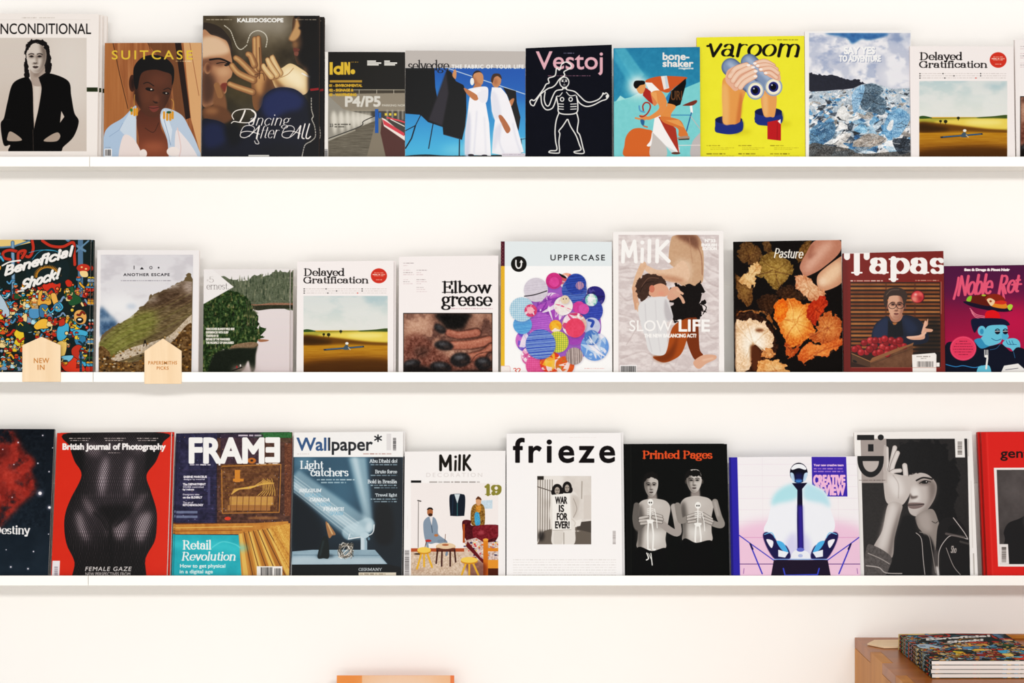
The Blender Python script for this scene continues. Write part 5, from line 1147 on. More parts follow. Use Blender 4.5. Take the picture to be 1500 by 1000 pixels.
def c_circuit(s):
    s.frame(240, 610, 3.847)
    s.r(40, 80, 740, 960, '2a2238'); s.p('70,90 300,90 290,600 60,600', '2f2c4c', sm=False, n=.1, nsc=30)
    s.p('560,88 730,88 722,150 640,140 500,120', '2f6a38', sm=False, n=.1); s.r(300, 120, 730, 600, '5b3a28', a=.9, n=.14, nsc=18); s.r(320, 100, 560, 300, '463048', a=.7, n=.1)
    s.p('320,270 650,260 640,540 320,540', '6e4a24', sm=False, n=.14, nsc=14); s.noise(.06, 10, seed=4)
    g = 'd8a85a'
    s.l('330,280 660,270 650,540 330,545 326,300', 5, 'b07c38')
    for i in range(6):
        s.l([(380 + i * 3, 440 - i * 6), (420 + i * 8, 410 - i * 2), (490 + i * 10, 405 - i * 4), (560 + i * 12, 360 + i * 3)], 4, g, a=.9)
    for i in range(7): s.l([(560 + i * 8, 350 + (i % 3) * 5), (560 + i * 11, 420), (530 + i * 16, 445)], 3.5, g)
    s.r(372, 450, 620, 500, 'c89a58', a=.85); s.r(360, 500, 600, 530, 'a87a44', a=.85)
    for i in range(8): s.l([(380 + i * 34, 440), (376 + i * 34, 530)], 3, '6a4420')
    s.r(400, 300, 430, 370, 'c88430'); s.r(390, 350, 450, 366, 'c88430'); s.e(496, 248, 24, 16, 'b87024'); s.e(496, 248, 8, 6, '2a1a10'); s.r(680, 150, 720, 560, '7a4a28', a=.7, n=.2, nsc=6)
    for y in (540, 566): s.r(70, y - 8, 190, y + 6, '8a94a8', a=.7)
    s.r(56, 600, 740, 640, '6a3c20', n=.1); s.e(360, 575, 18, 10, 'd0482c')
    rr = random.Random(3)
    for i in range(90): x, y = rr.uniform(76, 700), rr.uniform(110, 600); s.e(x, y, 2.2, 2.2, rr.choice(['c8c0d8', 'd8a85a', '8090c0']), .7)
    for i in range(14): y = 300 + i * 22; s.l([(rr.uniform(70, 300), y), (rr.uniform(500, 720), y)], 1.5, '9a6a8a', a=.35)
    s.r(248, 340, 262, 500, '5a5878', a=.7); s.e(560, 572, 90, 8, 'b88a50', .6, 3)
    s.p('60,608 520,600 700,590 720,660 420,664 60,664', 'b8803c', sm=False, n=.08, nsc=20); s.l('62,628 500,620', 4, 'e3b46a'); s.l('62,646 440,640', 4, '8a5420')
    s.p('420,660 720,600 730,960 440,960', 'c08a44', sm=False)
    for i in range(9):
        x = 425 + i * 26; s.p([(x, 662 - i * 4), (x + 16, 660 - i * 5), (x + 60 + i * 22, 960), (x + 30 + i * 18, 960)], ['e0b468', 'a4702c'][i % 2], sm=False, a=.8)
    for i in range(7): x = 452 + i * 26; s.l([(x, 652 - i * 4), (x + 50 + i * 20, 900)], 4, '5a3412')
    s.p('600,620 720,600 724,860 690,860 620,700', 'd09a4c', sm=False, a=.7, n=.16, nsc=6)
    s.p('56,666 422,668 442,960 46,960', '2aa5b0', sm=False, n=.05, nsc=60); s.p('56,700 430,720 430,760 56,740', '4cc0c8', a=.6, blur=12); s.l('270,740 330,706 400,720 430,740', 5, '8ae0e0', sm=True, a=.6, blur=2)
    s.t('FRAM', 148, 124, 560, 258, 'f8f4f0', bold=16); s.t('E', 578, 124, 648, 252, 'f8f4f0', bold=16, flip=True)
    s.micro(146, 268, 264, 7, 'e8e0e0', .9); s.micro(520, 264, 580, 6, 'e8e0e0', .9); s.micro(590, 262, 650, 6, 'e8e0e0', .9); s.e(314, 270, 6, 6, 'f0e8e8')
    for i, (a, b) in enumerate((('SABINE MARCELIS', 242), ('designs by material', 230), ('The DEPARTMENT', 236), ('STORE controlled', 224), ('by robots', 170), ('Designers take', 200), ('on the ELDERLY', 216), ('The art of', 166), ('KITCHENOLOGY', 222))):
        y = (334, 349, 376, 391, 407, 435, 450, 479, 493)[i]; s.t(a, 112 if i < 2 else 108, y, b, y + 11, 'efe8ea', bold=2.2 if i % 2 == 0 else 1)
    w = 'f4f2ee'
    s.st('Retail', 102, 694, 272, 752, w, w=1.25, contrast=.4); s.st('Revolution', 94, 760, 408, 814, w, w=1.25, contrast=.4, slant=.16); s.t('How to get physical', 92, 832, 346, 858, w, bold=1.5); s.t('in a digital age', 90, 864, 276, 890, w, bold=1.5)
    s.r(524, 844, 668, 960, 'efe8e2'); s.bars(546, 850, 612, 940, seed=7, pad=0, bgc='efe8e2'); s.bars(624, 856, 660, 940, seed=9, pad=0, bgc='efe8e2'); s.micro(420, 102, 550, 9, 'f0e8f0', .9)

def c_lamp(s):
    s.frame(240, 610, 3.847)
    s.r(720, 80, 1360, 228, 'f5f1ef'); s.r(720, 228, 1350, 960, '17313f'); s.clip('735,228 1345,228 1338,960 718,960', False)
    s.r(720, 228, 1350, 960, '3d5e70', col2='0f1c26'); s.p('1180,228 1350,228 1350,780 1200,760 1180,560', '16242e', blur=14); s.p('1200,500 1280,510 1290,700 1200,700', '0b1218', blur=10); s.e(1000, 450, 120, 150, '5a8296', .6, 60); s.p('720,420 900,600 880,760 720,740', '0f1c26', blur=20)
    s.e(790, 260, 60, 40, '8fb0c0', .5, 25)
    for P, a in (('1040,228 1140,228 1180,600 1130,590', .5), ('1060,228 1090,228 1160,600', .6), ('728,330 760,300 1190,600 1150,690 1040,690 728,420', .45), ('728,360 1150,640 1100,680 728,400', .5)): s.p(P, 'cfe2ea', a=a, sm=False, blur=7)
    for i in range(6): s.l([(728, 330 + i * 18), (1100 - i * 8, 600 + i * 16)], 3.5, 'e9f3f6', a=.5, blur=1.5)
    s.l('1045,655 1150,610', 80, 'b9d0da', a=.55, blur=3); s.l('1186,610 1180,650 1150,670 1040,690', 5, 'f4f8fa', sm=True, a=.9); s.l('1040,690 1050,660', 4, 'dbe8ee'); s.e(1160, 625, 20, 30, 'dcebf2', .5, 6)
    s.r(1110, 668, 1146, 768, 'c3d2da', a=.95); s.r(1132, 668, 1146, 768, '7f97a4', a=.8, blur=3); s.e(1156, 688, 14, 18, '23343e'); s.e(1156, 688, 7, 9, '6a8290'); s.e(1132, 668, 26, 16, 'b0c4ce')
    s.p('718,760 840,750 1190,750 1260,830 718,834', '8ba0ac', sm=False, n=.05, nsc=60); s.p('718,790 1220,795 1260,832 718,834', 'b7c6ce', a=.6, sm=False, blur=4); s.p('718,834 1262,832 1345,850 1345,960 718,960', '0a1015', sm=False); s.l('730,780 1220,782', 2, '4f6470')
    s.e(910, 785, 50, 10, '1a2830', .7, 6)
    s.p('912,600 924,598 968,660 950,670 930,682', '9a7450'); s.l('924,602 950,660', 6, 'd8b48a', blur=2); s.p('866,790 896,684 924,684 932,790 900,798', '14201f'); s.l('880,784 900,700', 5, '40545a', blur=3)
    rr = random.Random(8)
    for i in range(26):
        a = rr.uniform(0, 6.28); P = [(1026 + 46 * math.cos(a + q * rr.uniform(1.2, 2.4)) * rr.uniform(.7, 1), 756 + 48 * math.sin(a + q * 1.7) * rr.uniform(.7, 1)) for q in range(4)]
        s.l(P, 2.6, rr.choice(['d8cfc4', 'f4ece0', '6a6258', '3a3830']), sm=True)
    s.un()
    T = ''
    s.t('Wallpaper', 750, 120, 1176, 214, '23262c', bold=4); s.clipr(740, 110, 930, 222); s.t('Wallpaper', 750, 120, 1176, 214, '3d5f86', bold=4); s.un(); s.l('1208,104 1208,140', 8, '23262c'); s.l('1190,112 1226,132', 8, '23262c'); s.l('1226,112 1190,132', 8, '23262c')
    s.micro(1124, 207, 1288, 6, '8a5a50', .8); s.micro(752, 208, 818, 5, 'b8a8a0', .6); s.r(1256, 96, 1282, 190, 'd8d2d2'); s.bars(1292, 120, 1310, 192, vert=True, seed=3, pad=3)
    w = 'e9eff2'
    s.st('Light', 764, 246, 902, 308, w, w=1.35, contrast=.4); s.st('catchers', 826, 288, 1042, 338, w, w=1.35, contrast=.4); s.micro(862, 352, 1076, 7, 'c8d6dc', .8); s.micro(886, 368, 1028, 7, 'c8d6dc', .8)
    for i, (tx, x0, x1) in enumerate((('BELGIUM', 760, 888), ('BRAZIL', 790, 892), ('CANADA', 820, 938), ('CHINA', 854, 944), ('FRANCE', 896, 1014), ('SPAIN', 932, 1010))):
        s.st(tx, x0, 406 + i * 26, x1, 426 + i * 26, w if i % 2 == 0 else '7fa8c0', w=1.5, contrast=.45, slant=.18)
    for tx, x0, y in (('Abu Dhabi do!', 1158, 238), ('Brute force', 1190, 298), ('Bold in Brasilia', 1148, 354), ('Travel light', 1192, 432)):
        s.st(tx, x0, y, 1316, y + 23, w, w=1.4, contrast=.55); s.micro(1166, y + 30, 1316, 6, 'b8c8d0', .8)
        if y > 340: s.micro(1186, y + 44, 1316, 6, 'b8c8d0', .8)
    s.st('GERMANY', 1098, 852, 1232, 870, w, w=1.2, contrast=.5); s.r(1098, 878, 1310, 960, 'e8d8c0'); s.micro(1104, 884, 1250, 6, '5a5040', .8)

def c_stools(s):
    s.frame(580, 620, 4)
    s.l('262,272 262,190 290,250 318,190 320,272', 17, '221e18'); s.l('348,274 350,220', 14, '221e18'); s.e(350, 196, 8, 8, '221e18'); s.l('372,272 374,188', 15, '221e18'); s.l('398,272 400,188', 15, '221e18'); s.l('432,188 404,228 436,272', 15, '221e18')
    s.t('DECORATION', 178, 290, 506, 314, 'd5cdc9', bold=.5, sp=1.4); s.r(88, 334, 148, 348, '2a2a2a')
    for i, (x0, x1) in enumerate(((196, 492), (232, 460), (208, 482))): s.micro(x0, 340 + i * 17, x1, 8, '7c7672', .75, i)
    s.r(88, 350, 600, 730, 'f2e6e2'); s.clipr(88, 350, 600, 960)
    s.r(88, 728, 600, 960, 'cdb3a0', n=.12, nsc=16); s.r(88, 732, 400, 752, 'a8522c', a=.9); s.r(88, 724, 400, 732, 'efe4de')
    s.p('88,760 180,750 380,760 400,890 88,890', 'c9b09c', n=.16, nsc=7, sm=False); s.e(120, 860, 50, 12, 'a88a76', .5, 5)
    s.l('132,460 130,728', 3, '4a4440'); s.l('128,452 146,456', 6, '3a3430'); s.e(130, 765, 24, 5, '4a3a30')
    s.p('314,430 336,414 386,414 406,432 402,530 392,542 326,542 318,530', '1b2836'); s.p('342,414 376,414 360,470', 'c8d4d8', sm=False); s.l('360,470 360,540', 4, '4a7a7a'); s.l('336,420 330,530', 2, '38506a')
    s.p('500,452 566,448 566,500 500,500', 'bccfdc', sm=False, n=.08)
    # seated man
    s.p('160,590 176,556 200,546 230,556 246,600 250,650 300,690 290,712 240,700 200,706 170,680', '8592a0'); s.l('176,660 182,700 186,728', 14, '8592a0'); s.l('250,690 290,692 300,740 296,770', 14, '7c8896', sm=True); s.l('204,560 214,640', 5, '5c6874'); s.p('196,546 216,546 210,600', 'e0d8d8', sm=False)
    s.e(200, 520, 17, 24, 'a8704c'); s.p('182,508 190,494 210,494 218,508 200,502', '241a16'); s.e(202, 536, 13, 9, '4a2e20'); s.l('180,684 172,720 168,740', 4, '5a3a20'); s.e(190, 688, 18, 7, 'b03a30'); s.e(236, 656, 12, 8, 'b07850')
    # standing woman
    s.p('446,490 470,470 500,470 520,500 520,590 500,598 446,596 438,540', '8a6a30', n=.25, nsc=5); s.p('462,530 486,524 494,590 466,594', '4f9ac0', n=.15, nsc=4); s.e(484, 456, 16, 26, 'd09a78'); s.p('468,446 476,434 494,434 502,450 484,444', '6a4428'); s.e(483, 434, 8, 6, '6a4428'); s.p('470,484 500,484 494,520 474,516', 'c88a3a', n=.2, nsc=4)
    # bed
    s.p('390,574 440,570 450,600 600,596 600,660 560,700 440,700 400,660', '5a1620', n=.1, nsc=8); s.p('450,616 500,596 596,600 598,660 560,676 470,690', '7c2430', n=.12, nsc=7); s.e(500, 640, 18, 12, 'a85a60', .7, 4)
    s.p('392,690 470,670 520,700 600,690 600,800 500,810 480,790', 'c8b0a8', n=.3, nsc=7, sm=False)
    rr = random.Random(5)
    for i in range(46): x = rr.uniform(400, 596); s.e(x, rr.uniform(680, 800) + (x - 500) * .1, rr.uniform(4, 9), rr.uniform(3, 6), rr.choice(['c8303a', 'e8b040', '2a2a50', 'efe8e0', 'd86a30', '7a4a90']), .85)
    s.p('420,690 500,790 520,800 510,820 410,720', '6a1c20', sm=False); s.r(392, 590, 404, 700, 'a85a24'); s.r(512, 680, 540, 960, 'd8862c', col2='b8641c'); s.r(540, 730, 600, 750, 'd8862c'); s.r(540, 800, 600, 850, 'e09038'); s.r(540, 850, 600, 960, '5a2a18'); s.e(526, 682, 16, 8, 'e8a04c'); s.p('400,800 520,820 520,900 440,900', '4a1a18', a=.5, blur=6)
    # table and stools
    s.e(292, 722, 58, 22, 'd8b08c'); s.p('236,730 348,730 350,752 236,752', '6a3a2a', sm=False); s.e(292, 718, 52, 18, 'e0bd9c'); s.e(290, 712, 20, 6, 'a86a4a'); s.l('290,650 288,690', 3, '6a5040')
    for P in ('244,744 236,820', '270,750 268,836', '318,750 318,836', '344,744 350,812'): s.l(P, 9, '4a2620')
    for x, y, r in ((165, 742, 40), (430, 800, 50)):
        for dx, dy in ((-.8, 110), (0, 96), (.9, 100)): s.l([(x + dx * r * .4, y + 10), (x + dx * r * 1.3, y + dy)], 11, 'e2a63c')
        s.e(x, y + 8, r, 17, 'c88a2c'); s.e(x, y, r, 17, 'f0c060')
    s.un()
    s.st('19', 512, 356, 622, 424, '8a8440', w=2.1, contrast=.3); s.p('46,740 82,740 80,960 44,960', 'e8e0e0', sm=False); s.bars(52, 744, 78, 940, vert=True, seed=12, pad=0, col='4a4646'); s.micro(66, 540, 70, 80, 'c8c0bc', .4)

def c_placard(s):
    s.frame(580, 620, 4)
    s.t('frieze', 690, 88, 1280, 228, '170f10', bold=9, sp=1.25); s.micro(1016, 80, 1174, 5, 'eae0dc', .9)
    s.r(828, 308, 1144, 708, 'c2bab2'); s.clipr(828, 308, 1144, 708)
    s.r(828, 308, 1144, 620, 'd3cac2', n=.04, nsc=60); s.p('868,308 980,308 940,420 870,440', 'e6ded6', blur=8); s.r(828, 308, 866, 330, '3a3430'); s.l('828,370 920,400', 5, '57504a')
    for x in range(832, 920, 14): s.l([(x, 330), (x - 2, 690)], 4, '6c645c')
    s.p('866,630 900,620 1144,600 1144,708 828,708', '6e665e', sm=False); s.p('1060,580 1144,570 1144,640 1060,620', '57504a', sm=False); s.r(1100, 420, 1144, 560, 'ccc2ba'); s.l('1090,340 1088,440', 6, '9c948c'); s.e(850, 660, 20, 30, '2e2a28', .8, 6)
    s.p('912,420 940,400 1030,396 1070,430 1080,500 1050,560 1050,620 1040,710 920,710 914,620 900,540', 'ded6ce'); s.p('1030,420 1076,440 1070,520 1040,560 1030,500', 'c3bab2', blur=5)
    s.l('1040,440 1060,500 1040,550', 4, '8c847c', sm=True, a=.7); s.p('1050,570 1090,560 1080,600 1050,606', 'e4dcd4', sm=False); s.l('984,640 984,708', 4, '8a827a'); s.p('930,625 980,628 970,708 928,708', 'cfc6be', a=.8)
    for x, y, w in ((945, 388, 30), (1003, 374, 27)):
        s.e(x, y, w, 34, '241f1d'); s.p([(x - w, y), (x + w, y), (x + w - 2, y + 32), (x - w + 2, y + 32)], '241f1d')
        s.e(x, y + 6, w * .5, 22, 'a59b92'); s.e(x - 6, y + 2, 4, 2, '2b2522'); s.e(x + 7, y + 2, 4, 2, '2b2522'); s.l([(x, y + 2), (x, y + 12)], 2, '6d635c'); s.l([(x - 5, y + 18), (x + 5, y + 18)], 2.5, '3b322e')
    s.p('916,418 1018,408 1026,622 918,626', 'f0eae2', sm=False); s.l('918,626 1026,622', 2, '8a827a'); s.l('1030,560 1050,580 1046,600', 6, 'c9bfb5', sm=True)
    for i, (tx, x0, x1) in enumerate((('WAR', 934, 1002), ('IS', 956, 984), ('FOR', 944, 1004), ('EVER!', 934, 1016))): s.t(tx, x0, 430 + i * 48, x1, 470 + i * 48, '1b1716', bold=3)
    s.micro(1030, 628, 1078, 5, 'f0eae2', .8); s.un()
    s.bars(1270, 630, 1288, 708, vert=True, seed=2, pad=0, bgc='fbf6f4', col='8a8280')
    for i in range(7): s.micro(686, 796 + i * 15, 1290, 5, 'd8d0cc' if i % 2 else 'c6beba', .7, i)

def c_boys(s):
    s.frame(900, 620, 4)
    s.r(50, 100, 720, 960, '0e0f0e'); s.l('96,122 98,960', 3, '2a2b28', a=.8); s.st('Printed Pages', 160, 156, 576, 222, 'dc5a2c', w=1.65, contrast=.42)
    def boy(cx, hy, sh, bx0, bx1, by, flip):
        sk = 'b6afa9'; f = -1 if flip else 1
        s.p([(cx - 30, hy + 60), (cx + 18, hy + 60), (cx + 26, sh + 8), (cx - 34, sh + 8)], '8f8782', blur=3, sm=False)
        s.p([(cx - 95, sh + 40), (cx - 70, sh), (cx - 20, sh - 14), (cx + 20, sh - 14), (cx + 75, sh), (cx + 100, sh + 40), (cx + 90, sh + 110), (bx1, by - 60), (bx1, by), (cx, by + 20), (bx0, by), (bx0, by - 60), (cx - 85, sh + 110)], sk)
        s.p([(cx - 95, sh + 60), (cx - 70, sh + 20), (cx - 50, sh + 130), (bx0 + 20, by), (bx0, by)], '4d4946', a=.8, blur=10); s.e(cx + 10, sh + 30, 50, 20, 'c6c0ba', .6, 14); s.e(cx, by - 70, 50, 60, 'd8d4ce', .8, 22)
        s.p([(cx - 20, sh + 120), (cx + 60, sh + 120), (cx + 70, sh + 160), (cx - 40, sh + 170)], '6b6662', a=.4, blur=14)
    s.p('120,500 110,600 150,640 200,600 210,560 160,560', '5c5753', blur=2); boy(228, 330, 455, 136, 300, 730, False)
    boy(480, 300, 440, 402, 570, 690, True)
    s.l('350,490 366,570 372,640 320,622 250,560', 40, '9d9691', sm=True); s.l('340,480 358,560', 16, 'b8b2ac', a=.7, blur=6); s.l('130,480 122,560 140,610 180,570', 34, '6b6662', sm=True)
    s.l('370,480 384,560 400,570 440,550', 34, '8a847f', sm=True); s.l('590,460 612,540 630,592 590,590 530,556', 36, '908a85', sm=True); s.l('590,460 608,540', 12, 'b8b2ac', a=.7, blur=5)
    s.face(216, 364, 84, 128, 'b5aea8', '4c4743', '171413', '6a5f5c', lit=1, turn=0); s.face(468, 338, 92, 132, 'bdb6b0', '4c4743', '171413', '6a5f5c', lit=1, turn=0, ears=True)
    s.p('170,350 176,300 210,286 250,296 262,340 250,330 220,318 190,330', '1c1917', rg=1.2); s.p('414,330 420,292 460,274 504,286 516,330 500,310 470,312 440,308', '1c1917', rg=1.2)
    for y0, cx in ((560, 200), (560, 490)):
        pass
    for P, w in (('150,556 196,546', 16), ('150,572 200,566', 16), ('156,588 198,584', 14), ('276,546 226,530', 16), ('280,562 226,550', 16), ('276,580 230,572', 14), ('430,546 478,530', 15), ('430,562 478,552', 15), ('434,578 476,572', 14), ('570,560 520,530', 16), ('576,574 520,552', 15), ('570,588 530,572', 14)):
        s.l(P, w + 3, '3d3936'); s.l(P, w, 'aaa39d'); s.l(np.array(pp(P)) - [0, 3], w * .35, 'cfc9c3', a=.7, blur=2)
    w = 'efebe4'
    for cx, y in ((211, 462), (490, 480)):
        s.e(cx, y, 17, 20, w); s.e(cx - 6, y + 2, 4, 5, '35312e'); s.e(cx + 6, y + 2, 4, 5, '35312e'); s.l([(cx, y + 18), (cx - 2, y + 100)], 6, w)
        for k in range(4): s.l([(cx - 18, y + 40 + k * 11), (cx, y + 34 + k * 11), (cx + 18, y + 40 + k * 11)], 4, w, sm=True)
        s.p([(cx - 20, y + 104), (cx + 20, y + 104), (cx + 10, y + 122), (cx - 12, y + 122)], w)
        s.l([(cx - 12, y + 120), (cx - 16, y + 190), (cx - 14, y + 276)], 9, w); s.l([(cx + 10, y + 120), (cx + 18, y + 190), (cx + 14, y + 276)], 9, w)
        s.l([(cx + 24, y + 40), (cx + 36, y + 100), (cx + 40, y + 150)], 5, w, a=.9); s.e(cx - 6, y + 278, 9, 6, w); s.e(cx + 24, y + 278, 9, 6, w)
    s.p('130,735 220,748 300,730 306,790 300,960 120,960', '0d0d0d'); s.p('396,690 480,700 570,688 580,780 600,960 380,960', '0d0d0d'); s.l('190,760 200,790 188,800', 7, w, sm=True); s.l('214,762 222,830', 6, w, sm=True); s.l('200,762 218,800', 4, w)

def c_helmet(s):
    s.frame(900, 620, 4)
    s.r(660, 180, 1440, 960, 'f4eef2'); s.p('724,600 1440,600 1440,960 740,960', 'ecb6d2', a=.9, blur=24)
    for y in (240, 306, 372, 440, 506, 574, 668, 740): s.l([(722, y), (1440, y - 2)], 2, 'd8b8cc', a=.5)
    for x in (866, 1310): s.l([(x, 200), (x + 4, 640)], 2, 'd8c0cc', a=.4)
    s.l('735,824 1440,824', 4, '5a3a78'); s.l('735,668 1440,668', 2, 'c87aa8')
    s.p('672,198 720,198 738,960 688,960', '3b31a0', sm=False); s.p('672,198 682,198 700,960 688,960', '2c2480', sm=False)
    s.p('1155,196 1358,196 1366,428 1160,428', '4a34a4', sm=False); s.t('Your new creative team', 1168, 238, 1342, 250, 'f0c8e0', bold=2); s.micro(1168, 262, 1338, 7, 'c8a0d8', .8); s.micro(1168, 278, 1342, 7, 'c8a0d8', .8)
    s.t('CREATIVE', 1168, 304, 1350, 358, 'f0b0d4', bold=8); s.t('REVIEW', 1180, 362, 1350, 418, 'f0b0d4', bold=8)
    s.p('918,480 930,430 980,376 1050,350 1130,350 1180,370 1230,400 1262,460 1266,500 1290,620 1180,740 1140,800 1040,800 1000,740 880,640 900,560', 'eef2fa')
    s.p('920,480 930,425 980,376 1050,350 1090,360 1070,440 960,470', 'a8dce8', blur=10); s.p('1264,490 1240,410 1180,370 1120,352 1110,440 1220,470', 'b0dcec', blur=10); s.p('1000,700 1060,640 1080,800 1030,800', 'c4c0ec', blur=12, a=.8); s.p('1150,700 1110,640 1110,800 1150,800', 'c4c0ec', blur=12, a=.8)
    s.p('1040,350 1130,348 1100,384 1104,560 1110,790 1074,790 1070,560 1072,390', '1a1538', sm=False); s.p('1074,480 1104,480 1110,790 1076,790', '4a38a8', sm=False, a=.8, blur=6)
    s.e(1080, 290, 52, 60, '151228'); s.p('1036,262 1060,240 1100,240 1124,262 1116,272 1080,262 1044,272', 'f2f4fa'); s.p('1030,290 1050,296 1056,340 1040,330', 'b8d4f0'); s.p('1132,290 1112,296 1106,340 1122,330', 'b8d4f0'); s.e(1080, 336, 22, 12, '5aa0e0', .9, 4); s.e(1080, 310, 26, 20, '2a2a6a', .8, 8)
    k = '2a2458'
    for f in (-1, 1):
        X = lambda q: 1091 + f * (q - 1091)
        s.l([(X(732), 656), (X(800), 706), (X(940), 806)], 6, '4a4ab8'); s.l([(X(800), 720), (X(866), 880)], 8, '4a4ab8'); s.l([(X(796), 706), (X(810), 736)], 10, k)
        s.p([(X(870), 660), (X(890), 636), (X(930), 656), (X(960), 700), (X(1010), 720), (X(1030), 790), (X(950), 800), (X(900), 740)], k, blur=1); s.p([(X(950), 690), (X(990), 700), (X(1020), 760), (X(980), 740)], '5aa8e4'); s.p([(X(890), 680), (X(930), 690), (X(920), 730)], 'f4f0fa')
        s.p([(X(960), 740), (X(1020), 756), (X(1000), 786), (X(960), 780)], 'eaf0fa', sm=False); s.l([(X(880), 650), (X(920), 640), (X(940), 670)], 5, '7ab8ec', sm=True); s.l([(X(760), 850), (X(756), 880)], 3, '7a4a90')
    s.p('1040,796 1050,750 1090,740 1136,756 1142,796', 'e8ecf6'); s.e(1090, 740, 22, 12, '6a70c0'); s.e(1090, 775, 14, 10, 'aab4e0')
    s.p('934,800 1250,800 1280,960 906,960', '2b1e38', sm=False); s.l('930,796 1250,796', 5, '88a8e8'); s.l('990,850 1000,890 1190,886 1200,850', 8, '4a58c8')

def c_hand_face(s):
    s.frame(1230, 610, 3.844)
    s.r(50, 70, 800, 960, 'f1ece6'); s.p('118,126 718,124 736,960 140,960', '2d2928', sm=False)
    s.clip('118,126 718,124 736,960 140,960', False)
    s.e(180, 600, 80, 260, '3b3735', .7, 60); s.e(680, 300, 60, 200, '373332', .7, 50)
    s.p('300,250 320,180 400,138 480,128 560,150 620,190 660,280 670,380 650,480 660,570 600,640 540,600 520,540 500,500 400,330 330,320', '0f0c0d', blur=1.5, n=.03, rg=6); s.noise(.03, 8)
    s.p('390,330 480,320 540,370 544,430 520,490 470,548 430,562 396,545 384,500 396,440', 'b5aca7'); s.p('400,410 440,400 450,470 410,480', 'd8d0cb', blur=10); s.p('500,350 545,380 540,450 480,550 440,562 500,480', '6a615d', a=.8, blur=12)
    s.l('432,360 470,344 520,352', 9, '231d1b', sm=True); s.e(474, 372, 34, 15, '6b615d', .8, 6); s.e(478, 370, 20, 8, '191514'); s.l('450,376 478,360 512,368', 4, '151110', sm=True); s.e(488, 367, 3, 3, 'e8e2de')
    s.p('396,430 410,448 440,446 430,460 400,462', '6b615d', blur=3); s.p('384,490 420,484 476,490 460,510 420,520 390,512', '7e6f6c'); s.l('384,498 430,497 474,493', 4, '2a2120', sm=True)
    s.p('430,560 520,520 560,600 590,680 520,760 470,660 440,620', '8a827d'); s.p('440,560 500,540 520,640 470,640', 'a59c97', blur=10, a=.8); s.l('520,590 540,600 552,590', 4, '4b4542', sm=True)
    s.p('330,330 400,322 480,318 540,340 530,300 440,290 350,290', '0f0c0d', blur=1, rg=5)
    s.p('360,560 420,570 440,650 520,700 540,960 140,960 200,800 330,620', '151213', blur=4); s.p('560,600 640,570 718,660 736,960 520,960 540,760', '1b1718')
    s.p('248,170 262,164 276,200 272,260 280,330 250,330 244,260', 'c5bcb7'); 
    for P, w in (('262,180 264,260 270,330', 26), ('310,175 296,240 284,300', 25), ('326,205 300,270 290,320', 25), ('340,304 300,310 270,340', 22), ('366,276 372,330 376,380', 28)):
        s.l(P, w + 4, '57504d', sm=True); s.l(P, w, 'c1b8b3', sm=True); s.l(P, w * .35, 'e0d8d3', sm=True, a=.8, blur=3)
    s.p('250,310 300,320 350,330 390,340 398,420 370,480 340,500 270,490 250,420', 'b8afaa'); s.p('270,340 340,350 360,430 310,450', 'd5cdc8', blur=12); s.l('300,330 330,380 330,460', 3, '7d7470', sm=True, a=.7, blur=1)
    s.p('275,490 350,496 340,560 310,680 290,800 190,750 240,640', 'a9a09b'); s.p('280,500 320,510 290,620 250,740 220,730', 'cbc3be', blur=12); s.p('350,500 310,690 290,790 270,790 300,640', '5f5855', a=.7, blur=8)
    s.p('150,740 200,730 290,790 280,850 250,900 140,960', '5d5856', n=.08, nsc=8); s.l('160,770 230,800 280,830', 5, '9b9490', sm=True); s.l('150,840 220,850 260,880 350,884', 6, 'a8a19d', sm=True)
    s.l('430,655 460,690 470,800 480,890', 4, 'b8b0ac', sm=True); s.l('450,650 500,670 520,760 540,880', 4, '8b8480', sm=True); s.l('720,690 640,670 600,690 560,760 556,880', 4, 'c8c0bc', sm=True); s.l('640,570 700,650 722,690', 5, 'b8b0ac', sm=True); s.l('600,740 640,840 680,890', 4, '9b9490', sm=True)
    s.e(640, 634, 30, 24, '0c0a0a'); s.l('600,660 700,680', 14, '6d6663', a=.8); s.l('548,850 556,900', 14, 'f2ece8', blur=3); s.p('530,750 560,780 550,900 520,900', '8b8480', a=.5, blur=5); s.t('Sho', 626, 728, 656, 768, 'a8a19d', bold=2, slant=.1); s.l('680,704 724,716', 12, '4b4644')
    s.un()
    s.p('118,124 262,124 268,374 124,374', 'b1a7a2', sm=False, a=.85); s.micro(108, 356, 262, 5, '5a504c', .7)
    k = '141112'
    s.r(98, 103, 194, 132, k); s.e(231, 117, 17, 16, k); s.r(160, 156, 190, 196, k)
    A = np.linspace(0, np.pi, 16); s.p(np.c_[174 + 74 * np.cos(A), 240 + 102 * np.sin(A)].tolist() + [[100, 222], [248, 222]], k, sm=False); s.p(np.c_[175 + 46 * np.cos(A), 250 + 62 * np.sin(A)], 'b1a7a2', sm=False)
    s.p('648,122 702,122 706,230 652,230', 'ece6e0', sm=False); s.bars(664, 140, 690, 216, vert=True, seed=14, pad=0, bgc='ece6e0', col='57504c')
    s.r(722, 126, 728, 224, 'b8b0aa', a=.7); s.p('738,360 742,360 752,740 746,740', 'b8b0aa', a=.5, sm=False); s.p('750,770 758,770 762,890 754,890', '8a827c', a=.6, sm=False)

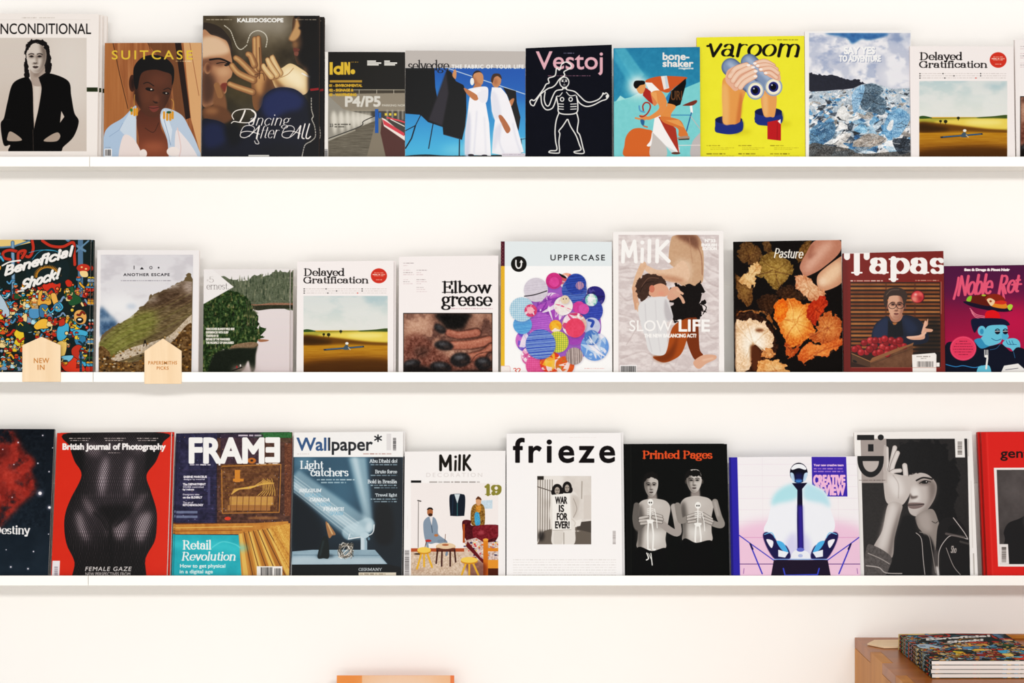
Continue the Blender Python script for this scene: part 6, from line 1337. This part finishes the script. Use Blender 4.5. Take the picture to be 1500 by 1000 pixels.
def c_red_portrait(s):
    s.frame(1230, 610, 3.844)
    s.r(700, 60, 1700, 960, 'd8322c'); s.p('788,88 822,88 860,960 815,960', 'c02a24', sm=False, a=.8, blur=3); s.p('825,88 832,88 868,960 862,960', 'ea4a42', sm=False, a=.6, blur=2)
    s.t('gentlewoman', 906, 180, 1400, 248, '33201e', bold=3); s.p('868,288 1500,286 1520,846 892,844', 'efe6e0', sm=False); s.p('884,300 1490,298 1506,830 904,830', '55504f', sm=False)
    s.clip('884,300 1490,298 1506,830 904,830', False); s.e(1000, 420, 120, 100, '696362', .7, 60); s.noise(.04, 60); s.p('930,700 924,650 950,600 1010,575 1040,560 1090,540 1200,560 1300,700 1320,840 905,840', '2f2e2f'); s.e(1120, 480, 60, 90, '8a7a72'); s.p('1030,575 1060,550 1080,580 1050,640', '413f40', blur=4); s.un()
    s.p('900,718 948,718 954,830 904,830', 'e9e1dc', sm=False); s.bars(912, 734, 938, 820, vert=True, seed=15, pad=0, bgc='e9e1dc', col='57504c')

def c_orange(s):
    s.frame(470, 960, 6.818)
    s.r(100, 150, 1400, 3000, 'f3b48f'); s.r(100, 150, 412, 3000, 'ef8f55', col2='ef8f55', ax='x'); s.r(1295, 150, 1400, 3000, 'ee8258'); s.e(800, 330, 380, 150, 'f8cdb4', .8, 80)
    s.noise(.02, 200)
# ------------------------------------------------------------------ the room
M_wall = plain('wall_paint', 'f3f0ec', rough=0.9, spec=0.1, vary=0.012, scale=6, bump=0.05)
M_floor = plain('floor_screed', 'c9c6c1', rough=.5, vary=.06, scale=4)
M_ledge = plain('white_lacquer', 'f8f5ef', rough=0.45, spec=0.3, vary=0.008, scale=20)
M_page = paper_edge()
M_ply = wood('plywood', 'e3c49c', 'f0d8b6', 'Z', 4.0, rough=0.6, spec=0.2)
M_oak = wood('oak_top', '8e4a14', 'b0651f', 'X', 1.6, rough=0.3, spec=0.22)
M_oak_side = wood('oak_side', 'a6611c', 'cd8a3a', 'Z', 1.6, rough=0.45, spec=0.2)
M_gold = plain('orange_lettering', 'c07a22', rough=0.5, vary=0.02)

w = box('wall_back', -3, 3, 0.0, 0.1, 0, 3.0, M_wall); tag(w, 'plain white painted wall behind the ledges', kind='structure')
f = box('floor', -3, 3, -6, 0.1, -0.05, 0.0, M_floor); tag(f, 'pale floor below the frame', kind='structure')

# ------------------------------------------------------------------ picture ledges
LD = 0.100      # ledge depth
ROWS = {1: (229.3, 244.0, 132), 2: (544.8, 559.6, 137), 3: (843.0, 857.5, 130), 4: (1141.0, 1156.0, None)}
TL = CY
def zpx(py, Y): return CZ - (py - HOR) / FPX * (Y - CY)
BOARD = {}
names = {1: 'top', 2: 'middle', 3: 'bottom', 4: 'lowest'}
for row, (ya, yb_, seam) in ROWS.items():
    zt, zb = zpx(ya, -LD - .005), zpx(yb_, -LD - .005)
    BOARD[row] = zb + .009
    xs = at(seam, 500, -LD)[0] if seam else None
    spans = [(-1.75, xs - .0004), (xs + .0004, 1.45)] if seam else [(-0.95, 0.55)]
    for k, (xa, xb) in enumerate(spans):
        g = .0002
        xc = (xa + xb) / 2
        r = empty('picture_ledge', (xc, 0, zb))
        if row == 4: lb = 'white picture ledge below the frame holding the orange magazine'
        elif k == 0: lb = 'short left length of the white %s picture ledge, left of the joint' % names[row]
        else: lb = 'long white %s picture ledge right of the joint, holding most of its magazines' % names[row]
        tag(r, lb, 'shelf', 'white picture ledges on the wall')
        a, b = xa - xc, xb - xc
        box('base_board', a, b, -LD, 0.0, 0, .009, M_ledge, r, .0008)
        box('front_lip', a, b, -LD - .005, -LD - g, 0, zt - zb, M_ledge, r, .0008)
        box('back_panel', a, b, -.011, -.0003, .0092, zt - zb + (.170 if row < 4 else .05), M_ledge, r, .0008)

# ------------------------------------------------------------------ magazines
def print_mat(name, img, gloss):
    m, nt, b = new_mat(name)
    uv = nt.nodes.new('ShaderNodeUVMap')
    tx = nt.nodes.new('ShaderNodeTexImage'); tx.image = img; tx.extension = 'EXTEND'; tx.interpolation = 'Cubic'
    nt.links.new(uv.outputs[0], tx.inputs[0])
    mx = nt.nodes.new('ShaderNodeMix'); mx.data_type = 'RGBA'; mx.blend_type = 'MULTIPLY'
    mx.inputs[0].default_value = 1; mx.inputs[7].default_value = (INK, INK, INK, 1)
    nt.links.new(tx.outputs['Color'], mx.inputs[6]); nt.links.new(mx.outputs[2], b.inputs['Base Color'])
    b.inputs['Roughness'].default_value = .4 if gloss else .6
    b.inputs['Specular IOR Level'].default_value = .09 if gloss else .04
    return m
INK = 0.80
_plainc = {}
def cmat(c):
    if c not in _plainc: _plainc[c] = plain('cover_stock', c, rough=.5, spec=.25, vary=.02)
    return _plainc[c]

ALLMAG = {}
def magazine(key, fn, row, xb0, xb1, yt0, yt1, base, edge, label, lean=None, th=.008, yb=-.090, xt0=None, xt1=None, gloss=True, spine_print=False, group=True, h=None):
    lean = math.radians({1: 3.0, 2: 3.5, 3: 9.5, 4: 9.5}[row] if lean is None else lean)
    zb = BOARD[row] + th * math.sin(lean) + .0006
    pr = Print(0, 1e-3, 1e-3, yb, zb, lean, '000000'); RMM = RM
    def uvw(px, py):
        q = (py - HOR) / FPX
        v = (CZ - zb - q * (yb - CY)) / (math.cos(lean) + q * math.sin(lean))
        return (px - 750) / FPX * (yb + v * math.sin(lean) - CY), v
    lip = ROWS[row][0]
    u0 = uvw(xb0, lip)[0]; u1 = uvw(xb1, lip)[0]
    if xt0 is not None: u0 = (u0 + uvw(xt0, yt0)[0]) / 2
    if xt1 is not None: u1 = (u1 + uvw(xt1, yt1)[0]) / 2
    vl = uvw(xt0 or xb0, yt0)[1]; vr = uvw(xt1 or xb1, yt1)[1]
    vm = max(vl, vr)
    P = Print(u0, u1, vm, yb, zb, lean, base)
    fn(P)
    img = P.image('print_' + key)
    m = print_mat('print_' + key, img, gloss)
    xc = (u0 + u1) / 2; a, b = u0 - xc, u1 - xc
    root = empty('magazine', (xc, yb, zb), (-lean, 0, 0))
    NX, NZ, t = 8, 8, .0005
    vt, fc, fm, uv = [], [], [], []
    for layer in range(2):
        for j in range(NZ + 1):
            for i in range(NX + 1):
                fx, fz = i / NX, j / NZ
                top = vl + (vr - vl) * fx
                bow = -.0011 * math.sin(math.pi * fx) * (.3 + .7 * fz)
                vt.append((a + (b - a) * fx, bow + layer * t, top * fz))
    n1 = (NX + 1) * (NZ + 1)
    def idx(i, j, l=0): return l * n1 + j * (NX + 1) + i
    for j in range(NZ):
        for i in range(NX):
            fc.append((idx(i, j), idx(i + 1, j), idx(i + 1, j + 1), idx(i, j + 1))); fm.append(0)
            fc.append((idx(i, j, 1), idx(i, j + 1, 1), idx(i + 1, j + 1, 1), idx(i + 1, j, 1))); fm.append(1)
    for i in range(NX):
        fc.append((idx(i, 0, 1), idx(i + 1, 0, 1), idx(i + 1, 0), idx(i, 0))); fm.append(1)
        fc.append((idx(i, NZ), idx(i + 1, NZ), idx(i + 1, NZ, 1), idx(i, NZ, 1))); fm.append(1)
    for j in range(NZ):
        fc.append((idx(NX, j), idx(NX, j, 1), idx(NX, j + 1, 1), idx(NX, j + 1))); fm.append(1)
        fc.append((idx(0, j), idx(0, j + 1), idx(0, j + 1, 1), idx(0, j, 1))); fm.append(1)
    for (x0, x1, y0, y1, z1a, z1b) in ((a - .0001, a + t, t, th, vl, vl), (a, b, th - t, th, vl, vr)):
        o = len(vt)
        v, f = box_vf(x0, x1, y0, y1, 0, 1, o)
        v = [(q[0], q[1], q[2] * (z1a if q[0] == x0 else z1b)) for q in v]
        vt += v; fc += f; fm += [0 if spine_print else 1] * 6
    cv = mesh_obj('cover', vt, fc, [m, cmat(edge)], root, fm)
    lay = cv.data.uv_layers.new(name='UVMap')
    for p in cv.data.polygons:
        for li in p.loop_indices:
            q = cv.data.vertices[cv.data.loops[li].vertex_index].co
            lay.data[li].uv = ((q.x - a + (q.y if q.y > t * 2 and q.x < a + .001 else 0)) / (b - a), q.z / vm)
    e = .0012
    z = [0.0004, vl - e, vr - e]
    v = [(a + t, t + .0001, z[0]), (b - e, t + .0001, z[0]), (b - e, th - t, z[0]), (a + t, th - t, z[0]), (a + t, t + .0001, z[1]), (b - e, t + .0001, z[2]), (b - e, th - t, z[2]), (a + t, th - t, z[1])]
    mesh_obj('pages', v, box_vf(0, 1, 0, 1, 0, 1)[1], M_page, root)
    tag(root, label, 'magazine', {1: 'magazines on the top ledge', 2: 'magazines on the middle ledge', 3: 'magazines on the bottom ledge', 4: 'magazines on the lowest ledge'}[row])
    root['th'] = th
    ALLMAG[key] = (root, th, lean, a, b)
    return root

def copy_tree(o, parent=None):
    c = o.copy(); COL.objects.link(c); c.parent = parent
    for ch in list(o.children):
        if ch.users_scene: copy_tree(ch, c)
    return c

def behind(key, dx, label, n=1, dz=0.0):
    """another copy standing close behind, shifted sideways by dx photo pixels"""
    root, th, lean, a, b = ALLMAG[key]
    c = copy_tree(root)
    d = (th + .0016) * n
    c.location = (root.location.x + dx / FPX * 3.46, root.location.y + d * math.cos(lean), BOARD_OF[key] + dz + th * math.sin(lean) + .0006)
    tag(c, label); return c
BOARD_OF = {}
MAGS = [
 # key, fn, row, x bottom left/right, top y left/right, base, edge colour, label, options
 ('jacket', c_black_jacket, 1, -23, 142.5, 19.5, 20.5, 'f1e6dd', 'e6dcd4', 'white magazine with a black and white photo of a person in an open black jacket', dict(gloss=False)),
 ('earrings', c_earrings, 1, 151.5, 293.8, 63, 62.6, '9c6a44', 'd8c8bc', 'brown magazine with a portrait wearing yellow tassel earrings and pale blue shirt', {}),
 ('hands', c_hands, 1, 295.5, 467, 23, 23, '4c412e', '3a2a20', 'tall dark magazine with two faces in profile and signing hands between them', dict(th=.012)),
 ('tunnel', c_tunnel, 1, 475.5, 592.8, 76, 76.3, '1a170f', 'e6ded6', 'small black and grey magazine with a car park tunnel and blue pillar', {}),
 ('washing', c_washing_line, 1, 593.4, 769.6, 74, 75.3, 'b3aca6', 'a8a09a', 'wide magazine with two women in white dresses by a washing line of black cloth', {}),
 ('chalk', c_chalk_man, 1, 770.1, 896.6, 70.6, 65.4, '0c0f20', '0c0f20', 'navy magazine with a white outline drawing of a man raising a club', dict(gloss=False)),
 ('cyclist', c_cyclist, 1, 899.5, 1026, 70.5, 68.8, '2f7f9e', '2a6a84', 'teal magazine with an illustrated racing cyclist bent over handlebars', dict(gloss=False, yb=-.096)),
 ('binoculars', c_binoculars, 1, 1021.5, 1179.6, 54.8, 52.4, 'e9df3c', 'd8a430', 'bright yellow magazine with two model hands holding grey binoculars', dict(gloss=False, yb=-.086)),
 ('glacier', c_glacier, 1, 1180.6, 1336.5, 46, 44.2, 'efeae6', 'e6dfda', 'tall white bordered magazine with a blue glacier under a cloudy sky', dict(yb=-.091)),
 ('field_top', c_field, 1, 1334.7, 1487, 67.6, 68.2, 'f1e6e2', 'e6dcd8', 'white magazine with red disc and golden field, last full one on the top ledge', dict(gloss=False, yb=-.097)),
 ('oily_top', c_oily_hands2, 1, 1489, 1634, 58, 56.5, 'f3e8e5', 'e6dcd8', 'white magazine cut off by the right edge of the photo, on the top ledge', dict(gloss=False)),
 ('crowd', c_crowd, 2, -24, 130.5, 351, 351, '1b2d2b', 'b0aaa2', 'magazine with a packed comic-strip crowd, standing on the middle ledge behind a wooden tag', dict(gloss=False, th=.0072, spine_print=True)),
 ('hillside', c_hillside, 2, 140, 290, 366, 366.5, 'efe7e6', 'e2d8d4', 'white bordered magazine with a steep hillside under mist, behind the second wooden tag', dict(gloss=False)),
 ('lake', c_lake, 2, 297, 423.8, 394.2, 394.2, 'e5dcda', 'd8ccc4', 'small magazine with dark fir trees beside a pale lake', dict(gloss=False)),
 ('field_mid', c_field2, 2, 434.2, 576, 383.2, 381.7, 'f6ece8', 'e8dedb', 'white magazine with red disc and golden field, on the middle ledge', dict(gloss=False)),
 ('oily', c_oily_hands, 2, 583.8, 729.8, 375.8, 374.2, 'f6ece9', 'e8dedb', 'white magazine with a close-up of oil-blackened hands below a heavy serif title', dict(gloss=False)),
 ('buttons', c_buttons, 2, 733.6, 896.8, 353.4, 354.2, 'fbf9f8', '5b2336', 'white magazine with a cluster of coloured paper discs', dict(gloss=False, yb=-.091)),
 ('sleeping', c_sleeping, 2, 898.8, 1061, 339.6, 338, 'f6efea', 'ece3dc', 'tall white bordered magazine with a sleeping parent and child on rumpled sheets', dict(gloss=False, yb=-.093)),
 ('petals', c_petals, 2, 1076, 1234.6, 354, 351.3, '120a07', '1a0f0a', 'dark magazine with fingers holding dried orange flower petals', dict(gloss=False)),
 ('apples', c_apples, 2, 1236.5, 1384.6, 371, 367.4, '7c2218', '6a1a12', 'dark red magazine with a man in glasses tossing an apple over a crate of apples', dict(yb=-.095)),
 ('burger', c_burger_hat, 2, 1385, 1530, 389.6, 387.5, '5a1c48', '4a1840', 'purple and pink magazine with a cartoon blue-faced man, last on the middle ledge', dict(gloss=False)),
 ('nebula', c_nebula, 3, -98, 70.2, 628, 628.2, '131c26', '0f161e', 'dark blue magazine with a red nebula, first on the bottom ledge', dict(xt0=-90, xt1=80, gloss=False, yb=-.094)),
 ('fishnet', c_fishnet, 3, 75.2, 244.3, 634, 633, 'd23314', 'e9e0da', 'red magazine with a dark figure in fishnet seen from waist to thigh', dict(xt0=83.2, xt1=251)),
 ('circuit', c_circuit, 3, 255, 424, 635, 632.8, '2a2238', '7c1c1c', 'magazine with a gold circuit board picture and turquoise corner panel', dict(xt0=260.8, xt1=427.2)),
 ('lamp', c_lamp, 3, 426.2, 589, 633.4, 632, 'f5f1ef', 'cfc6c0', 'glossy magazine with a white desk lamp casting beams over a blue-grey table', dict(xt0=431, xt1=590.4, th=.012)),
 ('stools', c_stools, 3, 591.3, 740.2, 661.2, 660, 'f8f1ee', '8a8480', 'small white magazine with yellow stools and a red sofa bed in a white room', dict(xt0=593, xt1=740.5, gloss=False)),
 ('placard', c_placard, 3, 741.4, 911.6, 635, 633.8, 'fbf6f4', '8a8a90', 'tall white magazine with a small photo of a couple holding a protest placard', dict(xt0=742.5, xt1=909.6, gloss=False, yb=-.093)),
 ('boys', c_boys, 3, 917, 1069, 650.5, 650, '0e0f0e', '161614', 'black magazine with two boys holding toy skeletons under an orange title', dict(xt0=918, xt1=1064.6, gloss=False)),
 ('helmet', c_helmet, 3, 1072, 1258.5, 669.5, 668.2, 'f4eef2', '3b31a0', 'wide white and pink magazine with a helmeted figure and blue spine', dict(xt0=1068, xt1=1257, gloss=False, yb=-.098)),
 ('handface', c_hand_face, 3, 1262, 1432, 633.2, 631, 'f1ece6', 'e2dbd4', 'white bordered magazine with a black and white portrait, hand raised over one eye', dict(xt0=1247, xt1=1423.8, yb=-.088)),
 ('redportrait', c_red_portrait, 3, 1448.5, 1640, 633, 632, 'd8322c', 'b8241e', 'red magazine with a white framed grey portrait, last on the bottom ledge', dict(xt0=1435, xt1=1622, gloss=False, th=.012)),
 ('orange', c_orange, 4, 491, 666, 989, 989, 'f3b48f', 'e88850', 'plain orange magazine whose top edge shows at the bottom of the photo', dict(gloss=False, yb=-.092, xt0=493.3, xt1=663.8)),
]
for key, fn, row, a_, b_, y0_, y1_, base, edge, label, opt in MAGS:
    BOARD_OF[key] = BOARD[row]
    magazine(key, fn, row, a_, b_, y0_, y1_, base, edge, label, **opt)

behind('jacket', 3.5, 'second copy of the black jacket magazine, showing as a grey sliver at its right edge', 1)
behind('jacket', 8.5, 'rearmost copy of the black jacket magazine, white sliver nearest the earrings magazine', 2)
behind('hands', 6, 'second copy of the tall signing hands magazine, brown sliver at its right edge')
behind('crowd', 3, 'second copy of the comic-strip crowd magazine, sliver at its right edge on the ledge')
behind('lake', 3.8, 'second copy of the fir tree lake magazine, sliver at its right edge')
behind('field_mid', 3, 'second copy of the golden field magazine, sliver at its right edge on the middle ledge')
behind('fishnet', 3.2, 'second copy of the red fishnet magazine, pale sliver at its right edge')
behind('circuit', -4.6, 'second copy of the circuit board magazine, dark red sliver at its left edge')
behind('lamp', 2.4, 'second copy of the glossy desk lamp magazine, sliver at its right edge')
behind('placard', 4, 'second copy of the placard magazine, grey sliver at its right edge')
behind('boys', -3.6, 'second copy of the black two boys magazine, sliver at its left edge')
behind('redportrait', -2.6, 'second copy of the red portrait magazine, sliver at its left edge')

# ------------------------------------------------------------------ wooden tags
def lettering(txt, x0, x1, z0, z1, y, mat, parent):
    c = bpy.data.curves.new('tmp', 'FONT'); c.body = txt; c.offset = .012; c.extrude = .01; c.space_character = 1.12
    o = bpy.data.objects.new('tmp', c); COL.objects.link(o)
    dg = bpy.context.evaluated_depsgraph_get()
    me = bpy.data.meshes.new_from_object(o.evaluated_get(dg))
    bpy.data.objects.remove(o); bpy.data.curves.remove(c)
    V = np.array([v.co[:] for v in me.vertices]); lo, hi = V.min(0), V.max(0)
    for v in me.vertices:
        u = (np.array(v.co[:]) - lo) / np.maximum(hi - lo, 1e-9)
        v.co = (x0 + u[0] * (x1 - x0), y - .0004 * u[2], z0 + u[1] * (z1 - z0))
    me.materials.clear(); me.materials.append(mat)
    ob = bpy.data.objects.new('lettering', me); COL.objects.link(ob); ob.parent = parent
    return ob

def house_tag(x0, x1, ypeak, yeave, ybot, lines, label):
    Y = -LD - .0055
    A = at(x0, ybot, Y); B = at(x1, ybot, Y)
    xc = (A[0] + B[0]) / 2; hw = (B[0] - A[0]) / 2; zb = A[2]; he = zpx(yeave, Y) - zb; hp = zpx(ypeak, Y) - zb
    r = empty('house_tag', (xc, Y, zb)); tag(r, label, 'sign', 'house-shaped wooden tags')
    prism('board', [(-hw, 0), (hw, 0), (hw, he), (0, hp), (-hw, he)], -.0035, 0, M_ply, r, .0004)
    lipz = zpx(ROWS[2][0], Y) - zb
    box('hook', -hw * .4, hw * .4, 0, .0068, lipz + .0005, lipz + .003, M_ply, r)
    for tx, a, b, c, d in lines:
        p, q = at(a, d, Y), at(b, c, Y)
        lettering(tx, p[0] - xc, q[0] - xc, p[2] - zb, q[2] - zb, -.0035, M_gold, r)
    return r
house_tag(33.4, 89.2, 493, 505.5, 559, [('NEW', 50.3, 72.8, 524.2, 531.6), ('IN', 55.8, 66, 534, 541.4)], 'pale house-shaped wooden tag lettered NEW IN, hooked on the middle ledge')
tg = house_tag(212, 266.3, 495.5, 513.8, 562, [('PAPERSMITHS', 217.8, 259.8, 528.6, 533.6), ('PICKS', 230.2, 247.5, 536.4, 541.2)], 'pale house-shaped wooden tag with small two-line lettering, in front of the hillside magazine')

# ------------------------------------------------------------------ oak cabinet at lower right
XL, ZT, YF = .6843, .9116, -.62
T = .020
ys = [-.001, -.155, -.262, -.379, -.495, YF]
XR = 1.75
cab = empty('cabinet', ((XL + XR) / 2, 0, 0)); cx = (XL + XR) / 2
tag(cab, 'oak cabinet with finger-jointed corner, lower right against the wall', 'cabinet')
g = .0006
# top board: outline in XY with notches where the side board's fingers come through
out = [(XR - cx, ys[0]), (XL - cx, ys[0])]
cur = 0
for i in range(5):
    if i % 2 == 0: out += [(XL - cx, ys[i + 1] + g), (XL + T + g - cx, ys[i + 1] + g)] if i < 4 else [(XL - cx, ys[5])]
    else: out += [(XL + T + g - cx, ys[i + 1] - g), (XL - cx, ys[i + 1] - g)]
out.append((XR - cx, YF))
def prism_z(name, pts, z0, z1, mat, parent):
    n = len(pts); v = [(x, y, z0) for x, y in pts] + [(x, y, z1) for x, y in pts]
    fcs = [tuple(range(n)), tuple(range(2 * n - 1, n - 1, -1))] + [((i + 1) % n, i, n + i, n + (i + 1) % n) for i in range(n)]
    o = mesh_obj(name, v, fcs, mat, parent)
    b = o.modifiers.new('bevel', 'BEVEL'); b.width = .0007; b.segments = 2; b.limit_method = 'ANGLE'
    import bmesh
    bm = bmesh.new(); bm.from_mesh(o.data); bmesh.ops.recalc_face_normals(bm, faces=bm.faces); bm.to_mesh(o.data); bm.free()
    return o
prism_z('top_board', out, ZT - T, ZT, M_oak, cab)
# side board: outline in YZ
sp = [(ys[0], 0.0), (ys[0], ZT - T - g)]
for i in range(5):
    if i % 2 == 1: sp += [(ys[i], ZT - T - g), (ys[i], ZT + .0004), (ys[i + 1], ZT + .0004), (ys[i + 1], ZT - T - g)]
sp += [(YF, ZT - T - g), (YF, 0.0)]
n = len(sp)
v = [(XL - cx, y, z) for y, z in sp] + [(XL + T - cx, y, z) for y, z in sp]
fcs = [tuple(range(n)), tuple(range(2 * n - 1, n - 1, -1))] + [((i + 1) % n, i, n + i, n + (i + 1) % n) for i in range(n)]
sd = mesh_obj('side_board', v, fcs, M_oak_side, cab)
import bmesh
bm = bmesh.new(); bm.from_mesh(sd.data); bmesh.ops.recalc_face_normals(bm, faces=bm.faces); bm.to_mesh(sd.data); bm.free()
bv = sd.modifiers.new('bevel', 'BEVEL'); bv.width = .0007; bv.segments = 2; bv.limit_method = 'ANGLE'
box('side_board', XR - T - cx, XR - cx, YF, ys[0], 0, ZT - T - g, M_oak_side, cab, .0007)
box('back_board', XL + T + g - cx, XR - T - g - cx, -.013, -.001, 0.05, ZT - T - g, M_oak_side, cab)
box('bottom_board', XL + T + g - cx, XR - T - g - cx, YF + .01, -.014, .05, .07, M_oak, cab)
box('inner_shelf', XL + T + g - cx, XR - T - g - cx, YF + .02, -.014, .47, .49, M_oak, cab)
box('back_rail', at(1345, 930, -.01)[0] - cx, XR - cx, -.016, -.001, ZT + .0002, ZT + .0075, M_oak_side, cab, .0006)

# flat wooden tag on the cabinet
r = empty('house_tag', (.777, -.082, ZT + .0006), (-math.pi / 2, 0, math.radians(90) + .06))
tag(r, 'blank house-shaped wooden tag lying flat on the cabinet beside the stacked magazines', 'sign', 'house-shaped wooden tags')
prism('board', [(-.036, 0), (.036, 0), (.036, .062), (0, .085), (-.036, .062)], -.0035, 0, M_ply, r, .0004)

# stack of four comic crowd magazines
root, th, lean, a, b = ALLMAG['crowd']
hh = max(v.co.z for v in root.children[0].data.vertices)
posn = ['bottom', 'second from bottom', 'third from bottom', 'topmost']
for i in range(4):
    c = copy_tree(root)
    c.rotation_euler = (-math.pi / 2, 0, [.004, -.003, .002, 0][i])
    c.location = (.742 + (b - a) / 2 + [.0006, -.0008, .0004, 0][i], -.405 + [0, .0006, -.0004, 0][i], ZT + .0008 + (i + 1) * (th + .0004))
    tag(c, 'comic-strip crowd magazine lying on the oak cabinet, %s of the stack of four' % posn[i], 'magazine', 'magazines stacked on the cabinet')
